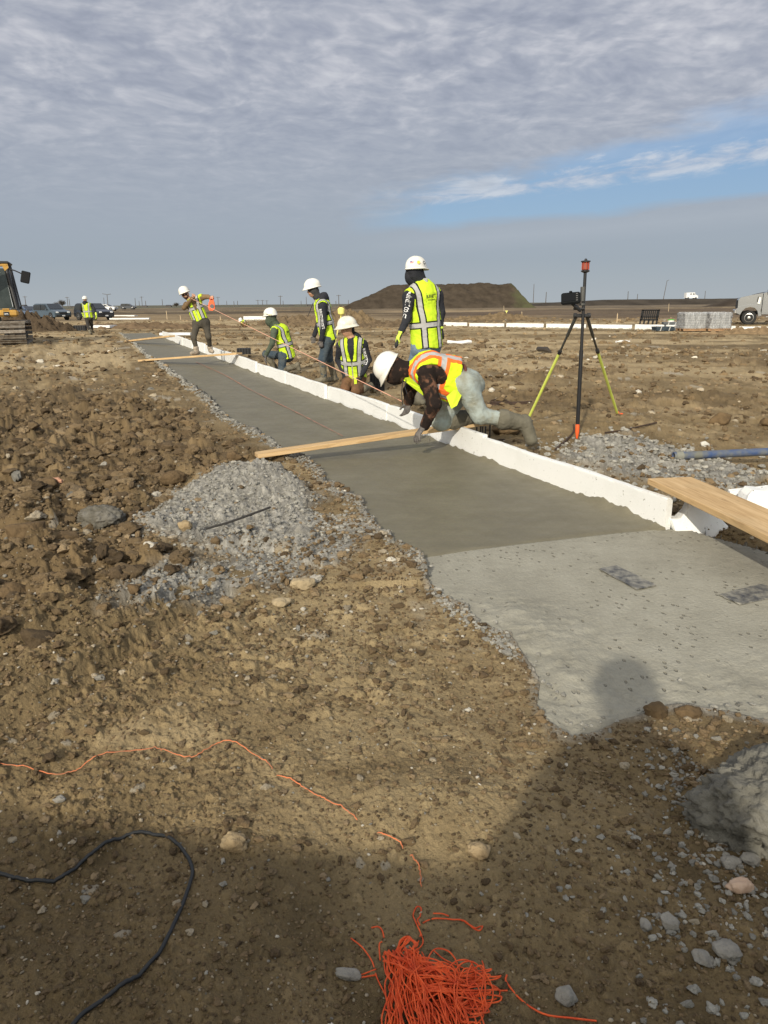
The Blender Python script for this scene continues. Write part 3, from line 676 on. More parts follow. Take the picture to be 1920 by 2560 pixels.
def vest_mat(name, orange=False, hb=(.27, .325), vb=(.088, .140), lw=.018, back_v=True):
    """lime mesh vest with reflective tape; the tape follows the wearer's own frame kept on the mesh ('wear': sideways, forward, up)"""
    m = bpy.data.materials.new(name); m.use_nodes = True; nt = m.node_tree; b = nt.nodes['Principled BSDF']
    at = N(nt, 'ShaderNodeAttribute', attribute_name='wear'); sp = N(nt, 'ShaderNodeSeparateXYZ'); nt.links.new(at.outputs['Vector'], sp.inputs[0]); X, Y, Z = sp.outputs
    M = lambda *a, **k: mathn(nt, *a, **k)
    ax = M('ABSOLUTE', X)
    # the vertical tapes lean outward over the shoulders
    axs = M('SUBTRACT', ax, M('MULTIPLY', M('MAXIMUM', M('SUBTRACT', Z, .30), 0.0), .10))
    def inside(v, a, c): return M('MULTIPLY', M('GREATER_THAN', v, a), M('LESS_THAN', v, c))
    H = inside(Z, *hb); Ho = inside(Z, hb[0] - lw, hb[1] + lw); V = inside(axs, *vb); Vo = inside(axs, vb[0] - lw, vb[1] + lw)
    tape = M('MAXIMUM', H, V); edge = M('MAXIMUM', Ho, Vo)
    zip_ = M('MULTIPLY', M('LESS_THAN', ax, .010), M('GREATER_THAN', Y, .02))
    tc = N(nt, 'ShaderNodeTexCoord'); n = noise(nt, tc.outputs['Object'], 9, 5, .6); n2 = noise(nt, tc.outputs['Object'], 320, 2, .5)
    lime = mixc(nt, n, (.60, .80, .035), (.46, .66, .03)) if not orange else mixc(nt, n, (.62, .80, .02), (.50, .68, .02))
    c = mixc(nt, edge, lime, (.80, .16, .03) if orange else (.018, .022, .012))
    c = mixc(nt, tape, c, mixc(nt, n, (.44, .44, .43), (.33, .33, .33)))
    c = mixc(nt, zip_, c, (.30, .31, .24)); nt.links.new(c, b.inputs['Base Color'])
    b.inputs['Roughness'].default_value = .75; b.inputs['Specular IOR Level'].default_value = .2
    bp = N(nt, 'ShaderNodeBump'); bp.inputs['Strength'].default_value = .35; bp.inputs['Distance'].default_value = .006; nt.links.new(M('ADD', M('MULTIPLY', noise(nt, tc.outputs['Object'], 22, 4, .6), 1.5), M('MULTIPLY', n2, .15)), bp.inputs['Height']); nt.links.new(bp.outputs[0], b.inputs['Normal']); return m
M_VEST = vest_mat('lime_vest'); M_VESTO = vest_mat('orange_trim_vest', True, hb=(.16, .212), vb=(.085, .135), lw=.036)

def unit(v): v = Vector(v); return v.normalized()
def hand(parent, wrist, d, palm, thumb, mats, name='glove', curl=.35, s=1.0, spread=.10, grip=0.0, cuff=None):
    """wrist point, direction of the fingers, direction the palm faces, side the thumb is on"""
    d = unit(d); palm = Vector(palm); palm = (palm - d * palm.dot(d)).normalized(); th = Vector(thumb); th = (th - d * th.dot(d) - palm * th.dot(palm)).normalized()
    w = Vector(wrist); pr = [cap(w - d * .03 * s, w + d * .02 * s, .028 * s, .030 * s, 0, .012), cap(w + d * .015 * s, w + d * .085 * s, .030 * s, .038 * s, 0, .012, palm, .45)]
    for i, (o, L) in enumerate(((.030, .072), (.011, .082), (-.009, .076), (-.028, .060))):
        base = w + d * .088 * s + th * o * s; fd = (d + th * (o * 4 * spread / .10 * .35)).normalized(); c = curl + grip * 1.1 + .05 * i
        p1 = base + (fd * math.cos(c) + palm * math.sin(c)) * L * .45 * s; p2 = p1 + (fd * math.cos(c * 2) + palm * math.sin(c * 2)) * L * .33 * s; p3 = p2 + (fd * math.cos(c * 2.8) + palm * math.sin(c * 2.8)) * L * .24 * s
        pr += [cap(base, p1, .0105 * s, .0098 * s, 0, .006), cap(p1, p2, .0098 * s, .009 * s, 0, .005), cap(p2, p3, .009 * s, .0078 * s, 0, .004)]
    t0 = w + d * .025 * s + th * .026 * s; t1 = t0 + (d * .62 + th * .62 + palm * .3).normalized() * .042 * s; t2 = t1 + (d * .8 + th * .25 + palm * (.3 + grip)).normalized() * .034 * s
    pr += [cap(t0, t1, .014 * s, .0115 * s, 0, .012), cap(t1, t2, .0115 * s, .0095 * s, 0, .006)]
    return organic(name, pr, .0042 * max(1, s), mats, parent, parent.location, sm=1)

def hard_hat(parent, c, up, fwd, mt, full=False, s=1.0, name='hard_hat'):
    up = unit(up); fwd = Vector(fwd); fwd = (fwd - up * fwd.dot(up)).normalized(); rt = fwd.cross(up); n = 40; vs = []; fs = []; rows = []
    prof = [(math.cos(a), math.sin(a)) for a in np.linspace(math.pi / 2 * .97, 0, 12)]
    for (rr, hh) in prof: rows.append(('d', rr, hh))
    rows += [('b', 1.0, 0.0), ('b', 1.0, 1.0), ('i', 0, 0), ('i', 0, 1)]
    for kind, a, b in rows:
        for k in range(n):
            t = 2 * math.pi * k / n; cx, cy = math.sin(t), math.cos(t)
            brim = (.032 if full else .010) + (.040 if not full else .022) * max(0, cy) ** 2.2
            if kind == 'd':
                e = a ** .88; rib = 1 + .022 * math.exp(-(cx / .13) ** 2) * (b > .25) + .012 * (math.exp(-((abs(cx) - .42) / .09) ** 2)) * (b > .3)
                p = (rt * cx * .118 + fwd * cy * .142) * e + up * (.128 * (b ** .92) * rib)
            elif kind == 'b':
                rx, ry = .118 + brim * (1 if b else .0), .142 + brim * (1 if b else .0)
                p = rt * cx * rx + fwd * cy * ry + up * (-.006 - (.012 + .014 * max(0, cy)) * b)
            else:
                f = 0 if b else 1; q = .004
                p = (rt * cx * (.112 + brim * f) + fwd * cy * (.136 + brim * f)) + up * (-.010 - (.014 + .014 * max(0, cy)) * f)
                if b: p += up * .03
            vs.append(Vector(c) + p * s - parent.location)
    for i in range(len(rows) - 1):
        for k in range(n): j = (k + 1) % n; fs.append((i * n + k, i * n + j, (i + 1) * n + j, (i + 1) * n + k))
    fs.append(tuple(range(n))); m = MB(); m.add(vs, fs); 
    return m.build(name, mt, parent, smooth=True)

def text_mesh(txt, size, ext=.0):
    cu = bpy.data.curves.new('t', 'FONT'); cu.body = txt; cu.size = size; cu.align_x = 'CENTER'; cu.align_y = 'CENTER'; cu.resolution_u = 2; cu.offset = size * .02
    ob = bpy.data.objects.new('t', cu); COL.objects.link(ob); bpy.context.view_layer.update()
    dg = bpy.context.evaluated_depsgraph_get(); me = bpy.data.meshes.new_from_object(ob.evaluated_get(dg)); v = [tuple(q.co) for q in me.vertices]; f = [tuple(p.vertices) for p in me.polygons]
    bpy.data.objects.remove(ob); bpy.data.curves.remove(cu); bpy.data.meshes.remove(me); return v, f
def stick_print(name, shapes, target, parent, mt, org, ax_u, ax_v, nrm, lift=.0025):
    """lays flat outlines (u,v) on the cloth: every vertex is dropped along -nrm onto the target mesh"""
    me = target.data; bvh = BVHTree.FromPolygons([v.co + parent.location for v in me.vertices], [tuple(p.vertices) for p in me.polygons])
    ax_u = unit(ax_u); nrm = unit(nrm); ax_v = unit(ax_v); m = MB()
    for v, f in shapes:
        vs = []; ds = []
        for (a, b, *_) in v:
            p = Vector(org) + ax_u * a + ax_v * b; h = bvh.ray_cast(p + nrm * .3, -nrm)
            q = h[0] if h[0] is not None else p; ds.append((q - p).dot(nrm)); vs.append(p)
        if not ds: continue
        md = sorted(ds)[len(ds) // 2]; vs = [p + nrm * ((d if abs(d - md) < .05 else md) + lift) - parent.location for p, d in zip(vs, ds)]; m.add(vs, f)
    return m.build(name, mt, parent)

def person(label, j, mats, spec):
    """j: joints in world space. mats: upper, lower, skin. One continuous body; vest, hat, boots, gloves and hood are worn pieces"""
    base = Vector(spec['base']); root = empty('person', base); tag(root, label, 'person', spec.get('group'))
    up_m, lo_m, sk_m = mats; s = spec.get('s', 1.0); vox = spec.get('vox', .011)
    ch, pv, nk, hd = [Vector(j[k]) for k in ('chest', 'pelvis', 'neck', 'head')]
    sL, sR = Vector(j['shL']), Vector(j['shR']); upv = (ch - pv).normalized(); lat = (sR - sL); lat = (lat - upv * lat.dot(upv)).normalized(); fr = upv.cross(lat) * (1)
    # lat points to the wearer's right; forward = up x right rotated
    fr = upv.cross(lat); fr = fr.normalized()
    fwd = Vector(spec['face']).normalized()
    hu = Vector(spec.get('hup', upv)).normalized(); hf = (fwd - hu * fwd.dot(hu)).normalized(); hr = hf.cross(hu)
    hL, hR = Vector(j['hipL']), Vector(j['hipR']); W = spec.get('w', 1.0) * s
    mid = (ch + pv) / 2
    torso = [cap(pv + upv * .04, mid, .158 * W, .158 * W, 0, .05, fr, .72), cap(mid, ch, .158 * W, .172 * W, 0, .05, fr, .70),
             cap(ch + upv * .02, nk - upv * .03, .15 * W, .07 * s, 0, .06, fr, .8), cap(sL - upv * .01, sR - upv * .01, .068 * s, .068 * s, 0, .07)]
    pr = list(torso)
    pr += [cap(pv - upv * .02, pv + upv * .05, .165 * W, .155 * W, 1, .05, fr, .8), cap(hL, hR, .105 * s, .105 * s, 1, .06)]
    pr += [cap(nk - upv * .04, hd - hu * .04, .058 * s, .054 * s, 2, .03)]
    Mh = np.array([list(hr), list(hf), list(hu)]).T
    pr += [ell(hd + hu * .015, (.076 * s, .095 * s, .112 * s), Mh, 2, .03), ell(hd - hu * .055 + hf * .025, (.056 * s, .062 * s, .062 * s), Mh, spec.get('jaw', 2), .04),
           cap(hd + hf * .088 + hu * .012, hd + hf * .108 - hu * .022, .010 * s, .014 * s, 2, .012), cap(hd + hr * .076, hd + hr * .078 - hu * .03, .014, .012, 2, .008), cap(hd - hr * .076, hd - hr * .078 - hu * .03, .014, .012, 2, .008),
           cap(hd + hf * .086 - hu * .055 - hr * .018, hd + hf * .086 - hu * .055 + hr * .018, .010, .010, 2, .01), cap(hd + hf * .082 + hu * .030 - hr * .034, hd + hf * .082 + hu * .030 + hr * .034, .012, .012, 2, .012)]
    af = spec.get('arm', 1.0)
    for q in 'LR':
        S, E, Wr = Vector(j['sh' + q]), Vector(j['el' + q]), Vector(j['wr' + q])
        pr += [cap(S, E, .070 * s * af, .054 * s * af, 0, .03), cap(E, Wr, .053 * s * af, .038 * s * af, 0, .02), cap(Wr - (Wr - E).normalized() * .03, Wr, .040 * s * af, .036 * s * af, 0, .01)]
        H, K, A = Vector(j['hip' + q]), Vector(j['kn' + q]), Vector(j['an' + q]); lf = spec.get('leg', 1.0)
        pr += [cap(H, K, .100 * s * lf, .070 * s * lf, 1, .04), cap(K, A, .068 * s * lf, .050 * s * lf, 1, .035)]
    seed = spec.get('seed', 1)
    body = organic('body', pr, vox, [up_m, lo_m, sk_m, BEARD], root, base, spec.get('wr', .007), 13, seed, regs=[0, 1, 2, 3])
    # vest: a looser shell of the torso with arm, neck and hem openings
    if spec.get('vest') is not None:
        hem = spec.get('hem', -.10); O = pv + upv * hem
        vf = spec.get('vff', 1.0); tv = [cap(O + upv * .02, mid, .178 * W, .168 * W, 0, .05, fr, .80 * vf), cap(mid, ch, .168 * W, .178 * W, 0, .05, fr, .74 * vf), cap(ch + upv * .02, nk - upv * .035, .158 * W, .075 * s, 0, .06, fr, .8), cap(sL, sR, .070 * s, .070 * s, 0, .07)]
        sh = (sL + sR) / 2; On, Ln, Un = np.array(O), np.array(lat), np.array(upv); Sn = np.array(sh); Fn = np.array(fr); hw = (sR - sL).length / 2; open_ = spec.get('neckcut', .10)
        def cut(X):
            q = X - On; z = q @ Un; qs = X - Sn; l = np.abs(qs @ Ln); zz = qs @ Un; ff = qs @ Fn
            arm = .0 - (np.sqrt(((zz + .055) / 1.35) ** 2 + (ff * .85) ** 2 * 1.0 + 0) - .098 * s)      # tunnel through the sides
            arm = np.minimum(arm, l - (hw - .045)); arm = np.maximum(arm, l - (hw + .02))
            neck = (.068 * s) - np.sqrt((qs @ Ln) ** 2 + (ff - .02) ** 2 + np.minimum(zz + 0, 0) ** 2)
            vneck = np.where(ff > .02, (np.minimum(.055, (zz + .30) * .22)) - np.abs(qs @ Ln), -1)
            wav = .012 * np.sin(np.arctan2(ff, qs @ Ln) * 3 + seed)
            return np.maximum.reduce([-z + wav, arm, neck, vneck])
        vest = organic('safety_vest', tv, vox, spec['vest'], root, base, spec.get('vwr', .008), 12, seed + 3, cut=cut, frame=(O, lat, fr, upv), offs=.016, sm=1)
        spec['vest_obj'] = vest
    spec['frame'] = (lat, fr, upv, pv, ch)
    # boots
    for q in 'LR':
        b = spec.get('boot'); 
        if b is None: break
        A, T, K = Vector(j['an' + q]), Vector(j['to' + q]), Vector(j['kn' + q]); td = (T - A); leg = (K - A).normalized(); hgt = spec.get('booth', .28); fd = td.normalized()
        heel = A - leg * .045 * s - fd * .045 * s if not spec.get('noheel') else A - fd * .03
        r = spec.get('bootr', 1.0) * s
        bp = [cap(A + leg * hgt, A + leg * .02, .070 * r, .056 * r, 0, .02), cap(A - leg * .02, T - fd * .045, .050 * r, .042 * r, 0, .03), cap(heel, T - fd * .04, .038 * r, .036 * r, 0, .025)]
        if hgt > .2: bp.append(cap(A + leg * (hgt - .01), A + leg * hgt, .076 * r, .076 * r, 0, .01))
        organic('boot' if hgt > .2 else 'shoe', bp, vox, b, root, base, .005, 20, seed + 11)
    if spec.get('hat'):
        hs = spec.get('hats', 1.0); hard_hat(root, hd + hu * (.058), Vector(spec.get('hatup', hu)), fwd, spec['hat'], spec.get('full', False), hs)
    return root, body, j, spec
def head_wrap(root, j, spec, mt, name='hood', low=.0, tall=1.0, face=True, vox=.010):
    """a hood or gaiter drawn over the head"""
    hd, nk = Vector(j['head']), Vector(j['neck']); hu = Vector(spec['hup']).normalized(); fwd = Vector(spec['face']).normalized(); hf = (fwd - hu * fwd.dot(hu)).normalized(); hr = hf.cross(hu); Mh = np.array([list(hr), list(hf), list(hu)]).T
    pr = [ell(hd + hu * .01 - hf * .012, (.092, .112, .128), Mh, 0, .03), cap(hd - hu * .05, nk + hu * .0, .078, .085, 0, .06)]
    if face: pr.append(ell(hd - hu * .045 + hf * .035, (.070, .080, .075), Mh, 0, .05))
    eye = hd + hu * .025 + hf * .13
    def cut(X):
        q = X - np.array(eye); a = np.abs(q @ np.array(hr)); b = np.abs(q @ np.array(hu)); c = np.abs(q @ np.array(hf))
        return .0 - np.maximum.reduce([a - .058, b - .030, c - .06])
    return organic(name, pr, vox, mt, root, root.location, .006, 16, 5, cut=cut)
def loose_hood(root, j, spec, mt, size=1.0, name='hood'):
    """hood lying folded behind the neck"""
    nk = Vector(j['neck']); lat, fr, up, pv, ch = spec['frame']; fr = fr
    b = nk - fr * .055 * size
    pr = [cap(b - lat * .07 + up * .00, b + lat * .07 + up * .0, .055 * size, .055 * size, 0, .05), cap(b - fr * .035 + up * .025, b - fr * .05 - up * .07, .065 * size, .05 * size, 0, .05, lat, 1.0), cap(nk - lat * .075 + fr * .03, b - lat * .06, .035, .05, 0, .04), cap(nk + lat * .075 + fr * .03, b + lat * .06, .035, .05, 0, .04)]
    return organic(name, pr, .010, mt, root, root.location, .008, 14, 9)
def sleeve_print(root, body, a, b, side, text, frac=(.15, .92), size=.052):
    """white lettering that runs down the sleeve from a to b; side = direction it faces"""
    a, b = Vector(a), Vector(b); d = (b - a).normalized(); side = Vector(side); nrm = (side - d * side.dot(d)).normalized(); v, f = text_mesh(text, size)
    L = max(p[0] for p in v) - min(p[0] for p in v); k = (b - a).length * (frac[1] - frac[0]) / L; v = [(p[0] * k, p[1] * 1.0) for p in v]
    return stick_print('sleeve_print', [(v, f)], body, root, M_WHITEINK, a + (b - a) * (frac[0] + frac[1]) / 2, d, d.cross(nrm) * -1 if False else nrm.cross(d), nrm, .003)

# ------------------------------------------------------------------ the crew
def solveknee(h, a, fwd, l1=.44, l2=.43):
    h, a = Vector(h), Vector(a); d = a - h; L = min(d.length, (l1 + l2) * .995); u = d.normalized(); x = (l1 * l1 - l2 * l2 + L * L) / (2 * L); hgt = math.sqrt(max(0, l1 * l1 - x * x)); f = Vector(fwd); f = (f - u * f.dot(u)).normalized(); return h + u * x + f * hgt

def crew():
    # 1 -- bending worker in the orange trimmed vest, kneeling on the board
    y0 = 7.05
    J = lambda x, y, d=0.0: P(x, y, y0 + d)
    j = dict(head=J(985, 921, .02), neck=J(1028, 925, .03), chest=J(1075, 932, .05), pelvis=J(1160, 957, .10), shL=J(1062, 935, -.14), shR=J(1050, 940, .24),
             elL=J(1086, 1010, -.22), wrL=J(1062, 1064, -.14), elR=J(1025, 975, .26), wrR=J(1022, 1004, .30), hipL=J(1162, 962, -.04), hipR=J(1160, 962, .24),
             knL=J(1200, 1038, -.02), anL=J(1308, 1058, .05), toL=J(1333, 1110, .02), knR=J(1100, 1055, .20), anR=J(1178, 1042, .34), toR=J(1196, 1056, .42))
    j['head'] = J(983, 925, .02)
    up = (j['chest'] - j['pelvis']).normalized(); fwd = (Vector((-.62, -.10, -.78)))
    spec = dict(base=(j['knL'].x, y0, .28), face=fwd, hup=(-.85, 0, .52), hat=M_HAT, full=False, vest=M_VESTO, hem=.10, boot=M_BOOTG, booth=.205, bootr=1.30, seed=21, wr=.008, leg=1.14, arm=1.18, vox=.009, w=1.08, hats=1.02, vwr=.014, vff=1.3)
    spec['hatup'] = (-.86, .02, .51)
    root, body, j, spec = person('worker bent over on his knees on the near plank, orange trimmed lime vest', j, (M_CAMO, M_LJEAN, SKIN), spec)
    spec['hup'] = Vector((-.80, 0, .60))
    hood = head_wrap(root, j, spec, M_CAMO, 'hood', face=True)
    lat, fr, upv, pv, ch = spec['frame']
    hand(root, j['wrL'], J(1047, 1083, -.17) - j['wrL'], (.25, .1, -.95), (.3, .6, .3), M_GGLOVE, 'glove', curl=.30, s=1.12, spread=.22)
    hand(root, j['wrR'], J(1018, 1022, .28) - j['wrR'], (-.5, -.5, -.3), (-.6, .3, 0), M_GGLOVE, 'glove', curl=.35, s=1.05)
    # belt, draw cords and the vest's loose front flap
    m = MB(); n = 18; c = pv + upv * .06; 
    ring = [c + lat * math.cos(t) * .190 + fr * math.sin(t) * .155 for t in np.linspace(0, 2 * math.pi, n)]
    m.tube([p - root.location for p in ring], .018, 6, 0, False); m.build('belt', mat('leather_belt', (.11, .035, .02), .6, bump=.3), root, True)
    for k, (x, yy, ly) in enumerate(((1004, 950, 1012), (1012, 948, 985))):
        m = MB(); m.tube([J(x + 3, yy, -.08) - root.location, J(x, (yy + ly) / 2, -.09) - root.location, J(x + (2 if k == 0 else 6), ly, -.10) - root.location], .0042, 6); m.build('draw_cord', M_BLACK, root, True)
    flap = MB(); q = [J(1014, 955, -.06), J(1062, 992, -.14), J(1060, 975, -.16), J(1024, 943, -.10), J(1004, 946, -.02)]
    q2 = [p + Vector((0, .014, 0)) for p in q]; flap.add([p - root.location for p in q + q2], [(0, 1, 2, 3, 4), (9, 8, 7, 6, 5)] + [(i, 5 + i, 5 + (i + 1) % 5, (i + 1) % 5) for i in range(5)]); 
    flap.build('vest_front_flap', mat('lime_plain', (.58, .76, .03), .75, bump=.3, var=.2), root)
    flap = MB(); q = [J(1116, 992, -.16), J(1128, 1022, -.20), J(1142, 1014, -.18), J(1160, 975, -.10), J(1150, 960, -.10)]; q2 = [p + Vector((0, .016, 0)) for p in q]
    flap.add([p - root.location for p in q + q2], [(0, 1, 2, 3, 4), (9, 8, 7, 6, 5)] + [(i, 5 + i, 5 + (i + 1) % 5, (i + 1) % 5) for i in range(5)]); flap.build('vest_hem_corner', MATS['lime_plain'], root)

    # 2 -- tall worker standing with his back to us
    y0 = 10.1; J = lambda x, y, d=0.0: P(x, y, y0 + d)
    j = dict(head=J(1040, 680, 0), neck=J(1052, 705, .02), chest=J(1058, 742, .02), pelvis=J(1066, 850, .02), shL=J(1021, 742, -.10), shR=J(1093, 738, .12),
             elL=J(1018, 795, -.16), wrL=J(1004, 826, -.22), elR=J(1102, 782, .12), wrR=J(1100, 817, .06), hipL=J(1050, 868, -.03), hipR=J(1080, 868, .08))
    j['anL'] = P(1050, 1000, y0 - .05); j['anR'] = P(1076, 992, y0 + .3); j['anL'].z = max(j['anL'].z, .10); j['anR'].z = .10
    j['knL'] = solveknee(j['hipL'], j['anL'], (-.3, .9, 0), .50, .50); j['knR'] = solveknee(j['hipR'], j['anR'], (-.3, .9, 0), .50, .50)
    j['toL'] = j['anL'] + Vector((-.08, .17, -.05)); j['toR'] = j['anR'] + Vector((-.04, .18, -.05))
    spec = dict(base=(j['pelvis'].x, y0, 0), face=(.62, .76, -.05), hup=(0, 0, 1), hat=M_HAT, vest=M_VEST, hem=-.10, boot=M_BOOTG, seed=33, w=1.08, leg=1.0, arm=1.0, vwr=.010, hats=1.10, s=1.06, bootr=1.0, hatup=(-.04, 0, 1))
    root, body, j, spec = person('tall worker standing with his back turned, black hood under a white hard hat', j, (M_BLACK, M_MJEAN, SKIN), spec)
    head_wrap(root, j, spec, M_BLACK); lat, fr, upv, pv, ch = spec['frame']
    m = MB(); hb = j['head'] + Vector((-.085, -.02, -.03)); organic('hood_fold', [ell(j['head'] + Vector((-.07, .02, -.045)), (.075, .085, .11)), cap(j['head'] + Vector((-.06, 0, -.08)), j['neck'] + Vector((-.03, 0, -.04)), .07, .075)], .010, M_BLACK, root, root.location, .005)
    hand(root, j['wrL'], J(986, 860, -.26) - j['wrL'], (.8, .3, 0), (-.2, .9, 0), M_YGLOVE, 'glove', curl=.25, s=1.1)
    organic('glove_palm', [cap(P(1000, 838, y0 - .24), P(991, 862, y0 - .25), .025, .020, 0), cap(P(991, 862, y0 - .25), P(990, 868, y0 - .25), .016, .014)], .008, M_BGLOVE, root, root.location)
    hand(root, j['wrR'], J(1104, 850, .04) - j['wrR'], (-.2, .9, 0), (-.9, .1, 0), M_BGLOVE, 'glove', curl=.18, s=1.15, spread=.2)
    m = MB(); w = j['wrR'] - root.location; m.tube([w + Vector((0, 0, .005)), w + Vector((0, 0, -.02))], .048, 12); m.build('glove_cuff', M_YGLOVE, root, True)
    sleeve_print(root, body, P(1021, 726, y0 - .2), P(1010, 795, y0 - .2), (-.75, -.65, 0), 'BURNETT CO. CT', (.03, 1.0), .078)
    v, f = text_mesh('BURNETT', .062); v2, f2 = text_mesh('CONCRETE', .022); k = .92; 
    bar = lambda y_: ([(-.078, y_), (.078, y_), (.078, y_ + .007), (-.078, y_ + .007)], [(0, 1, 2, 3)])
    L = max(p[0] for p in v) - min(p[0] for p in v); v = [(p[0] * .152 / L, p[1]) for p in v]; v2 = [(p[0], p[1] - .042) for p in v2]
    bb = ch + upv * -.005 - fr * .12; rt = lat if lat.x > 0 else -lat
    stick_print('back_print', [(v, f), (v2, f2), bar(.034), bar(-.066)], spec['vest_obj'], root, M_BLACKINK, bb + rt * .012, rt, upv, -fr, .004)
    m = MB(); m.box(j['neck'] + Vector((.055, -.08, .0)) - root.location, (.06, .02, .09), m=0, bev=.006); m.build('collar_tab', mat('grey_tape', (.35, .35, .35), .5), root)
    # stickers on the back of the hat: flag, yellow disc, ring
    hc = j['head'] + Vector((0, 0, .058)); 
    def on_hat(az, el, w, h, name, mt, disc=False, hole=0):
        d = Vector((math.sin(az), -math.cos(az), 0)); up_ = Vector((0, 0, 1)); p = hc + d * (.142 * 1.1 * math.cos(el)) + up_ * (.135 * math.sin(el)) - root.location
        nrm = (d * math.cos(el) + up_ * math.sin(el)).normalized(); t = up_.cross(nrm).normalized(); b = nrm.cross(t); m = MB()
        p = p + nrm * .004
        if disc:
            n = 16; vs = []; fs = []
            for i in range(n): a = 2 * math.pi * i / n; vs += [p + (t * math.cos(a) * w + b * math.sin(a) * h), p + (t * math.cos(a) * w * hole + b * math.sin(a) * h * hole)]
            for i in range(n): q = (i + 1) % n; fs.append((2 * i, 2 * q, 2 * q + 1, 2 * i + 1))
            m.add(vs, fs)
        else: m.add([p - t * w - b * h, p + t * w - b * h, p + t * w + b * h, p - t * w + b * h], [(0, 1, 2, 3)])
        return m.build(name, mt, root), p, t, b, nrm
    o, p, t, b, nm = on_hat(-.42, .42, .022, .016, 'flag_sticker', mat('sticker_white', (.75, .7, .7), .5))
    for i in range(4):
        m = MB(); q = p + nm * .001 + b * (.012 - i * .008); m.add([q - t * .022 - b * .002, q + t * .022 - b * .002, q + t * .022 + b * .002, q - t * .022 + b * .002], [(0, 1, 2, 3)]); m.build('flag_stripe', mat('sticker_red', (.6, .08, .08), .5), root)
    m = MB(); q = p + nm * .002 - t * .012 + b * .008; m.add([q - t * .010 - b * .008, q + t * .010 - b * .008, q + t * .010 + b * .008, q - t * .010 + b * .008], [(0, 1, 2, 3)]); m.build('flag_canton', mat('sticker_blue', (.05, .06, .22), .5), root)
    on_hat(.18, .42, .021, .021, 'round_sticker', mat('sticker_yellow', (.8, .60, .06), .5), True, .01); on_hat(.74, .38, .022, .026, 'ring_sticker', mat('sticker_dark', (.05, .06, .06), .5), True, .55)

    # 3 -- worker standing, seen from his left, looking left; black hoodie, grey gaiter
    y0 = G(790, 960).y; J = lambda x, y, d=0.0: P(x, y, y0 + d)
    j = dict(head=J(783, 725, 0), neck=J(797, 748, 0), chest=J(806, 770, 0), pelvis=J(820, 842, 0), shL=J(807, 766, -.20), shR=J(799, 768, .20),
             elL=J(810, 812, -.26), wrL=J(803, 850, -.24), elR=J(800, 800, .26), wrR=J(786, 838, .18), hipL=J(818, 850, -.09), hipR=J(818, 852, .10),
             knL=J(806, 898, -.14), anL=J(810, 946, -.10), knR=J(823, 896, .16), anR=J(836, 944, .26))
    j['anL'].z = max(.09, j['anL'].z); j['toL'] = j['anL'] + Vector((-.17, -.06, -.05)); j['toR'] = j['anR'] + Vector((-.14, -.06, -.05))
    spec = dict(base=(j['pelvis'].x, y0, 0), face=(-.85, -.45, -.32), hup=(-.18, 0, .98), hat=M_HAT, vest=M_VEST, hem=-.06, boot=M_BOOT, booth=.30, seed=45, hats=1.10, vwr=.010, w=.98, bootr=.95, leg=.98)
    root, body, j, spec = person('worker standing in profile, black hoodie over a grey gaiter, muddy rubber boots, arms hanging', j, (M_BLACK, M_JEAN, SKIN), spec)
    organic('neck_gaiter', [ell(j['head'] + Vector((.0, 0, -.005)), (.100, .098, .085)), cap(j['head'] + Vector((.02, 0, -.05)), j['neck'], .075, .07)], .010, M_GAITER, root, root.location, .008, 20)
    loose_hood(root, j, spec, M_BLACK, 1.25)
    hand(root, j['wrL'], (-.05, 0, -1), (.2, 1, 0), (-1, 0, 0), M_GGLOVE, 'glove', curl=.5, s=1.05); hand(root, j['wrR'], (-.2, 0, -1), (.2, -1, 0), (-1, 0, 0), M_GGLOVE, 'glove', curl=.4)
    sleeve_print(root, body, P(799, 773, y0 - .3), P(809, 822, y0 - .3), (-.25, -.97, 0), 'BURNETT CONCRETE', (.0, 1.0), .062)
    m = MB(); m.tube([J(783, 757, -.1) - root.location, J(774, 780, -.1) - root.location, J(769, 792, -.1) - root.location], .006, 6); m.build('draw_cord', M_BLACK, root, True)

    # 4 -- kneeling worker facing us, black hoodie, brown trousers
    y0 = G(872, 984).y; J = lambda x, y, d=0.0: P(x, y, y0 + d)
    j = dict(head=J(869, 823, -.02), neck=J(881, 848, 0), chest=J(880, 872, 0), pelvis=J(886, 938, .10), shL=J(908, 861, .0), shR=J(852, 864, .04),
             elL=J(921, 900, .06), wrL=J(906, 935, -.12), elR=J(846, 900, .16), wrR=J(858, 930, .02), hipL=J(898, 945, .10), hipR=J(872, 947, .10), knL=J(890, 978, -.28), knR=J(862, 972, -.24), anL=J(925, 965, .16), anR=J(878, 975, .2))
    j['toL'] = j['anL'] + Vector((.08, .12, -.10)); j['toR'] = j['anR'] + Vector((.02, .14, -.1)); 
    spec = dict(base=(j['pelvis'].x, y0, 0), face=(-.90, -.42, -.25), hup=(-.12, 0, .99), hat=M_HAT2, full=True, vest=M_VEST, hem=-.06, boot=M_BOOT, seed=57, hats=1.15, vwr=.010, w=1.0, leg=1.02, hatup=(-.10, -.05, 1))
    root, body, j, spec = person('kneeling worker in brown trousers and black hoodie under a scuffed hard hat', j, (M_BLACK, M_BROWN, SKIN), spec)
    loose_hood(root, j, spec, M_BLACK, 1.2); hd = j['head']
    organic('hair', [ell(hd + Vector((.035, .03, -.01)), (.075, .085, .095)), ell(hd + Vector((.02, .05, -.04)), (.06, .06, .07))], .010, mat('black_hair', (.012, .010, .009), .6, bump=.8, bscale=160), root, root.location, .003, 30)
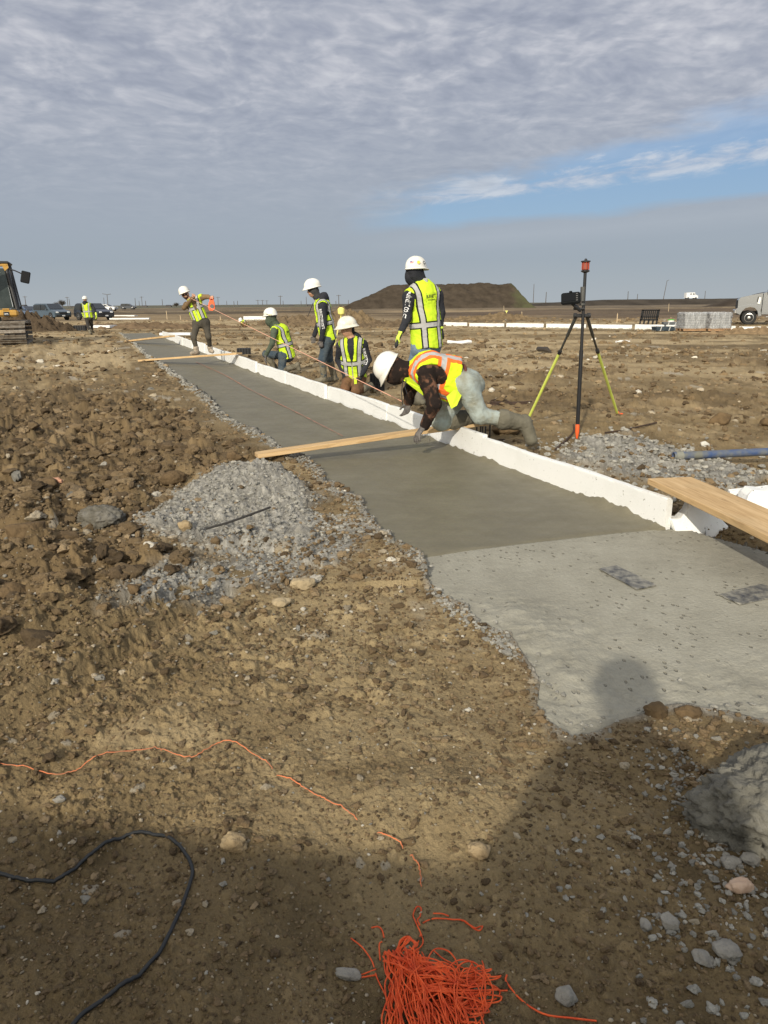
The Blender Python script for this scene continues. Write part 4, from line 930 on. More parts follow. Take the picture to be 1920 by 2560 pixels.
    hand(root, j['wrL'], J(898, 955, -.2) - j['wrL'], (-.6, -.2, 0), (-.2, -1, 0), M_BGLOVE, 'glove', curl=.7, s=1.1); hand(root, j['wrR'], (.0, -.2, -1), (1, 0, 0), (0, -1, 0), M_BGLOVE, 'glove', curl=.5)
    m = MB(); q = [J(884, 938, -.2), J(893, 936, -.2), J(892, 958, -.22), J(899, 978, -.24), J(893, 982, -.24), J(886, 962, -.22)]; q2 = [p + Vector((0, .012, 0)) for p in q]
    m.add([p - root.location for p in q + q2], [(0, 1, 2, 3, 4, 5), (11, 10, 9, 8, 7, 6)] + [(i, 6 + i, 6 + (i + 1) % 6, (i + 1) % 6) for i in range(6)]); m.build('vest_strap', MATS['lime_plain'], root)
    sleeve_print(root, body, P(910, 871, y0 - .1), P(920, 900, y0 - .1), (.35, -.93, 0), 'BURNETT', (.0, 1.0), .066); sleeve_print(root, body, P(920, 902, y0 - .1), P(913, 914, y0 - .1), (.3, -.95, 0), 'CO.', (0, 1.0), .06)

    # 5 -- kneeling worker in an olive hood
    y0 = G(708, 932).y; J = lambda x, y, d=0.0: P(x, y, y0 + d)
    j = dict(head=J(677, 793, 0), neck=J(690, 812, .02), chest=J(704, 833, .02), pelvis=J(718, 884, .04), shL=J(686, 826, -.22), shR=J(714, 826, .2),
             elL=J(680, 860, -.28), wrL=J(665, 887, -.26), elR=J(726, 860, .24), wrR=J(690, 890, .22), hipL=J(708, 890, -.06), hipR=J(720, 890, .12), knL=J(703, 926, -.12), anL=J(742, 915, .0), toL=J(750, 928, .0), knR=J(664, 885, .20), anR=J(690, 922, .26))
    j['toR'] = j['anR'] + Vector((-.16, -.06, -.06))
    spec = dict(base=(j['pelvis'].x, y0, 0), face=(-.80, .50, -.30), hup=(-.1, 0, .99), hat=M_HAT, vest=M_VEST, hem=-.10, boot=M_BOOT, booth=.30, seed=61, hats=1.08, vwr=.009, w=.98, leg=.98, hatup=(-.12, 0, 1))
    root, body, j, spec = person('kneeling worker in an olive green hooded top with his back half turned', j, (M_GREENH, M_JEAN, SKIN), spec)
    head_wrap(root, j, spec, M_GREENH); organic('hood_fold', [ell(j['head'] + Vector((-.03, -.03, -.08)), (.085, .085, .10)), cap(j['head'] + Vector((-.02, 0, -.1)), j['neck'] + Vector((-.02, 0, -.06)), .08, .085)], .011, M_GREENH, root, root.location, .006)
    hand(root, j['wrL'], (-.22, 0, -1), (1, .2, 0), (-.3, 1, 0), M_GGLOVE, 'glove', curl=.22, s=1.12); hand(root, j['wrR'], (-.5, 0, -.8), (1, 0, 0), (0, 1, 0), M_GGLOVE, 'glove', curl=.3)
    m = MB(); m.tube([J(667, 785, -.1) - root.location, J(676, 790, -.13) - root.location, J(692, 789, -.1) - root.location], .016, 8); m.build('hat_strap', M_DARKPL, root, True)
    m = MB(); m.box(J(675, 787, -.145) - root.location, (.07, .012, .030), bev=.004); m.build('strap_buckle', mat('pale_plastic', (.6, .55, .38), .5), root)
    lat, fr, upv, pv, ch = spec['frame']; v, f = text_mesh('BURNETT', .075); L = max(p[0] for p in v) - min(p[0] for p in v); v = [(p[0] * .15 / L, p[1] * .8) for p in v]; rt = lat if lat.x > 0 else -lat
    stick_print('back_print', [(v, f)], spec['vest_obj'], root, M_BLACKINK, ch - fr * .12 + rt * .02, rt, upv, -fr, .004)

    # 6 -- worker leaning back with the reel
    y0 = G(480, 890, .2).y; J = lambda x, y, d=0.0: P(x, y, y0 + d)
    j = dict(head=J(463, 736, -.02), neck=J(478, 750, 0), chest=J(487, 766, 0), pelvis=J(502, 802, .02), shL=J(505, 743, .0), shR=J(466, 762, .0),
             elL=J(519, 742, -.05), wrL=J(531, 746, -.15), elR=J(460, 770, -.15), wrR=J(482, 744, -.24), hipL=J(514, 806, .03), hipR=J(492, 808, -.02), knL=J(521, 842, -.02), anL=J(526, 875, .22), knR=J(484, 845, -.14), anR=J(492, 879, -.10))
    j['toL'] = j['anL'] + Vector((.10, -.17, -.04)); j['toR'] = j['anR'] + Vector((-.12, -.16, -.04))
    spec = dict(base=(j['pelvis'].x, y0, .2), face=(.18, -.95, -.22), hup=(-.35, 0, .93), hat=M_HAT, vest=M_VEST, hem=.02, boot=M_SHOE, booth=.09, seed=71, hats=1.12, vwr=.008, w=.96, leg=.95, jaw=3, s=.98)
    root, body, j, spec = person('bearded worker in dark glasses leaning back to pull the string line tight, tan jacket', j, (M_TAN, M_GREYP, SKIN_P), spec)
    hd = j['head']; hf = Vector(spec['face']).normalized(); hu = Vector(spec['hup']).normalized(); hr = hf.cross(hu); m = MB()
    for s_ in (-1, 1):
        c = hd + hf * .098 + hu * .012 + hr * .034 * s_ - root.location; m.lathe([(.024, -.004), (.026, 0), (.022, .005)], c, hf, 12)
        m.tube([c + hr * .024 * s_, c + hr * .045 * s_ - hf * .08], .004, 6)
    m.build('sunglasses', M_LENS, root)
    organic('hand', [cap(j['wrR'], j['wrR'] + Vector((.03, -.02, .05)), .036, .038, 0)] + [cap(j['wrR'] + Vector((.0 + .022 * i, -.035, .085 - .012 * i)), j['wrR'] + Vector((.02 + .020 * i, -.075, .058 - .012 * i)), .0115, .010, 0, .006) for i in range(4)] + [cap(j['wrR'] + Vector((.04, -.02, .03)), j['wrR'] + Vector((.065, -.06, .05)), .013, .011, 0, .006)], .006, SKIN_P, root, root.location)
    organic('hand', [cap(j['wrL'], j['wrL'] + Vector((.01, -.03, .03)), .036, .038, 0)] + [cap(j['wrL'] + Vector((-.03 + .02 * i, -.05, .04)), j['wrL'] + Vector((-.028 + .02 * i, -.075, -.005)), .0115, .010, 0, .006) for i in range(4)] + [cap(j['wrL'] + Vector((-.035, -.02, .01)), j['wrL'] + Vector((-.045, -.06, -.02)), .013, .011, 0, .006)], .006, SKIN_P, root, root.location)
    # the orange reel in his hand
    c = P(529, 765, y0 - .22); ree = empty('chalk_reel', c); tag(ree, 'orange line reel held in the leaning worker\'s left hand', 'line reel')
    O = mat('orange_plastic', (.80, .13, .04), .4); m = MB()
    poly = [(-.03, .14), (.05, .14), (.075, .08), (.075, -.06), (.02, -.11), (-.06, -.10), (-.085, -.02), (-.06, .08)]
    m.prism(poly, -.022, .022, U=(1, 0, 0), V=(0, 0, 1)); m.build('case', O, ree); m = MB(); m.lathe([(.045, -.032), (.05, -.028), (.05, .028), (.045, .032)], (.015, 0, -.005), (0, 1, 0), 18); m.build('spool', mat('reel_grey', (.12, .11, .11), .6), ree)
    m = MB(); m.tube([(-.03, 0, .13), (-.02, 0, .19), (.04, 0, .19), (.05, 0, .13)], .012, 8); m.build('handle', O, ree, True)

    # 7 -- worker walking away far left
    y0 = G(228, 836).y; J = lambda x, y, d=0.0: P(x, y, y0 + d)
    j = dict(head=J(212.5, 749.5, 0), neck=J(214, 757, 0), chest=J(217, 766, 0), pelvis=J(221, 792, 0), shL=J(204, 763, 0), shR=J(229, 762, 0), elL=J(202, 774, .05), wrL=J(206, 781, .2), elR=J(236, 773, -.1), wrR=J(240, 785, -.16),
             hipL=J(217, 794, 0), hipR=J(226, 794, 0), knL=J(220, 814, -.05), anL=J(226, 832, -.1), knR=J(229, 813, .25), anR=J(230, 828, .5))
    j['toL'] = j['anL'] + Vector((0, .2, -.07)); j['toR'] = j['anR'] + Vector((.03, .2, -.07))
    spec = dict(base=(j['pelvis'].x, y0, 0), face=(0, 1, 0), hup=(0, 0, 1), hat=M_HAT, vest=M_VEST, hem=-.04, boot=M_BOOT, booth=.12, seed=81, vox=.02, w=1.1, s=1.05, hats=1.05, leg=1.05)
    root, body, j, spec = person('worker walking away on the far left near the dark car, black trousers and hoodie', j, (M_BLACK, M_DARKP, SKIN), spec)
    loose_hood(root, j, spec, M_BLACK, 1.2)
    hand(root, j['wrR'], (.1, 0, -1), (-1, 0, 0), (0, 1, 0), M_YGLOVE, 'glove', s=1.6, curl=.3); hand(root, j['wrL'], (0, .3, -1), (1, 0, 0), (0, 1, 0), M_YGLOVE, 'glove', s=1.6, curl=.3)

    # 8 -- distant crouching worker low behind a bank
    y0 = G(608, 815).y; J = lambda x, y, d=0.0: P(x, y, y0 + d)
    j = dict(head=J(602, 801.5, 0), neck=J(606, 804, 0), chest=J(608, 806, .1), pelvis=J(611, 813, .45), shL=J(614, 805.5, 0), shR=J(603, 806.5, .0), elL=J(615, 811, -.1), wrL=J(613, 814, -.25), elR=J(601, 811, -.1), wrR=J(602, 814.5, -.25),
             hipL=J(613, 813.5, .4), hipR=J(609, 813.5, .4), knL=J(613, 814.5, .1), knR=J(607, 814.5, .1), anL=J(613, 815, .5), anR=J(608, 815, .5))
    j['toL'] = j['anL'] + Vector((0, .15, 0)); j['toR'] = j['anR'] + Vector((0, .15, 0))
    spec = dict(base=(j['pelvis'].x, y0, 0), face=(-.1, -.8, -.5), hup=(-.2, -.3, .9), hat=M_HAT, vest=M_VEST, hem=-.04, boot=None, seed=91, vox=.025, w=1.1, s=1.0, hats=1.1)
    person('distant worker crouching low to the ground in tan sleeves, far behind the strip', j, (M_TAN, M_BROWN, SKIN), spec)

    # person at the camera, plus an added unseen worker, throwing shadows in front
    def standing(x, y, h, lbl, arms=0, seed=3, w=1.1, up=M_BLACK, hat=None):
        k = h / 1.75; V = lambda a, b, c: Vector((x + a * k, y + b * k, c * k))
        j = dict(head=V(0, .02, 1.63), neck=V(0, 0, 1.48), chest=V(0, 0, 1.32), pelvis=V(0, 0, .98), shL=V(-.19, 0, 1.42), shR=V(.19, 0, 1.42), hipL=V(-.09, 0, .92), hipR=V(.09, 0, .92), knL=V(-.12, .02, .50), knR=V(.12, .02, .50), anL=V(-.14, 0, .09), anR=V(.14, 0, .09), toL=V(-.16, .18, .04), toR=V(.16, .18, .04))
        if arms: j.update(elL=V(-.30, .06, 1.18), wrL=V(-.10, .22, 1.36), elR=V(.30, .06, 1.18), wrR=V(.10, .22, 1.36))
        else: j.update(elL=V(-.27, -.02, 1.12), wrL=V(-.28, .06, .88), elR=V(.27, -.02, 1.12), wrR=V(.28, .06, .88))
        sp = dict(base=(x, y, 0), face=(0, 1, 0), hup=(0, 0, 1), hat=hat, vest=M_VEST, hem=-.1, boot=M_BOOT, seed=seed, w=w, s=k, vox=.022)
        person(lbl, j, (up, M_JEAN, SKIN), sp)
    standing(-.17, -.85, 1.86, 'person standing right behind the camera with both arms raised', 1, 5, 1.25, hat=M_HAT2)
    standing(.30, -1.28, 1.80, 'extra worker added unseen behind and right of the camera for shade, arms down', 0, 6, 1.35, hat=M_HAT)
crew()

def ordinal(n):
    w = ['zeroth', 'first', 'second', 'third', 'fourth', 'fifth', 'sixth', 'seventh', 'eighth', 'ninth', 'tenth', 'eleventh', 'twelfth', 'thirteenth', 'fourteenth', 'fifteenth', 'sixteenth', 'seventeenth', 'eighteenth', 'nineteenth', 'twentieth']
    if n <= 20: return w[n]
    return ('twenty-' if n < 30 else 'thirty-') + w[n % 10] if n % 10 else 'thirtieth'
# ------------------------------------------------------------------ foam form boards
def foam_mat():
    m = bpy.data.materials.new('white_foam'); m.use_nodes = True; nt = m.node_tree; b = nt.nodes['Principled BSDF']; b.inputs['Roughness'].default_value = .8
    tc = N(nt, 'ShaderNodeTexCoord'); o = tc.outputs['Object']; v = N(nt, 'ShaderNodeTexVoronoi'); v.inputs['Scale'].default_value = 170; nt.links.new(o, v.inputs['Vector'])
    n = noise(nt, o, 3, 5, .6); sp = noise(nt, o, 38, 3, .6, .6); sp2 = noise(nt, o, 7, 4, .6)
    c = mixc(nt, mathn(nt, 'MULTIPLY', mathn(nt, 'SUBTRACT', n, .5), 2.2, clamp=True), (.76, .765, .755), (.66, .665, .64))
    s = mathn(nt, 'MULTIPLY', mathn(nt, 'SUBTRACT', sp, .655), 16, clamp=True); s = mathn(nt, 'MULTIPLY', s, mathn(nt, 'MULTIPLY', mathn(nt, 'SUBTRACT', sp2, .40), 8, clamp=True))
    c = mixc(nt, s, c, (.20, .19, .15))
    # splashed cement along the foot
    xyz = N(nt, 'ShaderNodeSeparateXYZ'); nt.links.new(o, xyz.inputs[0]); lim = mathn(nt, 'ADD', -.075, mathn(nt, 'MULTIPLY', mathn(nt, 'SUBTRACT', noise(nt, o, 9, 5, .65), .5), .20))
    f = mathn(nt, 'MULTIPLY', mathn(nt, 'SUBTRACT', lim, xyz.outputs[2]), 90, clamp=True); c = mixc(nt, mathn(nt, 'MULTIPLY', f, .85), c, (.22, .205, .155)); nt.links.new(c, b.inputs['Base Color'])
    bp = N(nt, 'ShaderNodeBump'); bp.inputs['Strength'].default_value = .5; bp.inputs['Distance'].default_value = .003; nt.links.new(mathn(nt, 'ADD', v.outputs['Distance'], mathn(nt, 'MULTIPLY', sp, .8)), bp.inputs['Height']); nt.links.new(bp.outputs[0], b.inputs['Normal']); return m
M_FOAM = foam_mat(); ZR = Matrix.Rotation
def slab_piece(name, L, W, H, mt, seed=0, bite=.006, nx=40, parent=None, loc=(0, 0, 0), rot=None):
    """a board of L x W x H (centred) with slightly worn, uneven edges"""
    rnd = random.Random(seed); vs = []; fs = []; sec = [(-1, -1), (-.75, -1), (.75, -1), (1, -1), (1, -.93), (1, .93), (1, 1), (.75, 1), (-.75, 1), (-1, 1), (-1, .93), (-1, -.93)]
    off = [[rnd.uniform(-1, 1) * bite for _ in sec] for _ in range(nx + 1)]
    for i in range(nx + 1):
        x = -L / 2 + L * i / nx
        for k, (a, b) in enumerate(sec):
            o = off[i][k] if k in (0, 3, 6, 9) else off[i][k] * .25
            sc = 1 - (.0035 / W if i in (0, nx) else 0)
            vs.append((x, a * W / 2 * sc - (abs(o) * (1 if a > 0 else -1) if k in (0, 3, 6, 9) else 0) * .5, b * H / 2 - (abs(o) * (1 if b > 0 else -1) if k in (0, 3, 6, 9) else 0) * .7 + .004 * math.sin(x * 5 + seed)))
    n = len(sec)
    for i in range(nx):
        for k in range(n): j = (k + 1) % n; fs.append((i * n + k, (i + 1) * n + k, (i + 1) * n + j, i * n + j))
    fs.append(tuple(range(n))); fs.append(tuple(range(nx * n + n - 1, nx * n - 1, -1)))
    m = MB(); m.add(vs, fs); o = m.build(name, mt, parent); o.location = loc
    if rot is not None: o.rotation_euler = rot
    return o
def foam_row():
    L_ = 2.44; T = .0; tot = (A1 - A0).length + 1.2; i = 0; rnd = random.Random(5); ang = math.atan2(FD.y, FD.x)
    ord_ = ['nearest', 'second', 'third', 'fourth', 'fifth', 'sixth', 'seventh', 'eighth', 'ninth', 'tenth', 'eleventh', 'twelfth', 'thirteenth', 'fourteenth', 'fifteenth', 'sixteenth']
    while T < tot and i < 15:
        far = T / tot; top = .205 + .10 * far + rnd.uniform(-.02, .02) * (i > 0); H = top + .14
        s = .022 + (rnd.uniform(-.02, .025) if i else 0); c = A0 + FD * (T + L_ / 2) + FN * s
        o = slab_piece('foam_board', L_ - .006, .052, H, M_FOAM, i + 3, .007, 44, None, (c.x, c.y, top - H / 2), (R(rnd.uniform(-3, 3)) if i else 0, R(rnd.uniform(-.5, .5)) if i else 0, ang + R(rnd.uniform(-.5, .5)) * (i > 0)))
        tag(o, f'{ord_[i]} white foam form board along the wet strip, counted from the cured slab', 'foam board', 'foam form boards along the wet concrete'); T += L_; i += 1
foam_row()
def foam_far():
    a, b = G(1085, 815), G(1990, 829); d = (b - a); n = int(d.length / 2.44); ang = math.atan2(d.y, d.x); rnd = random.Random(2)
    for i in range(n):
        c = a + d * ((i + .5) / n); o = slab_piece('foam_board', 2.43, .06, .24 + rnd.uniform(-.03, .05), M_FOAM, i + 40, .01, 12, None, (c.x, c.y, .10), (R(rnd.uniform(-6, 6)), 0, ang + R(rnd.uniform(-1.2, 1.2))))
        side = 'left' if i < n / 2 else 'right'
        tag(o, f'{ordinal(i + 1)} foam board from the left in the far row behind the tripod', 'foam board', 'white foam boards of the far row')
    def flat(name_, px, py, L, W, H, rz, lbl, z=0):
        g = G(px, py, z); o = slab_piece('foam_board', L, W, H, M_FOAM, int(px), .015, 14, None, (g.x, g.y, z + H / 2 + .02), (0, 0, R(rz))); tag(o, lbl, 'foam board')
    flat('f', 645, 802, 2.5, .5, .38, 4, 'thick white foam block lying in the field behind the kneeling olive hooded worker')
    flat('f', 248, 820, 2.2, 1.1, .16, -12, 'stack of white foam sheets on the ground beside the walking worker')
    flat('f', 300, 793, 4.2, 1.0, .22, -6, 'long white foam sheets on the ground right of the dark car')
    flat('f', 325, 799, 4.0, .6, .14, 3, 'narrow white foam sheet lying in front of the long sheets by the dark car')
    flat('f', 440, 839, 1.5, .35, .12, -4, 'short white foam offcut lying behind the far end of the form')
foam_far()
def foam_chunks():
    def chunk(px, py, pts, th, lbl, z=0.0, lean=0):
        g = G(px, py, z); root_m = MB(); n = len(pts); rnd = random.Random(px); vs = []
        for k, (o_, sc) in enumerate(((0, .97), (.18, 1.0), (.82, 1.0), (1, .95))):
            for (a, b) in pts: vs.append((a * sc + rnd.uniform(-.006, .006), th * o_ + lean * b + rnd.uniform(-.004, .004), b * sc + rnd.uniform(-.006, .006)))
        fs = [(k * n + i, k * n + (i + 1) % n, (k + 1) * n + (i + 1) % n, (k + 1) * n + i) for k in range(3) for i in range(n)] + [tuple(range(n - 1, -1, -1)), tuple(range(3 * n, 4 * n))]
        root_m.add(vs, fs); o = root_m.build('foam_chunk', M_FOAM); o.location = g; tag(o, lbl, 'foam chunk')
        return o
    s = 4.95 / 1849
    chunk(1745, 1325, [(-.175, .06), (-.15, .0), (-.13, -.04), (.0, -.05), (.18, -.03), (.20, .015), (.155, .06), (.085, .165), (.055, .175), (-.03, .165), (-.065, .11), (-.115, .065)], .10, 'broken white foam chunk caked with cement beside the end of the form board', 0, .45)
    chunk(1905, 1272, [(-.13, .0), (-.10, .09), (-.06, .13), (.03, .12), (.16, .14), (.22, .05), (.20, -.03), (.0, -.05)], .14, 'large broken foam lump lying behind the near right plank', 0.02, .3)
    chunk(1843, 1245, [(-.05, .0), (-.05, .05), (.06, .07), (.065, .02), (.05, -.02), (-.03, -.02)], .05, 'small square foam offcut peeking out behind the near right plank', 0.02, .1)
foam_chunks()

# ------------------------------------------------------------------ timber
def wood_mat():
    m = bpy.data.materials.new('sawn_pine'); m.use_nodes = True; nt = m.node_tree; b = nt.nodes['Principled BSDF']; b.inputs['Roughness'].default_value = .72; b.inputs['Specular IOR Level'].default_value = .3
    tc = N(nt, 'ShaderNodeTexCoord'); mp = N(nt, 'ShaderNodeMapping'); mp.inputs['Scale'].default_value = (.7, 11, 11); nt.links.new(tc.outputs['Object'], mp.inputs[0])
    g = noise(nt, mp.outputs[0], 3.0, 7, .62, 1.2); g2 = noise(nt, tc.outputs['Object'], 1.6, 4, .6)
    c = ramp(nt, g, [(.3, (.33, .20, .09)), (.45, (.50, .335, .165)), (.62, (.60, .42, .225)), (.8, (.66, .48, .27))])
    v = N(nt, 'ShaderNodeTexVoronoi'); mp2 = N(nt, 'ShaderNodeMapping'); mp2.inputs['Scale'].default_value = (1.2, 4, 4); nt.links.new(tc.outputs['Object'], mp2.inputs[0]); v.inputs['Scale'].default_value = 1.7; nt.links.new(mp2.outputs[0], v.inputs['Vector'])
    k = mathn(nt, 'MULTIPLY', mathn(nt, 'SUBTRACT', .085, v.outputs['Distance']), 26, clamp=True); c = mixc(nt, mathn(nt, 'MULTIPLY', k, .8), c, (.16, .075, .03))
    c = mixc(nt, mathn(nt, 'MULTIPLY', mathn(nt, 'SUBTRACT', g2, .5), 2.0, clamp=True), c, (.30, .23, .13)); nt.links.new(c, b.inputs['Base Color'])
    bp = N(nt, 'ShaderNodeBump'); bp.inputs['Strength'].default_value = .35; bp.inputs['Distance'].default_value = .002; nt.links.new(g, bp.inputs['Height']); nt.links.new(bp.outputs[0], b.inputs['Normal']); return m
M_WOOD = wood_mat()
def plank(a, b, w, th, lbl, wd=None, roll=0.0):
    """top centre line from a to b"""
    a, b = Vector(a), Vector(b); u = (b - a).normalized(); side = Vector((0, 0, 1)).cross(u).normalized(); up = u.cross(side); M3 = Matrix((u, side, up)).transposed(); c = (a + b) / 2 - up * th / 2
    m = MB(); L = (b - a).length; n = 24; rnd = random.Random(int(L * 100)); vs = []; fs = []; e = .003
    sec = [(-1, -1), (1, -1), (1, 1), (-1, 1)]; sec2 = []
    for (p, q) in [(-w / 2 + e, -th / 2), (w / 2 - e, -th / 2), (w / 2, -th / 2 + e), (w / 2, th / 2 - e), (w / 2 - e, th / 2), (-w / 2 + e, th / 2), (-w / 2, th / 2 - e), (-w / 2, -th / 2 + e)]: sec2.append((p, q))
    for i in range(n + 1):
        x = -L / 2 + L * i / n; bow = .004 * math.sin(math.pi * i / n * 1.3)
        for p, q in sec2: vs.append((x, p + bow, q + bow * .6))
    for i in range(n):
        for k in range(8): j = (k + 1) % 8; fs.append((i * 8 + k, (i + 1) * 8 + k, (i + 1) * 8 + j, i * 8 + j))
    fs.append(tuple(range(8))); fs.append(tuple(range(n * 8 + 7, n * 8 - 1, -1))); m.add(vs, fs); o = m.build('wood_plank', M_WOOD); o.matrix_world = Matrix.Translation(c) @ M3.to_4x4(); tag(o, lbl, 'plank'); return o
def planks():
    # near plank: foot on the left bank, over the foam, on to the bundle of bars
    l = G(640, 1133, .115); best = None
    for i in range(200):
        t = i / 199; px = 1000 + 190 * t; py = 1083 - 29 * t; g = G(px, py, .247); d = abs(g.x - lin(g.y) - .02)
        if best is None or d < best[0]: best = (d, g)
    c = best[1]; d = (c - l); r_ = l + d * (1 + .78 / d.length)
    side = Vector((-d.y, d.x, 0)).normalized(); plank(l, r_, .14, .038, 'long pine plank laid across the wet strip that the bent worker kneels and leans on')
    l = G(352, 899, .07); r = G(598, 881, .34); plank(l, r, .20, .045, 'second plank across the strip, under the feet of the worker with the reel')
    l = G(319, 851, .09); r = G(430, 838, .37); plank(l, r, .24, .06, 'farthest plank across the strip, near the far end of the wet concrete')
    a = G(1674, 1194, .27); q = G(1920, 1305, .27); d = (q - a).normalized(); plank(a, a + d * 2.0, .31, .04, 'wide pine board lying at the right edge beyond the cured slab')
    # stakes and posts out in the field
    for (x, y0_, y1_, lbl) in ((418, 778, 798, 'bare wooden survey stake left of the worker with the reel'), (452, 789, 800, 'short reddish stake behind the worker with the reel'), (551, 792, 802, 'low wooden stake between the reel worker and the distant crouching worker'),
                              (1305, 780, 793, 'slim wooden stake left of the tripod'), (1542, 785, 806, 'pale wooden lath with ribbon right of the tripod'), (1671, 760, 778, 'leaning white survey lath far behind the wrapped pallets'), (1260, 765, 777, 'thin stake at the foot of the big mound')):
        g = G(x, y1_ + 1); t = P(x, y0_, g.y); m = MB(); h = t.z + .05; m.box((0, 0, h / 2 - .05), (.06, .045, h), m=0, bev=.004); m.box((0, 0, h - .01), (.045, .03, .05), taper=(.5, .5), m=0)
        o = m.build('survey_stake', mat('stake_wood', (.55, .43, .28), .8, var=.3)); o.location = g; o.rotation_euler = (0, R(random.uniform(-5, 5)), 0); tag(o, lbl, 'stake')
planks()

# ------------------------------------------------------------------ survey pole with bipod
def survey_pole():
    tip = G(1442, 1100); K = mat('black_pole', (.016, .016, .018), .32, 0, .5); Y = mat('lime_tube', (.78, .90, .16), .5, 0, .4, var=.12, vscale=5, col2=(.62, .70, .16)); OR = mat('orange_point', (.80, .12, .03), .5)
    root = empty('survey_pole', tip); tag(root, 'black survey pole on a lime legged bipod with prism and handheld controller', 'survey pole')
    top = P(1463, 682, tip.y + .02); ax = (top - tip).normalized(); q = lambda p: Vector(p) - tip
    L = (top - tip).length
    m = MB(); m.tube([ax * .17, ax * .55 * L, ax * (.55 * L + .002), ax * L], [.021, .021, .016, .016], 14); m.build('pole', K, root, True)
    m = MB(); m.lathe([(.002, 0), (.012, .03), (.022, .09), (.022, .15), (.017, .20)], (0, 0, 0), ax, 14); m.build('point', OR, root, True)
    hb = q(P(1457, 735, tip.y + .02)); m = MB(); m.tube([hb - ax * .07, hb + ax * .07], .026, 14); m.tube([hb - ax * .11, hb - ax * .09], .030, 14); m.build('clamp', mat('brushed_grey', (.09, .09, .085), .5, .3), root, True)
    # prism
    pt = ax * L; m = MB(); m.lathe([(.02, 0), (.044, .012), (.044, .020), (.026, .030)], pt, ax, 22); m.build('prism_base', K, root, True); m = MB(); m.lathe([(.026, .098), (.048, .104), (.048, .114), (.016, .120), (.010, .135), (.002, .138)], pt, ax, 22); m.build('prism_cap', K, root, True)
    m = MB(); m.lathe([(.030, .028), (.034, .035), (.034, .090), (.030, .100)], pt, ax, 8); pr = m.build('prism', mat('amber_prism', (.22, .05, .03), .12, 0, .8), root)
    m = MB(); 
    for i in range(8): a = i * math.pi / 4; o = ax.orthogonal().normalized(); b2 = ax.cross(o); m.tube([pt + ax * .03 + (o * math.cos(a) + b2 * math.sin(a)) * .036, pt + ax * .10 + (o * math.cos(a) + b2 * math.sin(a)) * .036], .003, 5)
    m.build('prism_ribs', mat('prism_red', (.45, .07, .03), .4), root)
    # controller
    c = q(P(1427, 746, tip.y - .06)); rot = Matrix.Rotation(R(-5), 3, 'Y') @ Matrix.Rotation(R(-18), 3, 'Z') @ Matrix.Rotation(R(-20), 3, 'X')
    m = MB(); m.box(c, (.19, .04, .12), rot, bev=.014); m.box(c + rot @ Vector((.0, .0, .06)), (.03, .05, .02), rot, bev=.004); ctl = m.build('controller', mat('rubber_black', (.008, .009, .010), .8, 0, .15), root)
    m = MB(); m.box(c + rot @ Vector((-.015, -.023, .005)), (.11, .004, .075), rot); m.build('screen', mat('dim_screen', (.012, .013, .015), .9, 0, .05), ctl)
    m = MB()
    for i in range(4): m.box(c + rot @ Vector((.062, -.023, .036 - .022 * i)), (.018, .006, .012), rot, bev=.002)
    m.build('keys', M_DARKPL, ctl)
    m = MB(); b = q(P(1446, 772, tip.y - .01)); m.tube([c + Vector((.02, .02, -.05)), b + Vector((-.02, -.03, .01)), b + Vector((.02, 0, -.02))], [.014, .020, .016], 10); m.tube([b + Vector((-.05, 0, 0)), b + Vector((.06, 0, .0))], .012, 8); m.build('bracket', M_DARKPL, root, True)
    hub = q(P(1455, 789, tip.y + .05)); m = MB(); m.box(hub, (.15, .05, .035), bev=.008); m.tube([hub + Vector((-.085, 0, 0)), hub + Vector((-.055, 0, 0))], .026, 10); m.tube([hub + Vector((.055, 0, 0)), hub + Vector((.085, 0, 0))], .026, 10); m.build('leg_hub', M_DARKPL, root, True)
    for (p0, p1, p2, side) in (((1441, 790), (1407, 866), (1318, 1058), 0), ((1467, 790), (1489, 866), (1543, 1040), 1)):
        ft = G(*p2); a = q(P(*p0, tip.y + .05)); e = q(ft); d = (e - a); t = .30; mid = a + d * t
        m = MB(); m.tube([a, a + d * t * .55], .017, 10); m.tube([a + d * t * .55, mid], .012, 10); leg = m.build('leg', mat('leg_grey', (.05, .05, .045), .5), root, True)
        m = MB(); m.tube([mid - d * .01, mid + d * .012], .022, 12); m.build('collar', K, leg, True)
        m = MB(); m.tube([mid + d * .012, e + Vector((0, 0, .03))], .0165, 12); m.build('lower_tube', Y, leg, True)
        m = MB(); m.lathe([(.020, .06), (.022, .03), (.008, .0), (.002, -.03)], e, (0, 0, 1), 10); m.box(e + Vector((.035, 0, .03)), (.07, .03, .012), bev=.003); m.build('foot', OR if side else K, leg, True)
survey_pole()

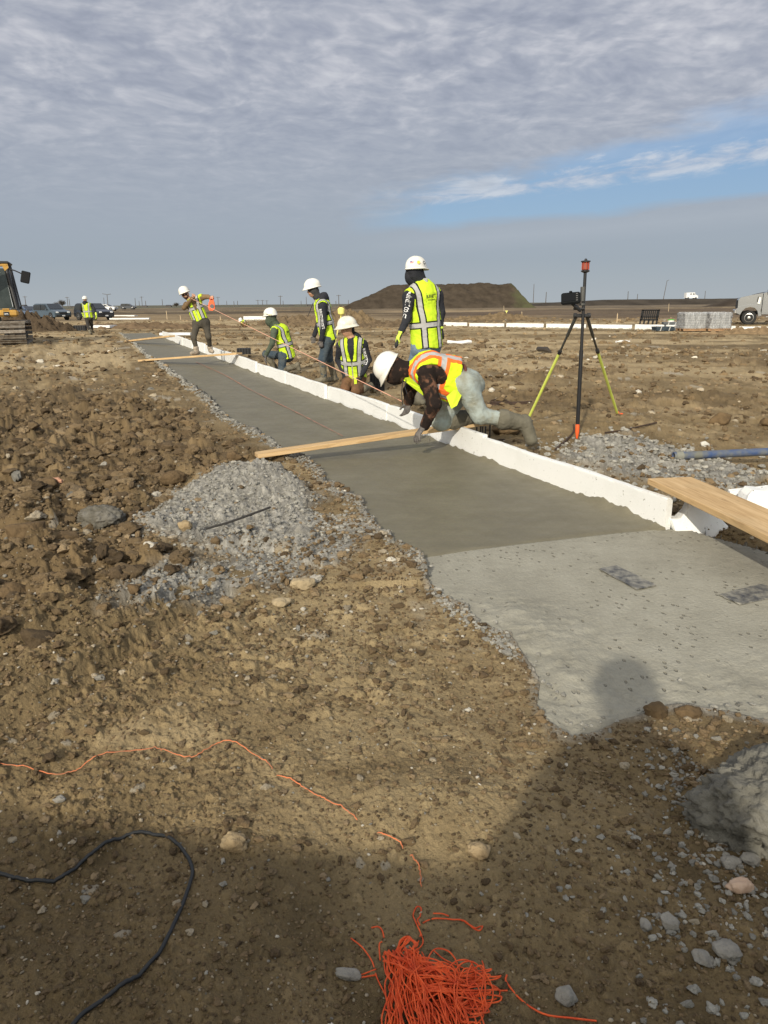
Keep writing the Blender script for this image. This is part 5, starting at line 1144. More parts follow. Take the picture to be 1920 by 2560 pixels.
# ------------------------------------------------------------------ lines, cords, bars, pipe
def smooth_path(pts, n=12):
    pts = [Vector(p) for p in pts]; out = []; P_ = [pts[0] * 2 - pts[1]] + pts + [pts[-1] * 2 - pts[-2]]
    for i in range(1, len(P_) - 2):
        a, b, c, d = P_[i - 1:i + 3]
        for k in range(n):
            t = k / n; out.append(.5 * ((2 * b) + (c - a) * t + (2 * a - 5 * b + 4 * c - d) * t * t + (3 * b - a - 3 * c + d) * t ** 3))
    out.append(pts[-1]); return out
def lines():
    PK = mat('pink_string', (.80, .42, .30), .8); ORG = mat('orange_twine', (.90, .14, .035), .6, 0, .35, .4, 900, .18, 30, (.62, .07, .02))
    a = P(478, 746, G(480, 890, .2).y - .25); b = P(1004, 1003, 7.3); m = MB(); m.tube([a, b], .0042, 6); a0 = P(540, 762, G(480, 890, .2).y - .24)
    o = m.build('taut_string', PK); tag(o, 'taut pink string line running from the reel down to the bent worker', 'string')
    # snapped chalk line on the wet surface, a pigment film
    pts = [G(490, 906, .004), G(560, 938, .004), G(625, 975, .004), G(740, 1032, .004), G(800, 1063, .004), G(858, 1093, .004)]; m = MB(); pth = smooth_path(pts, 10); vs = []; fs = []
    for i, p in enumerate(pth):
        d = (pth[min(i + 1, len(pth) - 1)] - pth[max(0, i - 1)]).normalized(); n_ = Vector((d.y, -d.x, 0)); w = .010 * (1 - .6 * i / len(pth)) * (1 + .4 * math.sin(i * 1.7)); z = .016
        vs += [Vector((p.x, p.y, z)) - n_ * w, Vector((p.x, p.y, z)) + n_ * w]
    fs = [(2 * i, 2 * i + 1, 2 * i + 3, 2 * i + 2) for i in range(len(pth) - 1)]; m.add(vs, fs); o = m.build('chalk_line', mat('red_chalk', (.50, .20, .14), .9, var=.5, vscale=9, col2=(.24, .17, .12))); tag(o, 'faint red chalk line snapped on the wet concrete beyond the near plank', 'chalk line')
    # orange twine partly buried in the foreground
    dip = {4, 9, 14, 17}
    px = [(0, 1941), (160, 1932), (250, 1905), (395, 1882), None, (410, 1883), (480, 1904), (570, 1866), (670, 1925), None, (700, 1952), (760, 1985), (830, 2025), (882, 2058), None, (955, 2105), (1000, 2125), None, (1030, 2150), (1050, 2178), (1052, 2215)]
    pts = []; prev = None
    for k, p in enumerate(px):
        if p is None: n_ = px[k + 1]; g = (G(*prev) + G(*n_)) / 2; pts.append((g, -.035)); continue
        pts.append((G(*p), .004)); prev = p
    path = smooth_path([Vector((g.x, g.y, o_)) for g, o_ in pts], 14); hs = ground_h(np.array([p.x for p in path]), np.array([p.y for p in path]), False); hs = np.convolve(np.pad(hs, 3, 'edge'), np.ones(7) / 7, 'valid')
    rnd = random.Random(3); path = [Vector((p.x + rnd.uniform(-.002, .002), p.y + rnd.uniform(-.002, .002), p.z + .005 + max(float(h), gz(p.x, p.y) if p.z > -.005 else -9) )) for p, h in zip(path, hs)]
    m = MB(); m.tube(path, .0017, 6); o = m.build('orange_twine', mat('dusty_twine', (.80, .24, .10), .8, 0, .2, .4, 900, .4, 20, (.42, .18, .10)), None, True); tag(o, 'loose orange twine running half buried across the foreground soil', 'twine')
    # the tangle
    c = G(1050, 2500); root = empty('twine_tangle', (c.x, c.y, gz(c.x, c.y))); tag(root, 'tangled heap of bright orange twine at the bottom edge', 'twine'); rnd = random.Random(12)
    def strand(ptsz, name='strand', r=.0017):
        pth = smooth_path(ptsz, 7); m.tube([p - root.location for p in pth], r, 5)
    def gp(x, y, z=0): g = G(x, y, .02); return Vector((g.x, g.y, gz(g.x, g.y) + .004 + z))
    m = MB()
    for k in range(70):      # long loops that fan from the neck downwards
        u = rnd.random(); x0 = 1000 + rnd.uniform(-45, 55); pts_ = [gp(x0, 2368 + rnd.uniform(-10, 30), rnd.uniform(0, .02))]
        sp = rnd.uniform(-1, 1); ex = 1090 + sp * 120 + rnd.uniform(-20, 20); n_ = 6
        for i in range(1, n_ + 1):
            t = i / n_; x = x0 + (ex - x0) * (t ** .8) + rnd.uniform(-13, 13) + sp * 20 * math.sin(t * 3); y = 2370 + t * rnd.uniform(225, 300); pts_.append(gp(x, y, .004 + .040 * math.sin(min(1, t * 1.3) * math.pi * .7) * rnd.uniform(.2, 1.0) * (1 - abs(sp) * .5)))
        strand(pts_)
    for k in range(24):      # coils in the middle
        cx = 1085 + rnd.uniform(-75, 110); cy = 2470 + rnd.uniform(-60, 70); rx = rnd.uniform(18, 65); ry = rnd.uniform(20, 60); a0_ = rnd.uniform(0, 6.3); n_ = 9; z0 = rnd.uniform(.008, .042)
        strand([gp(cx + rx * math.cos(a0_ + i * .75) + rnd.uniform(-5, 5), cy + ry * math.sin(a0_ + i * .75) + rnd.uniform(-5, 5), z0 * (.6 + .4 * math.sin(i))) for i in range(n_)])
    for k in range(20):      # strands drawn out to the right
        y = 2420 + rnd.uniform(-15, 80); ex = rnd.uniform(1140, 1260); y2 = 2430 + rnd.uniform(-20, 70); strand([gp(1050 + rnd.uniform(-20, 20), y, .03), gp(1100, y + rnd.uniform(-20, 20), .03), gp(1150 + rnd.uniform(-20, 20), (y + y2) / 2 + rnd.uniform(-15, 15), .015), gp(ex - 15, y2 + rnd.uniform(-9, 9), .006), gp(ex, y2, .003), gp(ex - 20, y2 + 9, .004), gp(1120, y2 + 26, .012)])
    m.build('loop_mass', ORG, root, True)
    m = MB(); strand([gp(*p) for p in ((1052, 2395), (1042, 2360), (1058, 2325), (1040, 2285), (1033, 2262), (1042, 2245), (1053, 2248), (1050, 2268), (1044, 2280), (1050, 2292))])
    strand([gp(*p) for p in ((1058, 2286), (1070, 2275), (1090, 2271), (1130, 2276), (1160, 2284), (1185, 2296), (1200, 2308), (1207, 2300), (1200, 2294), (1190, 2298), (1178, 2290), (1150, 2277))]); strand([gp(*p) for p in ((1083, 2258), (1105, 2258), (1122, 2267))]); strand([gp(*p) for p in ((928, 2298), (945, 2293), (955, 2303), (960, 2320))])
    strand([gp(*p) for p in ((877, 2314), (905, 2345), (930, 2382), (942, 2420), (968, 2470), (985, 2530), (990, 2580))]); strand([gp(*p) for p in ((955, 2334), (948, 2340), (950, 2378))]); strand([gp(*p) for p in ((940, 2405), (900, 2409), (894, 2415), (900, 2420), (942, 2412))])
    strand([gp(*p) for p in ((1086, 2352), (1110, 2375), (1150, 2396), (1185, 2413))]); strand([gp(*p) for p in ((1206, 2380), (1212, 2400), (1208, 2415), (1222, 2440), (1245, 2458), (1270, 2462))]); strand([gp(*p) for p in ((1268, 2422), (1265, 2435), (1278, 2458), (1300, 2480), (1330, 2510), (1370, 2528), (1430, 2538), (1492, 2544))], r=.0021)
    strand([gp(*p) for p in ((1100, 2415), (1140, 2402), (1150, 2420), (1180, 2432), (1215, 2420))]); strand([gp(*p) for p in ((1110, 2425), (1170, 2440), (1225, 2443), (1250, 2460), (1240, 2480), (1200, 2492))]); strand([gp(*p) for p in ((990, 2380), (1010, 2350), (1030, 2345), (1045, 2330), (1052, 2310))])
    for k in range(8): strand([gp(985 + rnd.uniform(-12, 10), 2362 + rnd.uniform(-5, 20)), gp(1000 + k * 3, 2335 + rnd.uniform(-6, 6), .008), gp(1022, 2325 + k, .01), gp(1035 + rnd.uniform(0, 12), 2345, .012), gp(1030, 2380, .02)])
    m.build('loose_strand', ORG, root, True)
    # black cable
    pts = [G(*p) for p in ((-120, 2170), (0, 2195), (80, 2209), (150, 2198), (225, 2145), (300, 2103), (370, 2089), (425, 2102), (465, 2140), (482, 2185), (470, 2235), (440, 2310), (400, 2385), (340, 2450), (270, 2503), (190, 2570), (120, 2680))]
    path = smooth_path(pts, 12); m = MB(); zz = [gz(p.x, p.y) for p in path]; zz = [max(zz[max(0, i - 3):i + 4]) * .6 + zz[i] * .4 for i in range(len(zz))]; m.tube([Vector((p.x, p.y, z + .004)) for p, z in zip(path, zz)], .0047, 10); o = m.build('cable', mat('black_rubber', (.02, .022, .024), .55, 0, .45, .2, 200), None, True); tag(o, 'black rubber cable curving across the lower left soil', 'cable')
lines()
RB = mat('rusty_bar', (.10, .062, .042), .8, .3, .3, .8, 220, .4, 30, (.05, .038, .032)); RD = mat('dark_bar', (.045, .042, .040), .75, .2, .3, .8, 220)
def rod(px, r, lbl, mt=RB, lift=.0, name='steel_bar'):
    pts = []
    for p in px: g = G(p[0], p[1], p[2] if len(p) > 2 else 0); pts.append(g if len(p) > 2 else Vector((g.x, g.y, gz(g.x, g.y) + r + lift)))
    m = MB(); m.tube(smooth_path(pts, 5) if len(pts) > 2 else pts, r, 8); o = m.build(name, mt, None, True); tag(o, lbl, 'steel bar'); return o
def bars():
    rod([(1388, 1129), (1412, 1110), (1433, 1088), (1434, 1062, .10)], .012, 'bent steel bar lying on the ground just left of the survey pole point')
    rod([(1512, 1092), (1560, 1084), (1640, 1070)], .010, 'long rusty bar lying behind the gravelly patch right of the survey pole'); rod([(1556, 1080), (1563, 1095), (1566, 1112)], .011, 'short dark bar crossing under the long rusty bar')
    rod([(515, 1322, .145), (580, 1303, .19), (676, 1268, .235)], .007, 'thin steel bar lying on the grey crumb heap', RD)
    rod([(1225, 1106), (1262, 1099)], .008, 'short bar on the ground behind the foam, below the plank end')
    r_ = random.Random(4)
    for i, (x0, y0, x1, y1) in enumerate(((1215, 1008, 1330, 1003), (1220, 1012, 1318, 1012), (1225, 1004, 1290, 1008), (1232, 1014, 1300, 1018), (1250, 996, 1278, 1008), (1228, 1000, 1266, 996))):
        rod([(x0, y0), (x1, y1)], .011, f'rusty bar in the bundle behind the bent worker, {ordinal(i + 1)} of six from the back', RB, .02 * (i % 3)); bpy.context.scene.collection.objects[-1]['group'] = 'rusty bars bundled behind the bent worker'
    for i, (x, yb) in enumerate(((1191, 1098), (1201, 1088), (1206, 1092), (1213, 1098), (1224, 1094))):
        g = G(x, yb); t = P(x - 1, 1066 if i < 4 else 1062, g.y); m = MB(); m.tube([g - Vector((0, 0, .05)), Vector((g.x, g.y, t.z))], .009, 8); o = m.build('steel_dowel', RD, None, True); tag(o, f'upright steel dowel under the near plank end, {ordinal(i + 1)} from the left', 'steel bar', 'upright dowels under the plank end')
    # blue pipe
    g0 = G(1683, 1147, .03); g1 = G(1990, 1133, .06); d = (g1 - g0).normalized(); r = .036; root = empty('blue_pipe', (g0.x, g0.y, gz(g0.x, g0.y) + r)); tag(root, 'long scuffed blue pipe lying on the gravelly ground at the right edge', 'pipe')
    m = MB(); n = 20; o_ = Vector((0, 0, 1)); s_ = d.cross(o_).normalized(); up = s_.cross(d); vs = []; fs = []
    sec = [(0, r * .82), (.0, r * 1.08), (.10, r * 1.08), (.101, r), (2.4, r)]
    for (l, rr) in sec + [(.30, r * .80)]: pass
    prof = [(.35, r * .80), (0, r * .80), (0, r * 1.08), (.10, r * 1.08), (.104, r), (2.6, r)]
    for (l, rr) in prof:
        for k in range(n): a = 2 * math.pi * k / n; vs.append(d * l + (s_ * math.cos(a) + up * math.sin(a)) * rr)
    for i in range(len(prof) - 1):
        for k in range(n): j = (k + 1) % n; fs.append((i * n + k, i * n + j, (i + 1) * n + j, (i + 1) * n + k))
    fs.append(tuple(range(n))); m.add(vs, fs); m.build('pipe_wall', mat('blue_pipe_paint', (.035, .075, .20), .45, 0, .4, .3, 60, .7, 7, (.17, .17, .14)), root, True)
    m = MB(); m.tube([d * .02, d * .085], r * 1.13, 20, cap=False); m.build('socket_end', mat('dusty_socket', (.20, .20, .17), .9, bump=.4), root, True)
bars()
def small_things():
    # steel inserts in the cured slab
    for px, lbl in ((((1498, 1420), (1540, 1412), (1641, 1461), (1592, 1471)), 'scratched dark plate set flush in the cured slab, the left of two'), (((1798, 1484), (1900, 1458), (1985, 1480), (1850, 1508)), 'scratched dark plate set flush in the cured slab at the right edge')):
        q = [G(x, y, .012) for x, y in px]; c = sum(q, Vector()) / 4; m = MB(); vs = []
        for k in range(2):
            for i in range(4):
                for t in np.linspace(0, 1, 6, endpoint=False): p = q[i].lerp(q[(i + 1) % 4], t); vs.append(Vector((p.x - c.x + random.uniform(-.004, .004), p.y - c.y + random.uniform(-.004, .004), (.0 if k == 0 else .006))))
        n = 24; fs = [(i, (i + 1) % n, n + (i + 1) % n, n + i) for i in range(n)] + [tuple(range(n, 2 * n)), tuple(range(n - 1, -1, -1))]; m.add(vs, fs)
        o = m.build('steel_plate', mat('scratched_plate', (.060, .063, .070), .5, .2, .4, .6, 60, 1.0, 20, (.30, .285, .24))); zt = max(float(fbm(np.array([p.x]), np.array([p.y]), 1.1, 93, 3)[0]) * .008 for p in q); o.location = (c.x, c.y, .0035); tag(o, lbl, 'steel plate')
    def rock(px, py, sx, sy, sz, mt, lbl, seed, name='rock', z=0.0, rz=0.0, cat='rock', group=None, sink=.25):
        g = G(px, py, z); rnd = random.Random(seed); import bmesh
        bm = bmesh.new(); bmesh.ops.create_icosphere(bm, subdivisions=4, radius=1.0); co = np.array([v.co[:] for v in bm.verts]); 
        d = noise3(co, 1.4, seed) * .55 + noise3(co, 3.5, seed + 1) * .22 + noise3(co, 8, seed + 2) * .14 + noise3(co, 18, seed + 3) * .08; co = co * (1 + d)[:, None]
        for _ in range(7):
            n_ = np.array([rnd.gauss(0, 1) for _ in range(3)]); n_ /= np.linalg.norm(n_); l = rnd.uniform(.62, .9); dd = co @ n_ - l; co -= np.where(dd > 0, dd, 0)[:, None] * n_ * .85
        for v, c in zip(bm.verts, co * np.array([sx, sy, sz])): v.co = c
        me = bpy.data.meshes.new(name); bm.to_mesh(me); bm.free(); o = link(name, me, mt, None, True); o.location = (g.x, g.y, (gz(g.x, g.y) if z == 0 else z) + sz * (1 - sink * 2)); o.rotation_euler = (0, 0, rz); tag(o, lbl, cat, group); return o
    SAND = mat('sandy_clod', (.37, .285, .17), .95, 0, .15, 1.0, 60, .4, 14, (.24, .175, .10)); GREY = mat('grey_stone', (.31, .295, .262), .9, 0, .2, .9, 90, .5, 16, (.20, .188, .165)); PALE = mat('pale_chalk_clod', (.44, .35, .22), .95, 0, .15, 1, 50, .35, 12); CLAY = mat('clay_clod', (.150, .102, .055), .95, 0, .15, 1, 50, .5, 14, (.095, .065, .036)); PINKS = mat('pink_stone', (.52, .38, .28), .45, 0, .4, .2, 40, .4, 16, (.38, .25, .17))
    rock(587, 2122, .037, .034, .026, SAND, 'fist sized sandy lump alone in the shaded foreground, right of the cable', 1); rock(1198, 2150, .034, .028, .022, SAND, 'sandy lump above the orange tangle on the edge of the shadow', 2)
    rock(758, 1470, .075, .06, .035, PALE, 'flat pale yellow clod on the soil below the grey crumb heap', 3); rock(705, 1515, .05, .045, .02, PALE, 'crumbled pale yellow patch just below the flat pale clod', 33)
    rock(1847, 2240, .030, .024, .020, PINKS, 'smooth pinkish stone near the right edge below the concrete lump', 4); rock(1672, 2332, .027, .022, .018, GREY, 'angular light grey stone in the lower right soil', 5); rock(1612, 2340, .014, .02, .013, GREY, 'narrow grey stone left of the angular one', 6)
    rock(1414, 2505, .024, .024, .016, GREY, 'round bluish grey pebble right of the orange twine end', 7); rock(870, 2432, .028, .017, .013, GREY, 'oblong pale grey stone left of the orange tangle', 8); rock(148, 2008, .020, .014, .010, GREY, 'flat grey pebble at the shadow edge on the left', 9); rock(1815, 2410, .035, .03, .014, GREY, 'flat grey flake half buried at the lower right', 10); rock(1752, 2420, .02, .025, .012, GREY, 'small grey flake beside the larger flake at lower right', 19); rock(1878, 2160, .028, .022, .018, GREY, 'grey angular stone close under the concrete lump', 20); rock(1825, 2165, .03, .022, .015, GREY, 'light grey stone left of the one under the concrete lump', 24)
    rock(1800, 1052, .14, .10, .10, CLAY, 'dark red brown clod alone on the field right of the tripod', 11); rock(1762, 1110, .055, .04, .035, mat('white_rubble', (.60, .58, .52), .8, bump=.8, bscale=40, var=.3), 'crumpled white lump on the soil above the blue pipe', 12); rock(1916, 1055, .08, .07, .06, CLAY, 'brown clod at the right edge behind the white lump', 13)
    rock(1265, 1085, .16, .13, .10, CLAY, 'big brown clod under the raised boot of the bent worker', 14); rock(1640, 1795, .045, .035, .03, CLAY, 'round clay clod on the near edge of the cured slab', 15)
    rock(1722, 1795, .05, .035, .022, CLAY, 'flatter clay clod right of the round one on the slab edge', 16)
    for i, (x, y, s_, l) in enumerate(((165, 1372, .085, 'upright block of clay left of the grey crumb heap'), (75, 1375, .12, 'big dark slab of clay tilted near the left edge'), (335, 1490, .045, 'clay lump below the broken slabs at the left'), (215, 1115, .10, 'squarish clay block in the churned soil at left'), (440, 1215, .11, 'dark clay block touching the top of the grey heap'), (330, 1105, .12, 'broad brown clod upper left of the grey heap'), (585, 1165, .07, 'brown clod between the plank end and the grey heap'), (120, 1230, .12, 'broad clay block near the pinkish pipe scrap'), (40, 1500, .09, 'dark clay block at the left edge'))):
        rock(x, y, s_, s_ * .7, s_ * .62, CLAY, l, 30 + i, rz=i)
    rock(465, 1345, .045, .035, .035, SAND, 'yellow clod resting on the foot of the grey heap', 50)
    # dumped concrete lump at the right edge
    g = G(1925, 2060); import bmesh
    bm = bmesh.new(); bmesh.ops.create_icosphere(bm, subdivisions=6, radius=1.0); co = np.array([v.co[:] for v in bm.verts])
    d = noise3(co, 1.6, 70) * .35 + noise3(co, 4.2, 71) * .16 + noise3(co, 9, 72) * .16 + np.abs(noise3(co, 19, 73)) * .16 + np.abs(noise3(co, 38, 74)) * .11 + noise3(co, 60, 75) * .03; co = co * (1 + d)[:, None] * np.array([.27, .20, .155])
    for v, c in zip(bm.verts, co): v.co = c
    me = bpy.data.meshes.new('concrete_lump'); bm.to_mesh(me); bm.free(); o = link('concrete_lump', me, mat('wet_lump', (.125, .120, .102), .9, 0, .2, 1.0, 70, .55, 14, (.19, .182, .155)), None, True); o.location = (g.x + .06, g.y, .03); tag(o, 'big dumped lump of grey concrete at the right edge of the foreground', 'concrete lump')
    g = G(255, 1305); bm = bmesh.new(); bmesh.ops.create_icosphere(bm, subdivisions=5, radius=1.0); co = np.array([v.co[:] for v in bm.verts]); d = noise3(co, 1.6, 80) * .4 + noise3(co, 4.2, 81) * .2 + noise3(co, 11, 82) * .22 + noise3(co, 24, 83) * .14; co = co * (1 + d)[:, None] * np.array([.15, .12, .085])
    for v, c in zip(bm.verts, co): v.co = c
    me = bpy.data.meshes.new('concrete_lump'); bm.to_mesh(me); bm.free(); o = link('concrete_lump', me, mat('dark_lump', (.095, .086, .066), .9, 0, .2, 1.0, 45, .45, 12, (.17, .16, .14)), None, True); o.location = (g.x, g.y, gz(g.x, g.y) * .5 + .03); tag(o, 'rounded lump of grey concrete at the left foot of the crumb heap', 'concrete lump')
    # scraps
    def scrap(px, py, L, r, mt, lbl, name, cat, rz=0, z=.0):
        g = G(px, py); m = MB(); rnd = random.Random(px); pth = [Vector((-L / 2 + L * i / 7, rnd.uniform(-.3, .3) * r * 3, r + rnd.uniform(0, r))) for i in range(8)]; m.tube(pth, [r * rnd.uniform(.6, 1.5) for _ in pth], 7); o = m.build(name, mt, None, True); o.location = (g.x, g.y, gz(g.x, g.y) + z); o.rotation_euler = (0, 0, rz); tag(o, lbl, cat)
    WP = mat('white_plastic_film', (.70, .70, .70), .4, 0, .5, .5, 30); scrap(1148, 860, .85, .05, WP, 'crumpled white plastic strip on the field behind the bent worker', 'plastic_scrap', 'plastic scrap')
    scrap(1557, 859, .5, .03, WP, 'pale plastic film on the ground right of the tripod leg', 'plastic_scrap', 'plastic scrap'); scrap(138, 1226, .14, .022, mat('pinkish_pipe', (.42, .22, .14), .7, bump=.4), 'short pinkish pipe stub sticking out of the churned soil', 'pipe_stub', 'pipe', -.4, .05)
    scrap(605, 877, .01, .01, RD, 'small dark clod behind the strip', 'clod', 'clod')
    # shovel
    g0 = G(1285, 890); g1 = G(1345, 884); g2 = G(1380, 886); root = empty('shovel', (g0.x, g0.y, 0)); tag(root, 'long handled shovel lying on the field left of the tripod', 'shovel'); m = MB(); zz = gz(g0.x, g0.y) + .05
    m.tube([Vector((0, 0, zz)), Vector((g1.x - g0.x, g1.y - g0.y, zz + .06))], .018, 8); m.build('handle', mat('grey_wood', (.30, .24, .16), .8, var=.3), root, True); m = MB(); a = g1 - g0; b = g2 - g0
    m.tube([Vector((a.x - .05, a.y, zz + .05)), Vector((a.x, a.y, zz + .09)), Vector(((a.x + b.x) / 2, b.y, zz + .10)), Vector((b.x, b.y, zz + .0))], [.03, .07, .075, .01], 10); m.build('blade', mat('shovel_steel', (.07, .06, .05), .6, .4, bump=.4), root, True)
    # dark block by the second plank, knee board, blocks
    BLK = mat('dark_block', (.030, .030, .032), .8, bump=.5)
    for (x, y, w, d_, h, lbl, n_) in ((610, 879, .40, .3, .22, 'black slotted block at the right end of the second plank', 'plastic_block'), (375, 842, .60, .3, .26, 'stack of dark blocks behind the far form boards', 'block_stack'), (201, 820, .7, .4, .35, 'dark grey block left of the walking worker', 'block'), (943, 965, .26, .05, .34, 'dark board standing behind the kneeling worker in brown trousers', 'board')):
        g = G(x, y + 5); m = MB(); m.box((0, 0, h / 2 - .03), (w, d_, h), m=0, bev=.012)
        k = 5
        for i in range(k): m.box((-w / 2 + w * (i + .5) / k, -d_ / 2 - .006, h / 2), (w / k * .35, .014, h * .7), m=1)
        o = m.build(n_, [BLK, mat('block_slot', (.012, .012, .012), .9)]); o.location = (g.x, g.y, gz(g.x, g.y)); o.rotation_euler = (0, 0, random.uniform(-.2, .2)); tag(o, lbl, 'block')
small_things()

# ------------------------------------------------------------------ earth heaps and hills
def heap(name, cx, cy, rx, ry, h, col, lbl, cat=None, kind=None, seed=1, flat=0.0, n=120, rough=.12, z0=-.1, green=False, cl=.5, power=1.0, skew=None):
    t = np.linspace(-1.15, 1.15, n); X, Y = np.meshgrid(t, t, indexing='ij'); x = X.ravel(); y = Y.ravel(); r = (np.abs(x) ** (2 + flat * 2) + np.abs(y) ** 2.2) ** .5
    w = fbm(x, y, 2.0, seed, 3) * .18; q = np.clip((1 - r - w) / (1 - flat * .75), 0, 1)
    if skew: q = np.clip(np.minimum.reduce([(x + 1 + w * .3) / skew[0], (1 - x + w * .3) / skew[1], (1 - np.abs(y)) / .5]), 0, 1); q = q * (.93 + .07 * sstep(-1, .2, x))
    z = q ** power * h
    rad = fbm(np.arctan2(y, x) * 5, r * .6, 1.0, seed + 2, 4) * q * (1 - q * .6) * 4
    z += rad * rough * h * .8 + fbm(x, y, 9, seed + 4, 4) * rough * h * (.25 + q) * (z > 0)
    if cl: z += np.abs(fbm(x * rx, y * ry, 1.7, seed + 20, 4, .6)) * .42 * h * (q > .02) - .08 * h * (q > .02)
    if cl: a, _ = stones(x * rx, y * ry, cl, cl * .2, cl * .6, seed + 9, .8, .8); z += a * (q > .02)
    i = (np.arange(n - 1)[:, None] * n + np.arange(n - 1)[None, :]).ravel(); me = np_mesh(name, np.stack([x * rx, y * ry, z + z0 - .3 * (q <= 0)], 1), np.stack([i, i + n, i + n + 1, i + 1], 1))
    m = mat(name + '_soil_%d' % seed, col, .95, 0, .1, 1.0, 1.2 / max(rx, 1) * 6, .5, 3.0 / max(1, rx) * 4, tuple(c * .6 for c in col))
    if green:
        nt = m.node_tree; b = nt.nodes['Principled BSDF']; tc = N(nt, 'ShaderNodeTexCoord'); s = N(nt, 'ShaderNodeSeparateXYZ'); nt.links.new(tc.outputs['Object'], s.inputs[0]); old = b.inputs['Base Color'].links[0].from_socket
        f = mathn(nt, 'MULTIPLY', mathn(nt, 'SUBTRACT', mathn(nt, 'ADD', s.outputs[0], mathn(nt, 'MULTIPLY', noise(nt, tc.outputs['Object'], .25, 5, .6), 12)), rx * .80 + 4), .25, clamp=True); nt.links.new(mixc(nt, mathn(nt, 'MULTIPLY', f, .6), old, (.085, .095, .042)), b.inputs['Base Color'])
    o = link(name, me, m, None, True); o.location = (cx, cy, 0)
    if kind: tag(o, kind=kind)
    else: tag(o, lbl, cat)
    return o
def far_ground():
    c = P(1082, 768, 235); heap('spoil_hill', c.x, c.y, 28, 24, 7.0, (.070, .055, .040), None, kind='structure', seed=3, flat=.9, n=240, rough=.09, z0=-.6, green=True, cl=0, skew=(.50, .20))
    c = P(2060, 745, 190); heap('spoil_hill_right', c.x + 21, c.y, 48, 30, 5.2, (.070, .055, .042), None, kind='structure', seed=6, flat=.5, n=180, rough=.04, z0=-.2, cl=0)
    c = P(1790, 750, 345); heap('far_ridge', c.x, c.y, 105, 34, 2.9, (.070, .058, .045), None, kind='structure', seed=26, flat=.9, n=160, rough=.03, z0=-.5, cl=0, skew=(.55, .4))
    c = P(860, 806, G(860, 812).y); heap('dirt_pile', c.x, c.y, 2.6, 1.8, 1.15, (.20, .145, .085), 'lumpy earth pile in the field between the black hooded workers', 'dirt pile', seed=8, n=140, rough=.22, z0=-.08, cl=.5)
    c = G(770, 812); heap('dirt_pile', c.x, c.y + 2, 4.2, 1.4, .65, (.17, .125, .078), 'long low earth pile behind the kneeling olive hooded worker', 'dirt pile', seed=15, n=140, rough=.22, z0=-.08, cl=.5)
    c = G(975, 818); heap('dirt_pile', c.x, c.y + 1, 3.6, 1.1, .40, (.15, .11, .07), 'low dark earth pile behind the worker in profile and the tall worker', 'dirt pile', seed=18, n=120, rough=.22, z0=-.08, cl=.4)
    c = G(90, 826); heap('dirt_pile', c.x - .6, c.y, 3.4, 1.5, 1.15, (.085, .062, .041), 'dark brown earth pile behind the excavator track', 'dirt pile', seed=10, n=160, rough=.2, z0=-.1, cl=.6)
    c = G(1240, 800); heap('dirt_pile', c.x, c.y, 5.0, 1.4, .55, (.20, .145, .085), 'low sandy bank behind the far foam row', 'dirt pile', seed=12, n=100, rough=.25, z0=-.1, cl=.5)
    c = G(290, 824); heap('dirt_pile', c.x, c.y + 4, 7.5, 1.2, .32, (.17, .12, .075), 'low clods of earth past the far end of the strip', 'dirt pile', seed=14, n=120, rough=.3, z0=-.08, cl=.35)
    c = G(1900, 833); heap('dirt_pile', c.x, c.y, 3.5, .6, .25, (.24, .17, .10), 'small row of clods in front of the pickup truck wheel', 'dirt pile', seed=17, n=100, rough=.3, z0=-.05, cl=.3)
    # poles
    PW = mat('pole_timber', (.11, .10, .095), .9); r_ = random.Random(9); items = [(6, 640, 1), (64, 740, 1), (169, 742, 1), (174, 747, 0), (260, 744, 0), (269, 736, 2), (338, 745, 0), (348, 752, 0), (355, 741, 1), (364, 752, 0), (406, 748, 0), (545, 742, 1), (567, 752, 0), (585, 753, 0), (594, 752, 0), (645, 750, 1), (656, 750, 1), (667, 751, 1), (701, 739, 1), (708, 752, 0), (753, 752, 0), (766, 742, 0), (847, 737, 1), (840, 752, 0), (871, 750, 0), (1333, 710, 0), (1364, 730, 0), (1569, 728, 0), (1592, 735, 0), (1656, 702, 3), (1761, 727, 0)]
    for k, (x, yt, arm) in enumerate(items):
        D = 420 + (k * 37) % 160; b_ = P(x, 757, D); t = P(x, yt, D); hgt = max(2, t.z); m = MB(); lean = (x % 3 - 1) * .02 * hgt
        if x == 1656: lean = hgt * .12
        m.tube([(0, 0, -1), (lean, 0, hgt)], [.26, .17], 6)
        if arm == 1: m.box((lean * .93, 0, hgt * .93), (2.6, .2, .22)); 
        if arm == 2: m.tube([(lean, 0, hgt - .1), (-2.5, 0, hgt + .4)], .14, 5); m.tube([(lean, 0, hgt - .1), (2.5, 0, hgt + .2)], .14, 5)
        if arm == 3: m.tube([(lean, 0, hgt), (lean + 1.4, 0, hgt + .5)], .14, 5)
        o = m.build('utility_pole', PW); o.location = (b_.x, D, 0); tag(o, f'thin dark utility pole on the horizon, {ordinal(k + 1)} from the left', 'utility pole', 'utility poles along the horizon')
    # houses, barns, sheds on the skyline
    def house(x, wpx, hpx, rpx, D, wall, roof, lbl):
        k = D / 1849; w, h, rh = wpx * k, hpx * k + 1, rpx * k; c = P(x, 760, D); root = empty('farmhouse', (c.x, D, -1.0)); tag(root, lbl, 'house'); m = MB(); m.box((0, 0, h / 2), (w, w * .6, h)); m.build('wall', wall, root)
        m = MB(); m.prism([(-w * .54, h), (w * .54, h), (w * .26, h + rh), (-w * .30, h + rh)], -w * .34, w * .34); m.build('roof', roof, root)
        for s in (-.3, 0, .28): m = MB(); m.box((w * s, -w * .31, h * .6), (w * .12, .1, h * .3)); m.build('window', M_DARKPL, root)
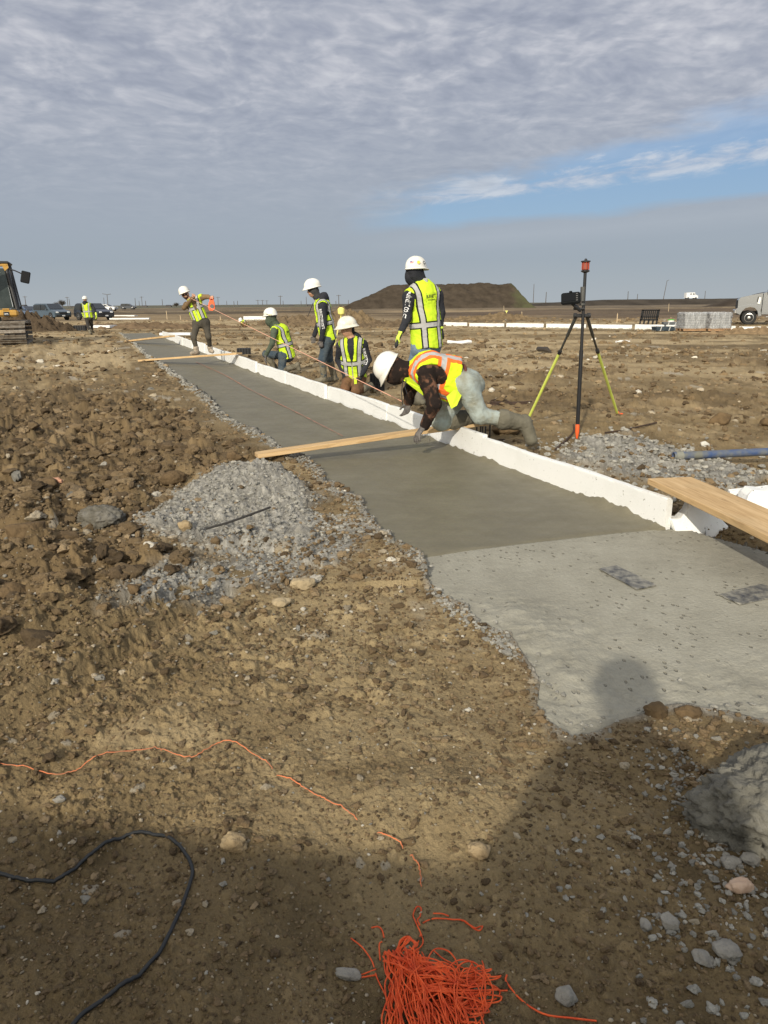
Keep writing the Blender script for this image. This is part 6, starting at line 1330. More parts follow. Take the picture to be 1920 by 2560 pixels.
    RF = mat('slate_roof', (.07, .07, .075), .9); WL = mat('pale_siding', (.30, .29, .27), .9); WL2 = mat('brown_siding', (.12, .10, .085), .9)
    house(265, 20, 4, 4, 520, WL, RF, 'pale house with a dark hipped roof on the skyline behind the dark car'); house(421, 14, 2, 3, 560, WL2, RF, 'small dark barn on the skyline left of the worker with the reel'); house(56, 24, 3, 8, 330, WL2, RF, 'dark roofed shed just right of the excavator cab'); house(100, 16, 3, 2.5, 560, WL, RF, 'low pale farmhouse on the skyline above the grey blue car'); house(362, 12, 2, 2, 600, WL2, RF, 'low shed on the skyline at the foot of the poles'); house(312, 22, 1.5, 1.5, 600, WL2, RF, 'long low shed on the skyline right of the pale house'); house(80, 12, 2, 1.5, 600, WL2, RF, 'tiny low building on the skyline right of the dark roofed shed')
    house(728, 12, 1.5, 2.5, 560, WL2, RF, 'dark low roof on the skyline left of the worker in profile'); house(772, 9, 1.5, 2.5, 560, WL2, RF, 'dark low roof on the skyline behind the worker in profile'); house(190, 26, 2, 1, 640, WL2, RF, 'long low building on the skyline right of the round bare tree')
    # bare trees
    def tree(x, h, wd, D, lbl):
        c = P(x, 760, D); root = empty('bare_tree', (c.x, D, 0)); tag(root, lbl, 'tree'); rnd = random.Random(int(x)); m = MB(); m.tube([(0, 0, 0), (.1, 0, h * .3), (0, 0, h * .45)], [.35, .26, .2], 7); m.build('trunk', PW, root, True); m = MB()
        for i in range(70):
            a = rnd.uniform(0, 6.28); e = rnd.uniform(.1, 1.3); L = rnd.uniform(.5, 1.0); d = Vector((math.cos(a) * math.cos(e) * wd, math.sin(a) * math.cos(e) * wd, math.sin(e) * h * .62)) * L; s = Vector((0, 0, h * rnd.uniform(.25, .45))); k1 = s + d * .5 + Vector((rnd.uniform(-.4, .4), 0, .3)); m.tube([s, k1, s + d], [.11, .07, .035], 4)
            for _ in range(5): m.tube([k1, k1 + d * .4 + Vector((rnd.uniform(-1, 1), rnd.uniform(-1, 1), rnd.uniform(-.3, 1)))], [.05, .025], 3)
        m.build('crown', mat('twigs', (.10, .085, .07), .95), root)
    tree(155, 5.4, 3.4, 520, 'round bare tree on the skyline behind the grey blue car'); tree(141, 3.4, 2.4, 520, 'smaller bare tree left of the round one on the skyline'); tree(440, 2.4, 2.6, 520, 'scrubby bare tree on the skyline behind the worker with the reel')
    # low hedge and berm lines
    m = MB(); 
far_ground()

# ------------------------------------------------------------------ vehicles
TYRE = mat('tyre_rubber', (.02, .02, .02), .85, bump=.4, bscale=60); RIM = mat('bright_rim', (.55, .55, .55), .28, .9); GLASS = mat('tinted_glass', (.025, .03, .035), .08, 0, .8); LAMP = mat('headlamp', (.75, .76, .74), .15, 0, .8); DKTRIM = mat('black_trim', (.02, .02, .021), .6)
def wheel(parent, c, r, w, side, holes=6):
    m = MB(); prof = [(r * .6, -w / 2), (r * .92, -w / 2), (r, -w * .36), (r, w * .36), (r * .92, w / 2), (r * .6, w / 2)]; m.lathe(prof, c, (0, 1, 0), 28); wh = m.build('wheel', TYRE, parent, True)
    m = MB(); y = side * w / 2; c2 = Vector(c) + Vector((0, y, 0)); s = side; m.lathe([(r * .60, -.02 * s), (r * .62, .012 * s), (r * .56, .018 * s), (r * .52, -.05 * s), (r * .22, -.02 * s), (r * .20, .02 * s), (.01, .03 * s)], c2, (0, 1, 0), 24); m.build('rim', RIM, wh, True)
    m = MB()
    for i in range(holes): a = i * 2 * math.pi / holes; m.lathe([(r * .085, -.03 * s), (r * .085, -.012 * s)], c2 + Vector((math.cos(a) * r * .38, s * .005, math.sin(a) * r * .38)), (0, 1, 0), 8)
    m.build('rim_hole', DKTRIM, wh); return wh
def suv(px, py, D, rz, paint, lbl, L=4.6, W=1.85, H=1.72, sedan=False, pickup=False, z=0.0, cat='car'):
    c = P(px, py, D) if D else G(px, py); root = empty('parked_car', (c.x, c.y, z), rz); tag(root, lbl, cat)
    h = H; prof = [(-L / 2, .55), (-L / 2 + .04, 1.0), (-L / 2 + .28, h - .06), (-L / 2 + .6, h), (.35, h - .02), (1.15, 1.10), (L / 2 - .30, .98), (L / 2 - .03, .86), (L / 2, .50), (L / 2 - .05, .32), (-L / 2 + .05, .34)]
    if sedan: prof = [(-L / 2, .50), (-L / 2 + .03, .95), (-L / 2 + .7, 1.02), (-L / 2 + 1.2, h), (.25, h), (1.0, 1.0), (L / 2 - .3, .86), (L / 2, .70), (L / 2, .32), (-L / 2 + .05, .3)]
    m = MB(); lay = [(-1, .86), (-.93, .97), (-.80, 1.0), (.80, 1.0), (.93, .97), (1, .86)]; n = len(prof); vs = []; fs = []
    for (t, k) in lay:
        for (x, zz) in prof:
            tum = 1 - max(0, zz - 1.0) * .22; vs.append((x * (1 - (1 - k) * .10), t * W / 2 * tum, zz if abs(t) < 1 else zz - (zz - .7) * .05))
    for i in range(len(lay) - 1):
        for k in range(n): j = (k + 1) % n; fs.append((i * n + k, i * n + j, (i + 1) * n + j, (i + 1) * n + k))
    fs.append(tuple(range(n))); fs.append(tuple(range(len(lay) * n - 1, (len(lay) - 1) * n - 1, -1))); m.add(vs, fs); m.build('body', paint, root, True)
    for s in (-1, 1):
        for wx in (-L / 2 + .85, L / 2 - .9): wheel(root, Vector((wx, s * (W / 2 - .10), .36)), .36, .24, s); m = MB(); m.lathe([(.43, 0), (.43, .012)], (wx, s * (W / 2 + .002) - (.006 if s > 0 else .006), .40), (0, 1, 0), 20); m.build('wheel_arch', DKTRIM, root)
        yy = s * (W / 2 * (1 - .2 * .22) + .006); pn = ([(-L / 2 + .32, 1.05), (-L / 2 + .42, h - .16), (-.42, h - .10), (-.42, 1.05)], [(-.34, 1.05), (-.34, h - .10), (.28, h - .12), (.95, 1.07)]) if not sedan else ([(-L / 2 + .9, 1.0), (-L / 2 + 1.3, h - .10), (-.3, h - .09), (-.3, 1.0)], [(-.22, 1.0), (-.22, h - .09), (.22, h - .10), (.85, 1.0)])
        for pnl in pn: m = MB(); m.prism(pnl, yy - .06, yy, inset=.02); w = m.build('side_window', GLASS, root)
        m = MB(); m.box((.80, s * (W / 2 + .09), 1.10), (.12, .20, .14), bev=.03); m.build('door_mirror', paint, root)
        m = MB(); m.box((L / 2 - .10, s * (W / 2 - .30), .80), (.18, .36, .16), bev=.04); m.build('headlight', LAMP, root)
    m = MB(); a0, a1 = ((.40, h - .07), (1.12, 1.13)) if not sedan else ((.30, h - .05), (.98, 1.03)); vs = [(a0[0], -.62, a0[1]), (a0[0], .62, a0[1]), (a1[0], .74, a1[1]), (a1[0], -.74, a1[1])]; m.add([(x + .03, y, z_ + .03) for x, y, z_ in vs] + [(x - .02, y, z_ - .02) for x, y, z_ in vs], [(0, 1, 2, 3), (7, 6, 5, 4), (0, 4, 5, 1), (1, 5, 6, 2), (2, 6, 7, 3), (3, 7, 4, 0)]); m.build('windscreen', GLASS, root)
    m = MB(); m.box((L / 2 - .02, 0, .72), (.08, .85, .20), bev=.02); m.build('grille', DKTRIM, root); m = MB(); m.box((L / 2 + .01, 0, .45), (.10, W * .86, .18), bev=.04); m.build('bumper', DKTRIM, root); m = MB(); m.box((L / 2 + .065, 0, .47), (.015, .32, .12)); m.build('number_plate', mat('plate_white', (.6, .6, .6), .5), root)
    return root
PB = mat('grey_blue_paint', (.075, .105, .13), .25, .3, .6, coat=.5); PK_ = mat('dark_navy_paint', (.020, .024, .034), .22, .3, .6, coat=.6); PL = mat('blue_paint', (.10, .14, .22), .25, .3, .6, coat=.5); PW_ = mat('white_paint', (.75, .75, .74), .3, 0, .5)
def vehicles():
    suv(131, 797, 82, R(-38), PB, 'grey blue off road car parked behind the dark earth pile', z=-.05); suv(236, 797, 80, R(-38), PK_, 'dark car parked behind the walking worker', z=-.05); suv(68, 795, 86, R(-20), PL, 'blue saloon car parked left of the grey blue one', sedan=True, H=1.45, z=-.05)
    suv(268, 773, 175, R(-10), PW_, 'small white car far away in front of the pale house', sedan=True, H=1.45, z=.2); suv(321, 768, 240, R(0), PK_, 'dark vehicle far away on the horizon between the poles', z=.2)
    # unseen vehicle added behind the camera to shade the foreground
    suv(0, 0, 0, 0, PK_, 'large dark vehicle added unseen behind the camera to shade the foreground', L=5.4, W=2.0, H=1.92); r = [o for o in COL.objects if o.name.startswith('parked_car')][-1]
    for o in COL.objects:
        if o.get('label') == 'large dark vehicle added unseen behind the camera to shade the foreground': o.location = (-.75, -2.75, 0); o.rotation_euler = (0, 0, R(-10))
    # far van
    c = P(1727, 746.5, 330); root = empty('white_van', (c.x, c.y, c.z - .25), R(6)); tag(root, 'white service van driving along the right hand horizon', 'van'); m = MB(); m.prism([(-2.6, .5), (-2.6, 2.7), (1.1, 2.75), (1.7, 1.7), (2.6, 1.45), (2.7, .5)], -1, 1); m.build('body', PW_, root)
    for x in (-.6, .5, 1.15): m = MB(); m.box((x, -1.01, 2.1), (.6 if x < 1 else .35, .03, .55)); m.build('window', GLASS, root)
    for x in (-1.7, 1.7):
        for s in (-1, 1): wheel(root, Vector((x, s * .92, .42)), .42, .24, s)
    # silver medium duty truck at the right edge, nose to the left
    g = G(1870, 812); sv = mat('silver_paint', (.27, .28, .29), .3, .55, .5, coat=.4, var=.12, vscale=1.5); root = empty('silver_truck', (g.x, g.y, 0), R(-22)); tag(root, 'silver grey heavy pickup truck at the right edge, nose pointing left', 'truck')
    body = [(-.60, .62), (-.68, 1.05), (-.70, 1.50), (-.55, 1.64), (.10, 1.78), (.60, 1.86), (.62, .62), (.50, .55), (.46, .78), (.28, .98), (0, 1.05), (-.28, .98), (-.46, .78), (-.50, .60)]
    def shell(prof, y0, y1, name, mt, inset=.0, par=root):
        m = MB(); m.prism(prof, y0, y1); return m.build(name, mt, par)
    shell([(-.60, .62), (-.69, 1.05), (-.70, 1.46), (-.58, 1.62), (.10, 1.77), (.62, 1.86), (.62, .95), (.50, .60), (.44, .85), (.26, 1.02), (0, 1.08), (-.26, 1.02), (-.44, .85), (-.50, .62)], -.03, 2.05, 'hood', sv)
    shell([(-.74, .70), (-.78, .92), (-.66, 1.06), (-.34, 1.13), (0, 1.19), (.34, 1.14), (.56, .95), (.66, .55), (.50, .50), (.42, .82), (.25, 1.00), (0, 1.06), (-.25, 1.00), (-.42, .82), (-.52, .60)], -.14, -.02, 'fender_flare', sv)
    cab = shell([(.66, .62), (.66, 1.84), (.98, 1.98), (1.28, 2.58), (1.50, 2.66), (3.0, 2.66), (3.2, 1.9), (3.2, .62)], .0, 2.02, 'cab', sv)
    m = MB(); m.prism([(1.12, 1.98), (1.42, 2.54), (2.05, 2.56), (2.05, 1.96)], -.012, .02); m.build('side_window', GLASS, root); m = MB(); m.prism([(2.15, 1.96), (2.15, 2.56), (2.9, 2.52), (2.95, 1.96)], -.012, .02); m.build('side_window', GLASS, root)
    vs = [(.98, .16, 2.02), (.98, 1.86, 2.02), (1.27, 1.76, 2.56), (1.27, .26, 2.56)]; m = MB(); m.add([(x - .02, y, z) for x, y, z in vs] + [(x + .03, y, z) for x, y, z in vs], [(0, 1, 2, 3), (7, 6, 5, 4), (0, 4, 5, 1), (1, 5, 6, 2), (2, 6, 7, 3), (3, 7, 4, 0)]); m.build('windscreen', GLASS, root)
    m = MB(); m.prism([(.36, 1.26), (.42, 1.62), (.54, 1.60), (.52, 1.22)], -.06, .0); m.build('marker_light', LAMP, root); m = MB(); m.prism([(.33, 1.40), (.36, 1.66), (.42, 1.64), (.38, 1.30)], -.07, .0); m.build('light_bezel', DKTRIM, root)
    m = MB(); m.box((-.70, 1.0, 1.22), (.08, 1.7, .5), bev=.03); m.build('grille', DKTRIM, root); m = MB(); m.box((-.76, 1.0, .78), (.22, 2.1, .26), bev=.05); m.build('bumper', RIM, root)
    m = MB(); m.box((.93, -.30, 2.14), (.14, .22, .42), bev=.04); m.tube([(1.02, 0, 2.0), (.93, -.25, 2.02)], .025, 6); m.build('door_mirror', DKTRIM, root); m = MB(); m.prism([(.74, .70), (.74, 1.86), (1.95, 1.90), (1.95, .70)], -.012, .0); d = m.build('door', sv, root); m = MB(); m.box((1.75, -.03, 1.60), (.20, .03, .05), bev=.01); m.build('handle', DKTRIM, d)
    m = MB(); m.box((2.0, -.10, .48), (2.2, .26, .06), bev=.015); m.build('side_step', RIM, root); m = MB(); m.box((1.9, 1.0, .70), (5.2, 1.2, .20)); m.build('chassis', DKTRIM, root)
    v, f = text_mesh('5500', .13); m = MB(); m.add([(p[0] + 1.25, -.016, p[1] + 1.16) for p in v], f); m.build('door_badge', DKTRIM, d)
    for x in (0, 3.9):
        for s in (-1, 1): wheel(root, Vector((x, 1.0 + s * .93, .42)), .42, .27, s, 8)
    m = MB(); m.box((4.3, 1.0, 1.15), (2.2, 2.1, .9), bev=.03); m.build('service_body', PW_, root)
vehicles()

def excavator():
    g = G(34, 863); s = 1.0; root = empty('excavator', (g.x, g.y, 0), R(21)); tag(root, 'yellow tracked excavator at the left edge, cab facing us beside an earth pile', 'excavator')
    YE = mat('machine_yellow', (.50, .28, .05), .55, 0, .4, .1, 20, .35, 3, (.36, .22, .07)); DK = mat('machine_dark', (.028, .028, .03), .5, bump=.2); ST = mat('worn_steel', (.27, .24, .20), .5, .5, .5, .6, 30, .5, 6, (.13, .10, .075)); CG = mat('cab_glass', (.045, .055, .052), .28, 0, .3, var=.5, vscale=2.2, col2=(.02, .028, .026))
    def track(xc):
        tr = empty('track', (0, 0, 0)); tr.parent = root; Wd = .93; r = .40; Lh = 3.0; per = []; n = 46
        def loop(t):
            tot = 2 * Lh + 2 * math.pi * r; d = (t % 1) * tot
            if d < Lh: return (d, 2 * r + .02, 0)
            d -= Lh
            if d < math.pi * r: a = d / r; return (Lh + math.sin(a) * r, r + math.cos(a) * r + .02, a)
            d -= math.pi * r
            if d < Lh: return (Lh - d, .02, math.pi)
            d -= Lh; a = d / r; return (-math.sin(a) * r, r - math.cos(a) * r + .02, math.pi + a)
        m = MB()
        for i in range(n):
            y, z, a = loop(i / n); rot = Matrix.Rotation(-a, 3, 'X'); c = Vector((xc, y + .42, z)); m.box(c, (Wd, .135, .03), rot, m=0, bev=.004); m.box(c + rot @ Vector((0, -.05, .028)), (Wd * .98, .022, .045), rot, m=0, bev=.003); m.box(c + rot @ Vector((0, .03, .018)), (Wd * .96, .014, .02), rot, m=0); m.box(c + rot @ Vector((0, 0, -.04)), (.18, .15, .05), rot, m=0)
        m.build('shoes', ST, tr); m = MB(); m.box((xc, Lh / 2 + .42, r + .02), (Wd * .5, Lh + .3, .42), bev=.08)
        for y in np.linspace(.42, Lh + .42, 7): m.tube([(xc - .3, y, .28), (xc + .3, y, .28)], .13, 14)
        m.build('track_frame', DK, tr, False); return tr
    track(0.0); track(-2.45)
    m = MB(); m.box((-1.22, 1.9, .62), (1.6, 1.5, .45), bev=.06); m.tube([(-1.22, 1.9, .8), (-1.22, 1.9, 1.02)], .75, 24); m.build('undercarriage', DK, root)
    m = MB(); m.box((-1.35, 2.6, 1.16), (2.45, 3.4, .22), bev=.06); m.build('house_floor', YE, root, False)
    m = MB(); m.box((-.42, .72, 1.16), (1.36, .16, .26), bev=.07); fb = m.build('front_panel', YE, root)
    m = MB(); m.box((-.15, .63, 1.14), (.20, .012, .16), bev=.004); lg = m.build('emblem', DK, fb); m = MB()
    dp = [(-.07, -.035), (-.055, .0), (-.05, .04), (-.035, .0), (0, .005), (.03, .015), (.05, .0), (.075, -.03), (.04, -.018), (.0, -.02), (-.03, -.022)]; m.prism(dp, .618, .626, O=(-.15, 0, 1.145)); m.build('emblem_figure', PW_, lg)
    m = MB(); m.box((-.15, .70, 1.31), (.24, .10, .05), bev=.01); m.build('cab_catch', YE, root)
    m = MB(); m.box((-1.75, 3.9, 1.65), (2.0, 1.2, .9), bev=.12); m.build('counterweight', YE, root); m = MB(); m.box((-1.9, 2.4, 1.6), (1.2, 2.2, .8), bev=.08); m.build('engine_cover', YE, root)
    # cab
    z0, z1 = 1.30, 3.02; 
    def post(a, b, r=.045, mt=DK): m = MB(); m.tube([a, b], r, 8); return m.build('cab_post', mt, root, True)
    post((.24, .72, z0), (.02, .95, z1 - .08), .065); post((-.98, .72, z0), (-.90, .95, z1 - .08), .06); post((.26, 2.3, z0), (.06, 2.2, z1), .05); post((-.98, 2.3, z0), (-.9, 2.2, z1), .05); post((.30, .80, z0), (.14, 1.02, z1 - .02), .035); post((.10, .74, z0 + .1), (-.02, .90, z1 - .5), .018, RIM)
    m = MB(); m.add([(-.93, .72, z0 + .06), (.13, .72, z0 + .06), (-.04, .92, z1 - .22), (-.88, .92, z1 - .22)] + [(-.93, .75, z0 + .06), (.13, .75, z0 + .06), (-.04, .95, z1 - .22), (-.88, .95, z1 - .22)], [(0, 1, 2, 3), (7, 6, 5, 4), (0, 4, 5, 1), (1, 5, 6, 2), (2, 6, 7, 3), (3, 7, 4, 0)]); ws = m.build('windscreen', CG, root)
    v, f = text_mesh('WHCL', .13); m = MB(); m.add([(p[0] - .36, .905 - .03 , p[1] + z1 - .34) for p in v], f); m.build('glass_lettering', mat('dull_print', (.14, .17, .16), .6), ws)
    m = MB(); m.add([(.27, .80, z0 + .1), (.27, 2.2, z0 + .1), (.08, 2.1, z1 - .2), (.10, 1.05, z1 - .2)] + [(.25, .80, z0 + .1), (.25, 2.2, z0 + .1), (.06, 2.1, z1 - .2), (.08, 1.05, z1 - .2)], [(0, 1, 2, 3), (7, 6, 5, 4), (0, 4, 5, 1), (1, 5, 6, 2), (2, 6, 7, 3), (3, 7, 4, 0)]); m.build('side_glass', CG, root)
    m = MB(); m.box((-.42, 1.58, z1 - .02), (1.16, 1.5, .12), bev=.05); m.build('roof', DK, root); m = MB(); m.box((-.42, .90, z1 - .11), (1.04, .10, .10), bev=.03); m.prism([(-.02, -.22), (.12, -.10), (.10, .04), (-.12, .04)], .86, .97, O=(.0, 0, z1 - .10)); m.build('roof_trim', YE, root); m = MB(); m.box((-.30, 1.3, z1 + .06), (.22, .2, .05), bev=.02); m.build('roof_vent', DK, root)
    m = MB(); m.box((-.42, 1.9, z0 + .55), (.55, .2, 1.0), bev=.08); m.box((-.42, 1.6, z0 + .2), (.55, .6, .2), bev=.06); m.build('seat', DK, root); m = MB(); m.box((-.45, 2.28, z0 + .8), (1.1, .05, 1.5)); m.build('cab_rear_wall', DK, root)
    m = MB(); m.box((.66, .86, z1 - .54), (.32, .07, .44), Matrix.Rotation(R(14), 3, 'Y'), bev=.05); mr = m.build('mirror', mat('mirror_back', (.012, .013, .015), .7, 0, .2), root); m = MB(); m.tube([(.06, .95, z1 - .22), (.32, .90, z1 - .30), (.60, .86, z1 - .44)], .024, 6); m.build('mirror_arm', DK, mr)
    m = MB(); 
    for a, b, r in (((-1.35, .9, 1.4), (-1.35, -.9, 3.6), .20), ((-1.35, -.9, 3.6), (-1.35, -3.0, 3.1), .17), ((-1.35, -3.0, 3.1), (-1.35, -2.8, .9), .14)): m.tube([a, b], r, 4)
    m.build('boom', YE, root); m = MB(); m.box((-1.35, -2.6, .6), (.9, .6, .7), bev=.15); m.build('bucket', ST, root)
excavator()

# ------------------------------------------------------------------ goods beside the truck
def goods():
    BG = mat('wrapped_grey_bags', (.20, .20, .205), .35, 0, .5, .5, 8, .5, 5, (.10, .10, .105)); PLW = mat('pallet_wood', (.36, .22, .12), .85, var=.3)
    FILM = bpy.data.materials.new('stretch_film'); FILM.use_nodes = True; nt = FILM.node_tree; b = nt.nodes['Principled BSDF']; tc = N(nt, 'ShaderNodeTexCoord'); mp = N(nt, 'ShaderNodeMapping'); mp.inputs['Scale'].default_value = (2.2, 2.2, .35); mp.inputs['Rotation'].default_value = (0, .12, 0); nt.links.new(tc.outputs['Object'], mp.inputs[0]); nz = noise(nt, mp.outputs[0], 5, 5, .7, 1.5); b.inputs['Base Color'].default_value = (.75, .77, .78, 1); b.inputs['Roughness'].default_value = .25
    nt.links.new(mathn(nt, 'ADD', .22, mathn(nt, 'MULTIPLY', mathn(nt, 'SUBTRACT', nz, .50), 2.2, clamp=True), clamp=True), b.inputs['Alpha'])
    for k, (x0, x1, lbl) in enumerate(((1706, 1768, 'left shrink wrapped pallet of grey bags beside the truck'), (1768, 1830, 'right shrink wrapped pallet of grey bags beside the truck'))):
        a, b_ = G(x0, 828), G(x1, 828); w = (b_ - a).length; c = (a + b_) / 2; root = empty('wrapped_pallet', (c.x, c.y + .5, 0), R(2)); tag(root, lbl, 'pallet'); m = MB()
        for i in range(7): m.box((-w / 2 + w * (i + .5) / 7, 0, .12), (w / 9, 1.0, .022))
        for y in (-.42, 0, .42): m.box((0, y, .06), (w * .98, .10, .10))
        m.build('pallet', PLW, root); rnd = random.Random(k)
        for r in range(6):
            m = MB()
            for q in range(2): m.box((-w / 4 + q * w / 2 + rnd.uniform(-.02, .02), rnd.uniform(-.03, .03), .20 + r * .118), (w / 2 - .006, .92, .117), bev=.022)
            m.build('bag_layer', BG, root, True)
        m = MB(); n = 40; vs = []; fs = []; hs = [.12, .3, .5, .7, .86, .90]
        for i, z in enumerate(hs):
            for q in range(n):
                t = 2 * math.pi * q / n; cx = abs(math.cos(t)) ** .25 * (1 if math.cos(t) > 0 else -1); cy = abs(math.sin(t)) ** .25 * (1 if math.sin(t) > 0 else -1); sc = (1.0 if i < 5 else .92) + rnd.uniform(-.012, .012); vs.append((cx * w / 2 * sc * 1.01, cy * .50 * sc, z + (rnd.uniform(-.01, .01))))
        for i in range(5):
            for q in range(n): j = (q + 1) % n; fs.append((i * n + q, i * n + j, (i + 1) * n + j, (i + 1) * n + q))
        fs.append(tuple(range(5 * n, 6 * n))); m.add(vs, fs); m.build('stretch_film', FILM, root, True)
    # upright black plastic pallet
    a, b_ = G(1595, 821), G(1641, 821); w = (b_ - a).length; c = (a + b_) / 2; root = empty('plastic_pallet', (c.x, c.y, 0)); tag(root, 'black plastic pallet leaning upright beside the wrapped pallets', 'pallet'); m = MB(); H = P(1620, 774, c.y).z; sh = Matrix(((1, 0, .12), (0, 1, 0), (0, 0, 1)))
    def bx(x, z, sx, sz, m_): m_.box((x, 0, z), (sx, .10, sz), m=0)
    for x in (-w / 2 + .03, w / 2 - .03): bx(x, H / 2, .06, H, m)
    for z in (.04, H * .45, H - .03, H * .62): bx(0, z, w, .06, m)
    m.v = [tuple(sh @ Vector(p)) for p in m.v]; m.build('rim_frame', DKTRIM, root); m = MB()
    for i in range(1, 9): bx(-w / 2 + w * i / 9, H * .73, .025, H * .54, m)
    for z in np.linspace(H * .5, H * .95, 6): bx(0, float(z), w, .022, m)
    for x in (-w / 4, 0, w / 4): bx(x, H * .24, .07, H * .42, m)
    m.v = [tuple(sh @ Vector(p)) for p in m.v]; m.build('grid', DKTRIM, root)
    # strapped bundle
    for i, (x, y, L, h, cc, lbl) in enumerate(((1662, 827, .95, .20, (.04, .06, .08), 'low strapped bundle of dark panels beside the leaning black pallet'), (1680, 824, .75, .38, (.11, .12, .13), 'grey strapped bundle touching the wrapped pallets'))):
        g = G(x, y); root = empty('strapped_bundle', (g.x, g.y + .3, 0), R(5 - i * 14)); tag(root, lbl, 'bundle')
        for q in range(3): m = MB(); m.box((random.uniform(-.05, .05), 0, h * (q + .5) / 3), (L, .6, h / 3.2), bev=.01); m.build('panel', mat('bundle_%d' % i, cc, .6, var=.4), root)
        for s in (-.25, .22): m = MB(); m.box((s * L, -.31, h / 2), (.04, .01, h * 1.05), Matrix.Rotation(.3, 3, 'Y')); m.box((s * L, 0, h + .006), (.04, .62, .008)); m.build('strap', mat('strap_grey', (.45, .45, .44), .5), root)
    g = G(1697, 822); root = empty('bucket', (g.x, g.y + 1.2, 0)); tag(root, 'white bucket with a green lid behind the strapped bundles', 'bucket'); m = MB(); m.lathe([(.15, 0), (.17, .42)], (0, 0, 0), (0, 0, 1), 20); m.build('pail', PW_, root, True); m = MB(); m.lathe([(.18, .42), (.18, .46), (.1, .47)], (0, 0, 0), (0, 0, 1), 20); m.build('lid', mat('green_lid', (.10, .42, .05), .5), root, True)
    g = G(1265, 797); root = empty('marker_flag', (g.x, g.y, 0)); tag(root, 'small yellow marker flag behind the far foam row', 'flag'); m = MB(); m.tube([(0, 0, 0), (0, 0, .7)], .012, 5); m.build('wire', DKTRIM, root); m = MB(); m.prism([(-.10, .72), (.14, .72), (.02, .48)], -.01, .01); m.build('flag_cloth', mat('flag_yellow', (.75, .72, .2), .7), root)
    g = P(853, 788, 26); m = MB(); m.lathe([(.05, 0), (.11, .05), (.12, .20), (.05, .26)], (0, 0, 0), (0, 0, 1), 14); m.tube([(0, 0, 0), (-.25, 0, -1.0)], .02, 6); o = m.build('marker_post', mat('flag_yellow', (.75, .72, .2), .7)); o.location = (g.x, g.y, g.z); tag(o, 'yellow capped marker post just above the scuffed hard hat', 'marker post')
    g = G(1090, 868); m = MB(); m.lathe([(.03, 0), (.035, .02), (.035, .15), (.015, .19), (.015, .22)], (0, 0, 0), (0, 0, 1), 12); o = m.build('bottle', mat('blue_bottle', (.12, .14, .32), .3), None, True); o.location = (g.x, g.y, gz(g.x, g.y)); tag(o, 'small blue bottle standing on the field right of the tall worker', 'bottle')
goods()

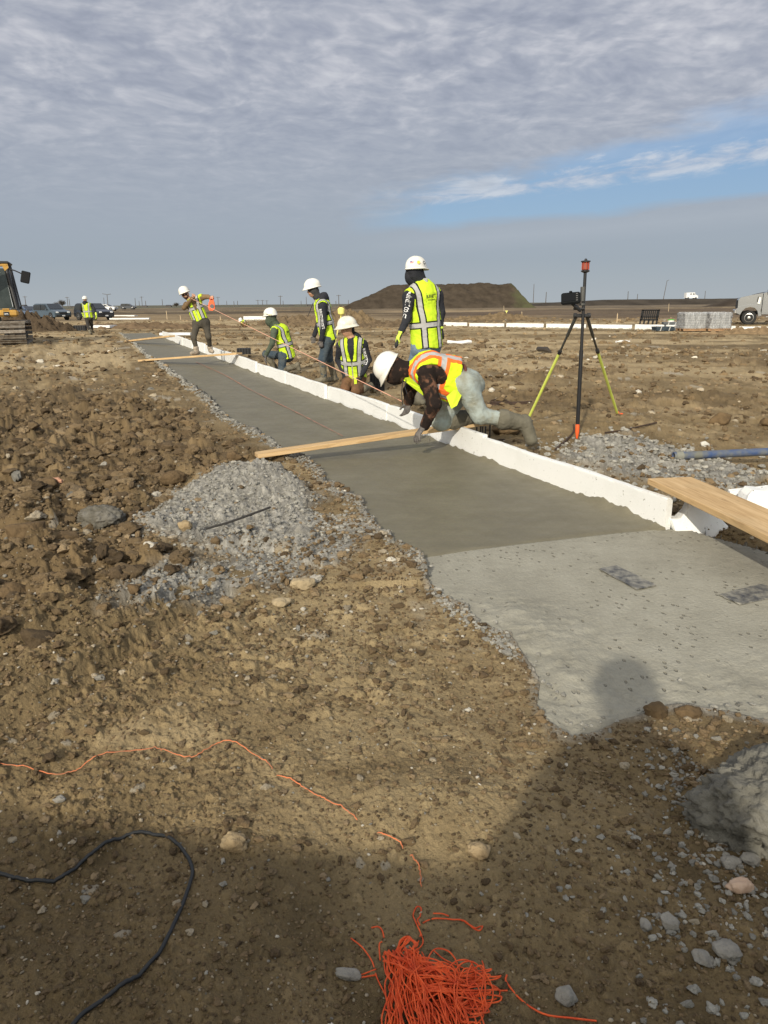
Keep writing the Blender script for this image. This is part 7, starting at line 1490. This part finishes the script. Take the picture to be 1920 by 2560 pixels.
# ------------------------------------------------------------------ loose pebbles and crumbs
def gravel():
    import bmesh
    tmpl = []
    for k in range(14):
        bm = bmesh.new(); bmesh.ops.create_icosphere(bm, subdivisions=4 if k < 5 else (2 if k < 10 else 1), radius=1.0); co = np.array([v.co[:] for v in bm.verts]); fc = np.array([[v.index for v in f.verts] for f in bm.faces]); bm.free()
        co *= (1 + noise3(co, 1.6, 200 + k) * .8 + noise3(co, 3.6, 300 + k) * .45 + (noise3(co, 9, 400 + k) * .28 + noise3(co, 20, 500 + k) * .12 if k < 5 else 0))[:, None]; rnd = np.random.default_rng(k)
        for _ in range(5): n_ = rnd.normal(size=3); n_ /= np.linalg.norm(n_); dd = co @ n_ - rnd.uniform(.45, .85); co -= np.where(dd > 0, dd, 0)[:, None] * n_ * .9
        co *= np.array([1, rnd.uniform(.6, .95), rnd.uniform(.45, .8)]); tmpl.append((co.astype(np.float32), fc))
    rng = np.random.default_rng(11)
    def scatter(name, n, pos, size, cols, sink=.3, slab=None):
        x, y = pos; h = ground_h(x, y, False); sd = poly_sd(x, y, SLABPOLY); ok = sd > -.02
        if name in ('soil_crumbs', 'field_clods', 'earth_clods'): ok &= (poly_sd(x, y, PILE) > -.02) | (rng.random(n) < .06)
        if slab is not None: h = np.full(n, slab); ok = sd < -.03
        V = []; Fc = []; C = []; off = 0; foot = size / np.maximum(np.hypot(x, y), .5); q_ = np.sort(foot)[-min(len(foot) - 1, 2200)]; idn = np.where(foot > q_, np.arange(n) % 5, 5 + np.arange(n) % 9)
        for k, (co, fc) in enumerate(tmpl):
            sel = np.where(ok & (idn == k))[0]
            if not len(sel): continue
            a = rng.uniform(0, 6.28, len(sel)); ca, sa = np.cos(a), np.sin(a); s = size[sel]; p = co[None] * s[:, None, None]; q = np.empty_like(p); q[..., 0] = p[..., 0] * ca[:, None] - p[..., 1] * sa[:, None]; q[..., 1] = p[..., 0] * sa[:, None] + p[..., 1] * ca[:, None]; q[..., 2] = p[..., 2]
            q[..., 0] += x[sel][:, None]; q[..., 1] += y[sel][:, None]; q[..., 2] += (h[sel] + s * sink)[:, None]; V.append(q.reshape(-1, 3)); m = co.shape[0]; Fc.append((fc[None] + (off + np.arange(len(sel)) * m)[:, None, None]).reshape(-1, 3)); off += m * len(sel); C.append(np.repeat(cols[sel], m, axis=0))
        v = np.concatenate(V); f = np.concatenate(Fc); c = np.concatenate(C); me = np_mesh(name, v, f); at = me.color_attributes.new('soil', 'FLOAT_COLOR', 'POINT'); at.data.foreach_set('color', np.concatenate([c, np.ones((len(c), 1))], 1).astype(np.float32).ravel()); o = link(name, me, bpy.data.materials['soil'], None, False); tag(o, kind='stuff'); return o
    def pal(n, w):
        base = np.array([(.20, .142, .080), (.13, .092, .054), (.27, .20, .12), (.40, .34, .25), (.28, .265, .23), (.58, .54, .46)]); k = rng.choice(6, n, p=w); return base[k] * rng.uniform(.75, 1.25, (n, 1))
    # foreground crumbs: denser near the camera
    n = 78000; r = .95 + 5.5 * rng.random(n) ** 1.4; th = rng.uniform(-.80, .80, n); x = r * np.sin(th); y = r * np.cos(th); k = fbm(x, y, 1.3, 401, 3) > rng.uniform(-.9, .45, n); x, y = x[k], y[k]; n = len(x)
    s = .0020 + .0055 * rng.random(n) ** 2.2 + .013 * rng.random(n) ** 20; s *= np.clip(np.hypot(x, y) / 1.9, .75, 2.4); scatter('soil_crumbs', n, (x, y), s, pal(n, [.46, .26, .20, .045, .022, .013]))['label'] = 'loose crumbs of soil and grit over the foreground'
    n = 26000; r = 5.5 + 20 * rng.random(n) ** 1.2; th = rng.uniform(-.75, .75, n); x = r * np.sin(th); y = r * np.cos(th); k = fbm(x, y, .5, 402, 4) > rng.uniform(-.6, .45, n); x, y, r = x[k], y[k], r[k]; n = len(x); s = (.007 + .055 * rng.random(n) ** 4) * np.clip(r / 12, .7, 1.8); scatter('field_clods', n, (x, y), s, pal(n, [.44, .34, .17, .03, .01, .01]), .1)
    n = 12000; r = 24 + 46 * rng.random(n); th = rng.uniform(-.72, .72, n); x = r * np.sin(th); y = r * np.cos(th); k = fbm(x, y, .12, 403, 4) > rng.uniform(-.4, .5, n); x, y = x[k], y[k]; n = len(x); s = .03 + .16 * rng.random(n) ** 4; scatter('far_clods', n, (x, y), s, pal(n, [.40, .46, .12, .01, .005, .005]), .0)
    # clods in the churned belt
    n = 9000; a = rng.choice(len(CLOD), n); x = rng.uniform(-7, .6, n); y = rng.uniform(2.3, 11, n); k = (poly_sd(x, y, CLOD) < .25) & (poly_sd(x, y, PILE) > .05); x, y = x[k], y[k]; n = len(x); s = .009 + .075 * rng.random(n) ** 3.4; scatter('earth_clods', n, (x, y), s, pal(n, [.55, .28, .14, .015, .01, .005]) * .85, .12)
    # grey crumbs of the heap and around it
    gcol = lambda n: np.array([(.345, .332, .295)]) * rng.uniform(.7, 1.35, (n, 1))
    n = 12000; x = rng.uniform(-2.6, .3, n); y = rng.uniform(3.0, 6.8, n); d = np.minimum(poly_sd(x, y, PILE), seg_d(x, y, TAIL) - .22); k = d < rng.exponential(.06, n); x, y = x[k], y[k]; n = len(x); s = .004 + .015 * rng.random(n) ** 2.5; scatter('grey_crumbs', n, (x, y), s, gcol(n), .25)
    # grey crumbs along the edge of the strip, on the bank, right patch, lower right corner
    n = 2600; t = rng.integers(0, len(LEFT) - 1, n); u = rng.random(n); A = np.array([[p.x, p.y] for p in LEFT]); p = A[t] + (A[t + 1] - A[t]) * u[:, None]; p += rng.normal(0, .05, (n, 2)) - np.array([.05, .02]); s = (.004 + .013 * rng.random(n) ** 2) * np.clip(p[:, 1] / 6, .8, 3); scatter('edge_crumbs', n, (p[:, 0], p[:, 1]), s, gcol(n) * .8)
    n = 3000; x = rng.uniform(1.2, 4.2, n); y = rng.uniform(4.8, 8.4, n); k = poly_sd(x, y, GRAYR) < rng.exponential(.25, n); x, y = x[k], y[k]; n = len(x); s = .008 + .028 * rng.random(n) ** 2; scatter('grey_rubble', n, (x, y), s, gcol(n))
    n = 420; B = np.array([[G(*q).x, G(*q).y] for q in ((1062, 1432), (1180, 1540), (1290, 1640), (1345, 1755), (1430, 1850), (1560, 1825), (1705, 1775), (1920, 1800))]); t = rng.integers(0, 7, n); p = B[t] + (B[t + 1] - B[t]) * rng.random(n)[:, None] + rng.normal(0, .07, (n, 2)); scatter('slab_crumbs', n, (p[:, 0], p[:, 1]), .002 + .010 * rng.random(n) ** 3, gcol(n), .3, .012)
    c1 = G(1105, 1480); n = 500; B = np.array([[G(*q).x, G(*q).y] for q in ((1040, 1395), (1075, 1460), (1140, 1530), (1230, 1590), (1290, 1650))]); t = rng.integers(0, 4, n); p = B[t] + (B[t + 1] - B[t]) * rng.random(n)[:, None] + rng.normal(0, .035, (n, 2)); scatter('bank_crumbs', n, (p[:, 0], p[:, 1]), .004 + .012 * rng.random(n) ** 2, gcol(n))
    n = 420; c = G(1800, 2280); x = c.x + rng.normal(0, .16, n); y = c.y + rng.normal(0, .17, n); scatter('grey_chips', n, (x, y), .003 + .010 * rng.random(n) ** 2, gcol(n)); c = G(1740, 2010); n = 300; x = c.x + rng.normal(0, .06, n); y = c.y + rng.normal(0, .15, n); scatter('lump_chips', n, (x, y), .004 + .009 * rng.random(n) ** 2, gcol(n))
gravel()
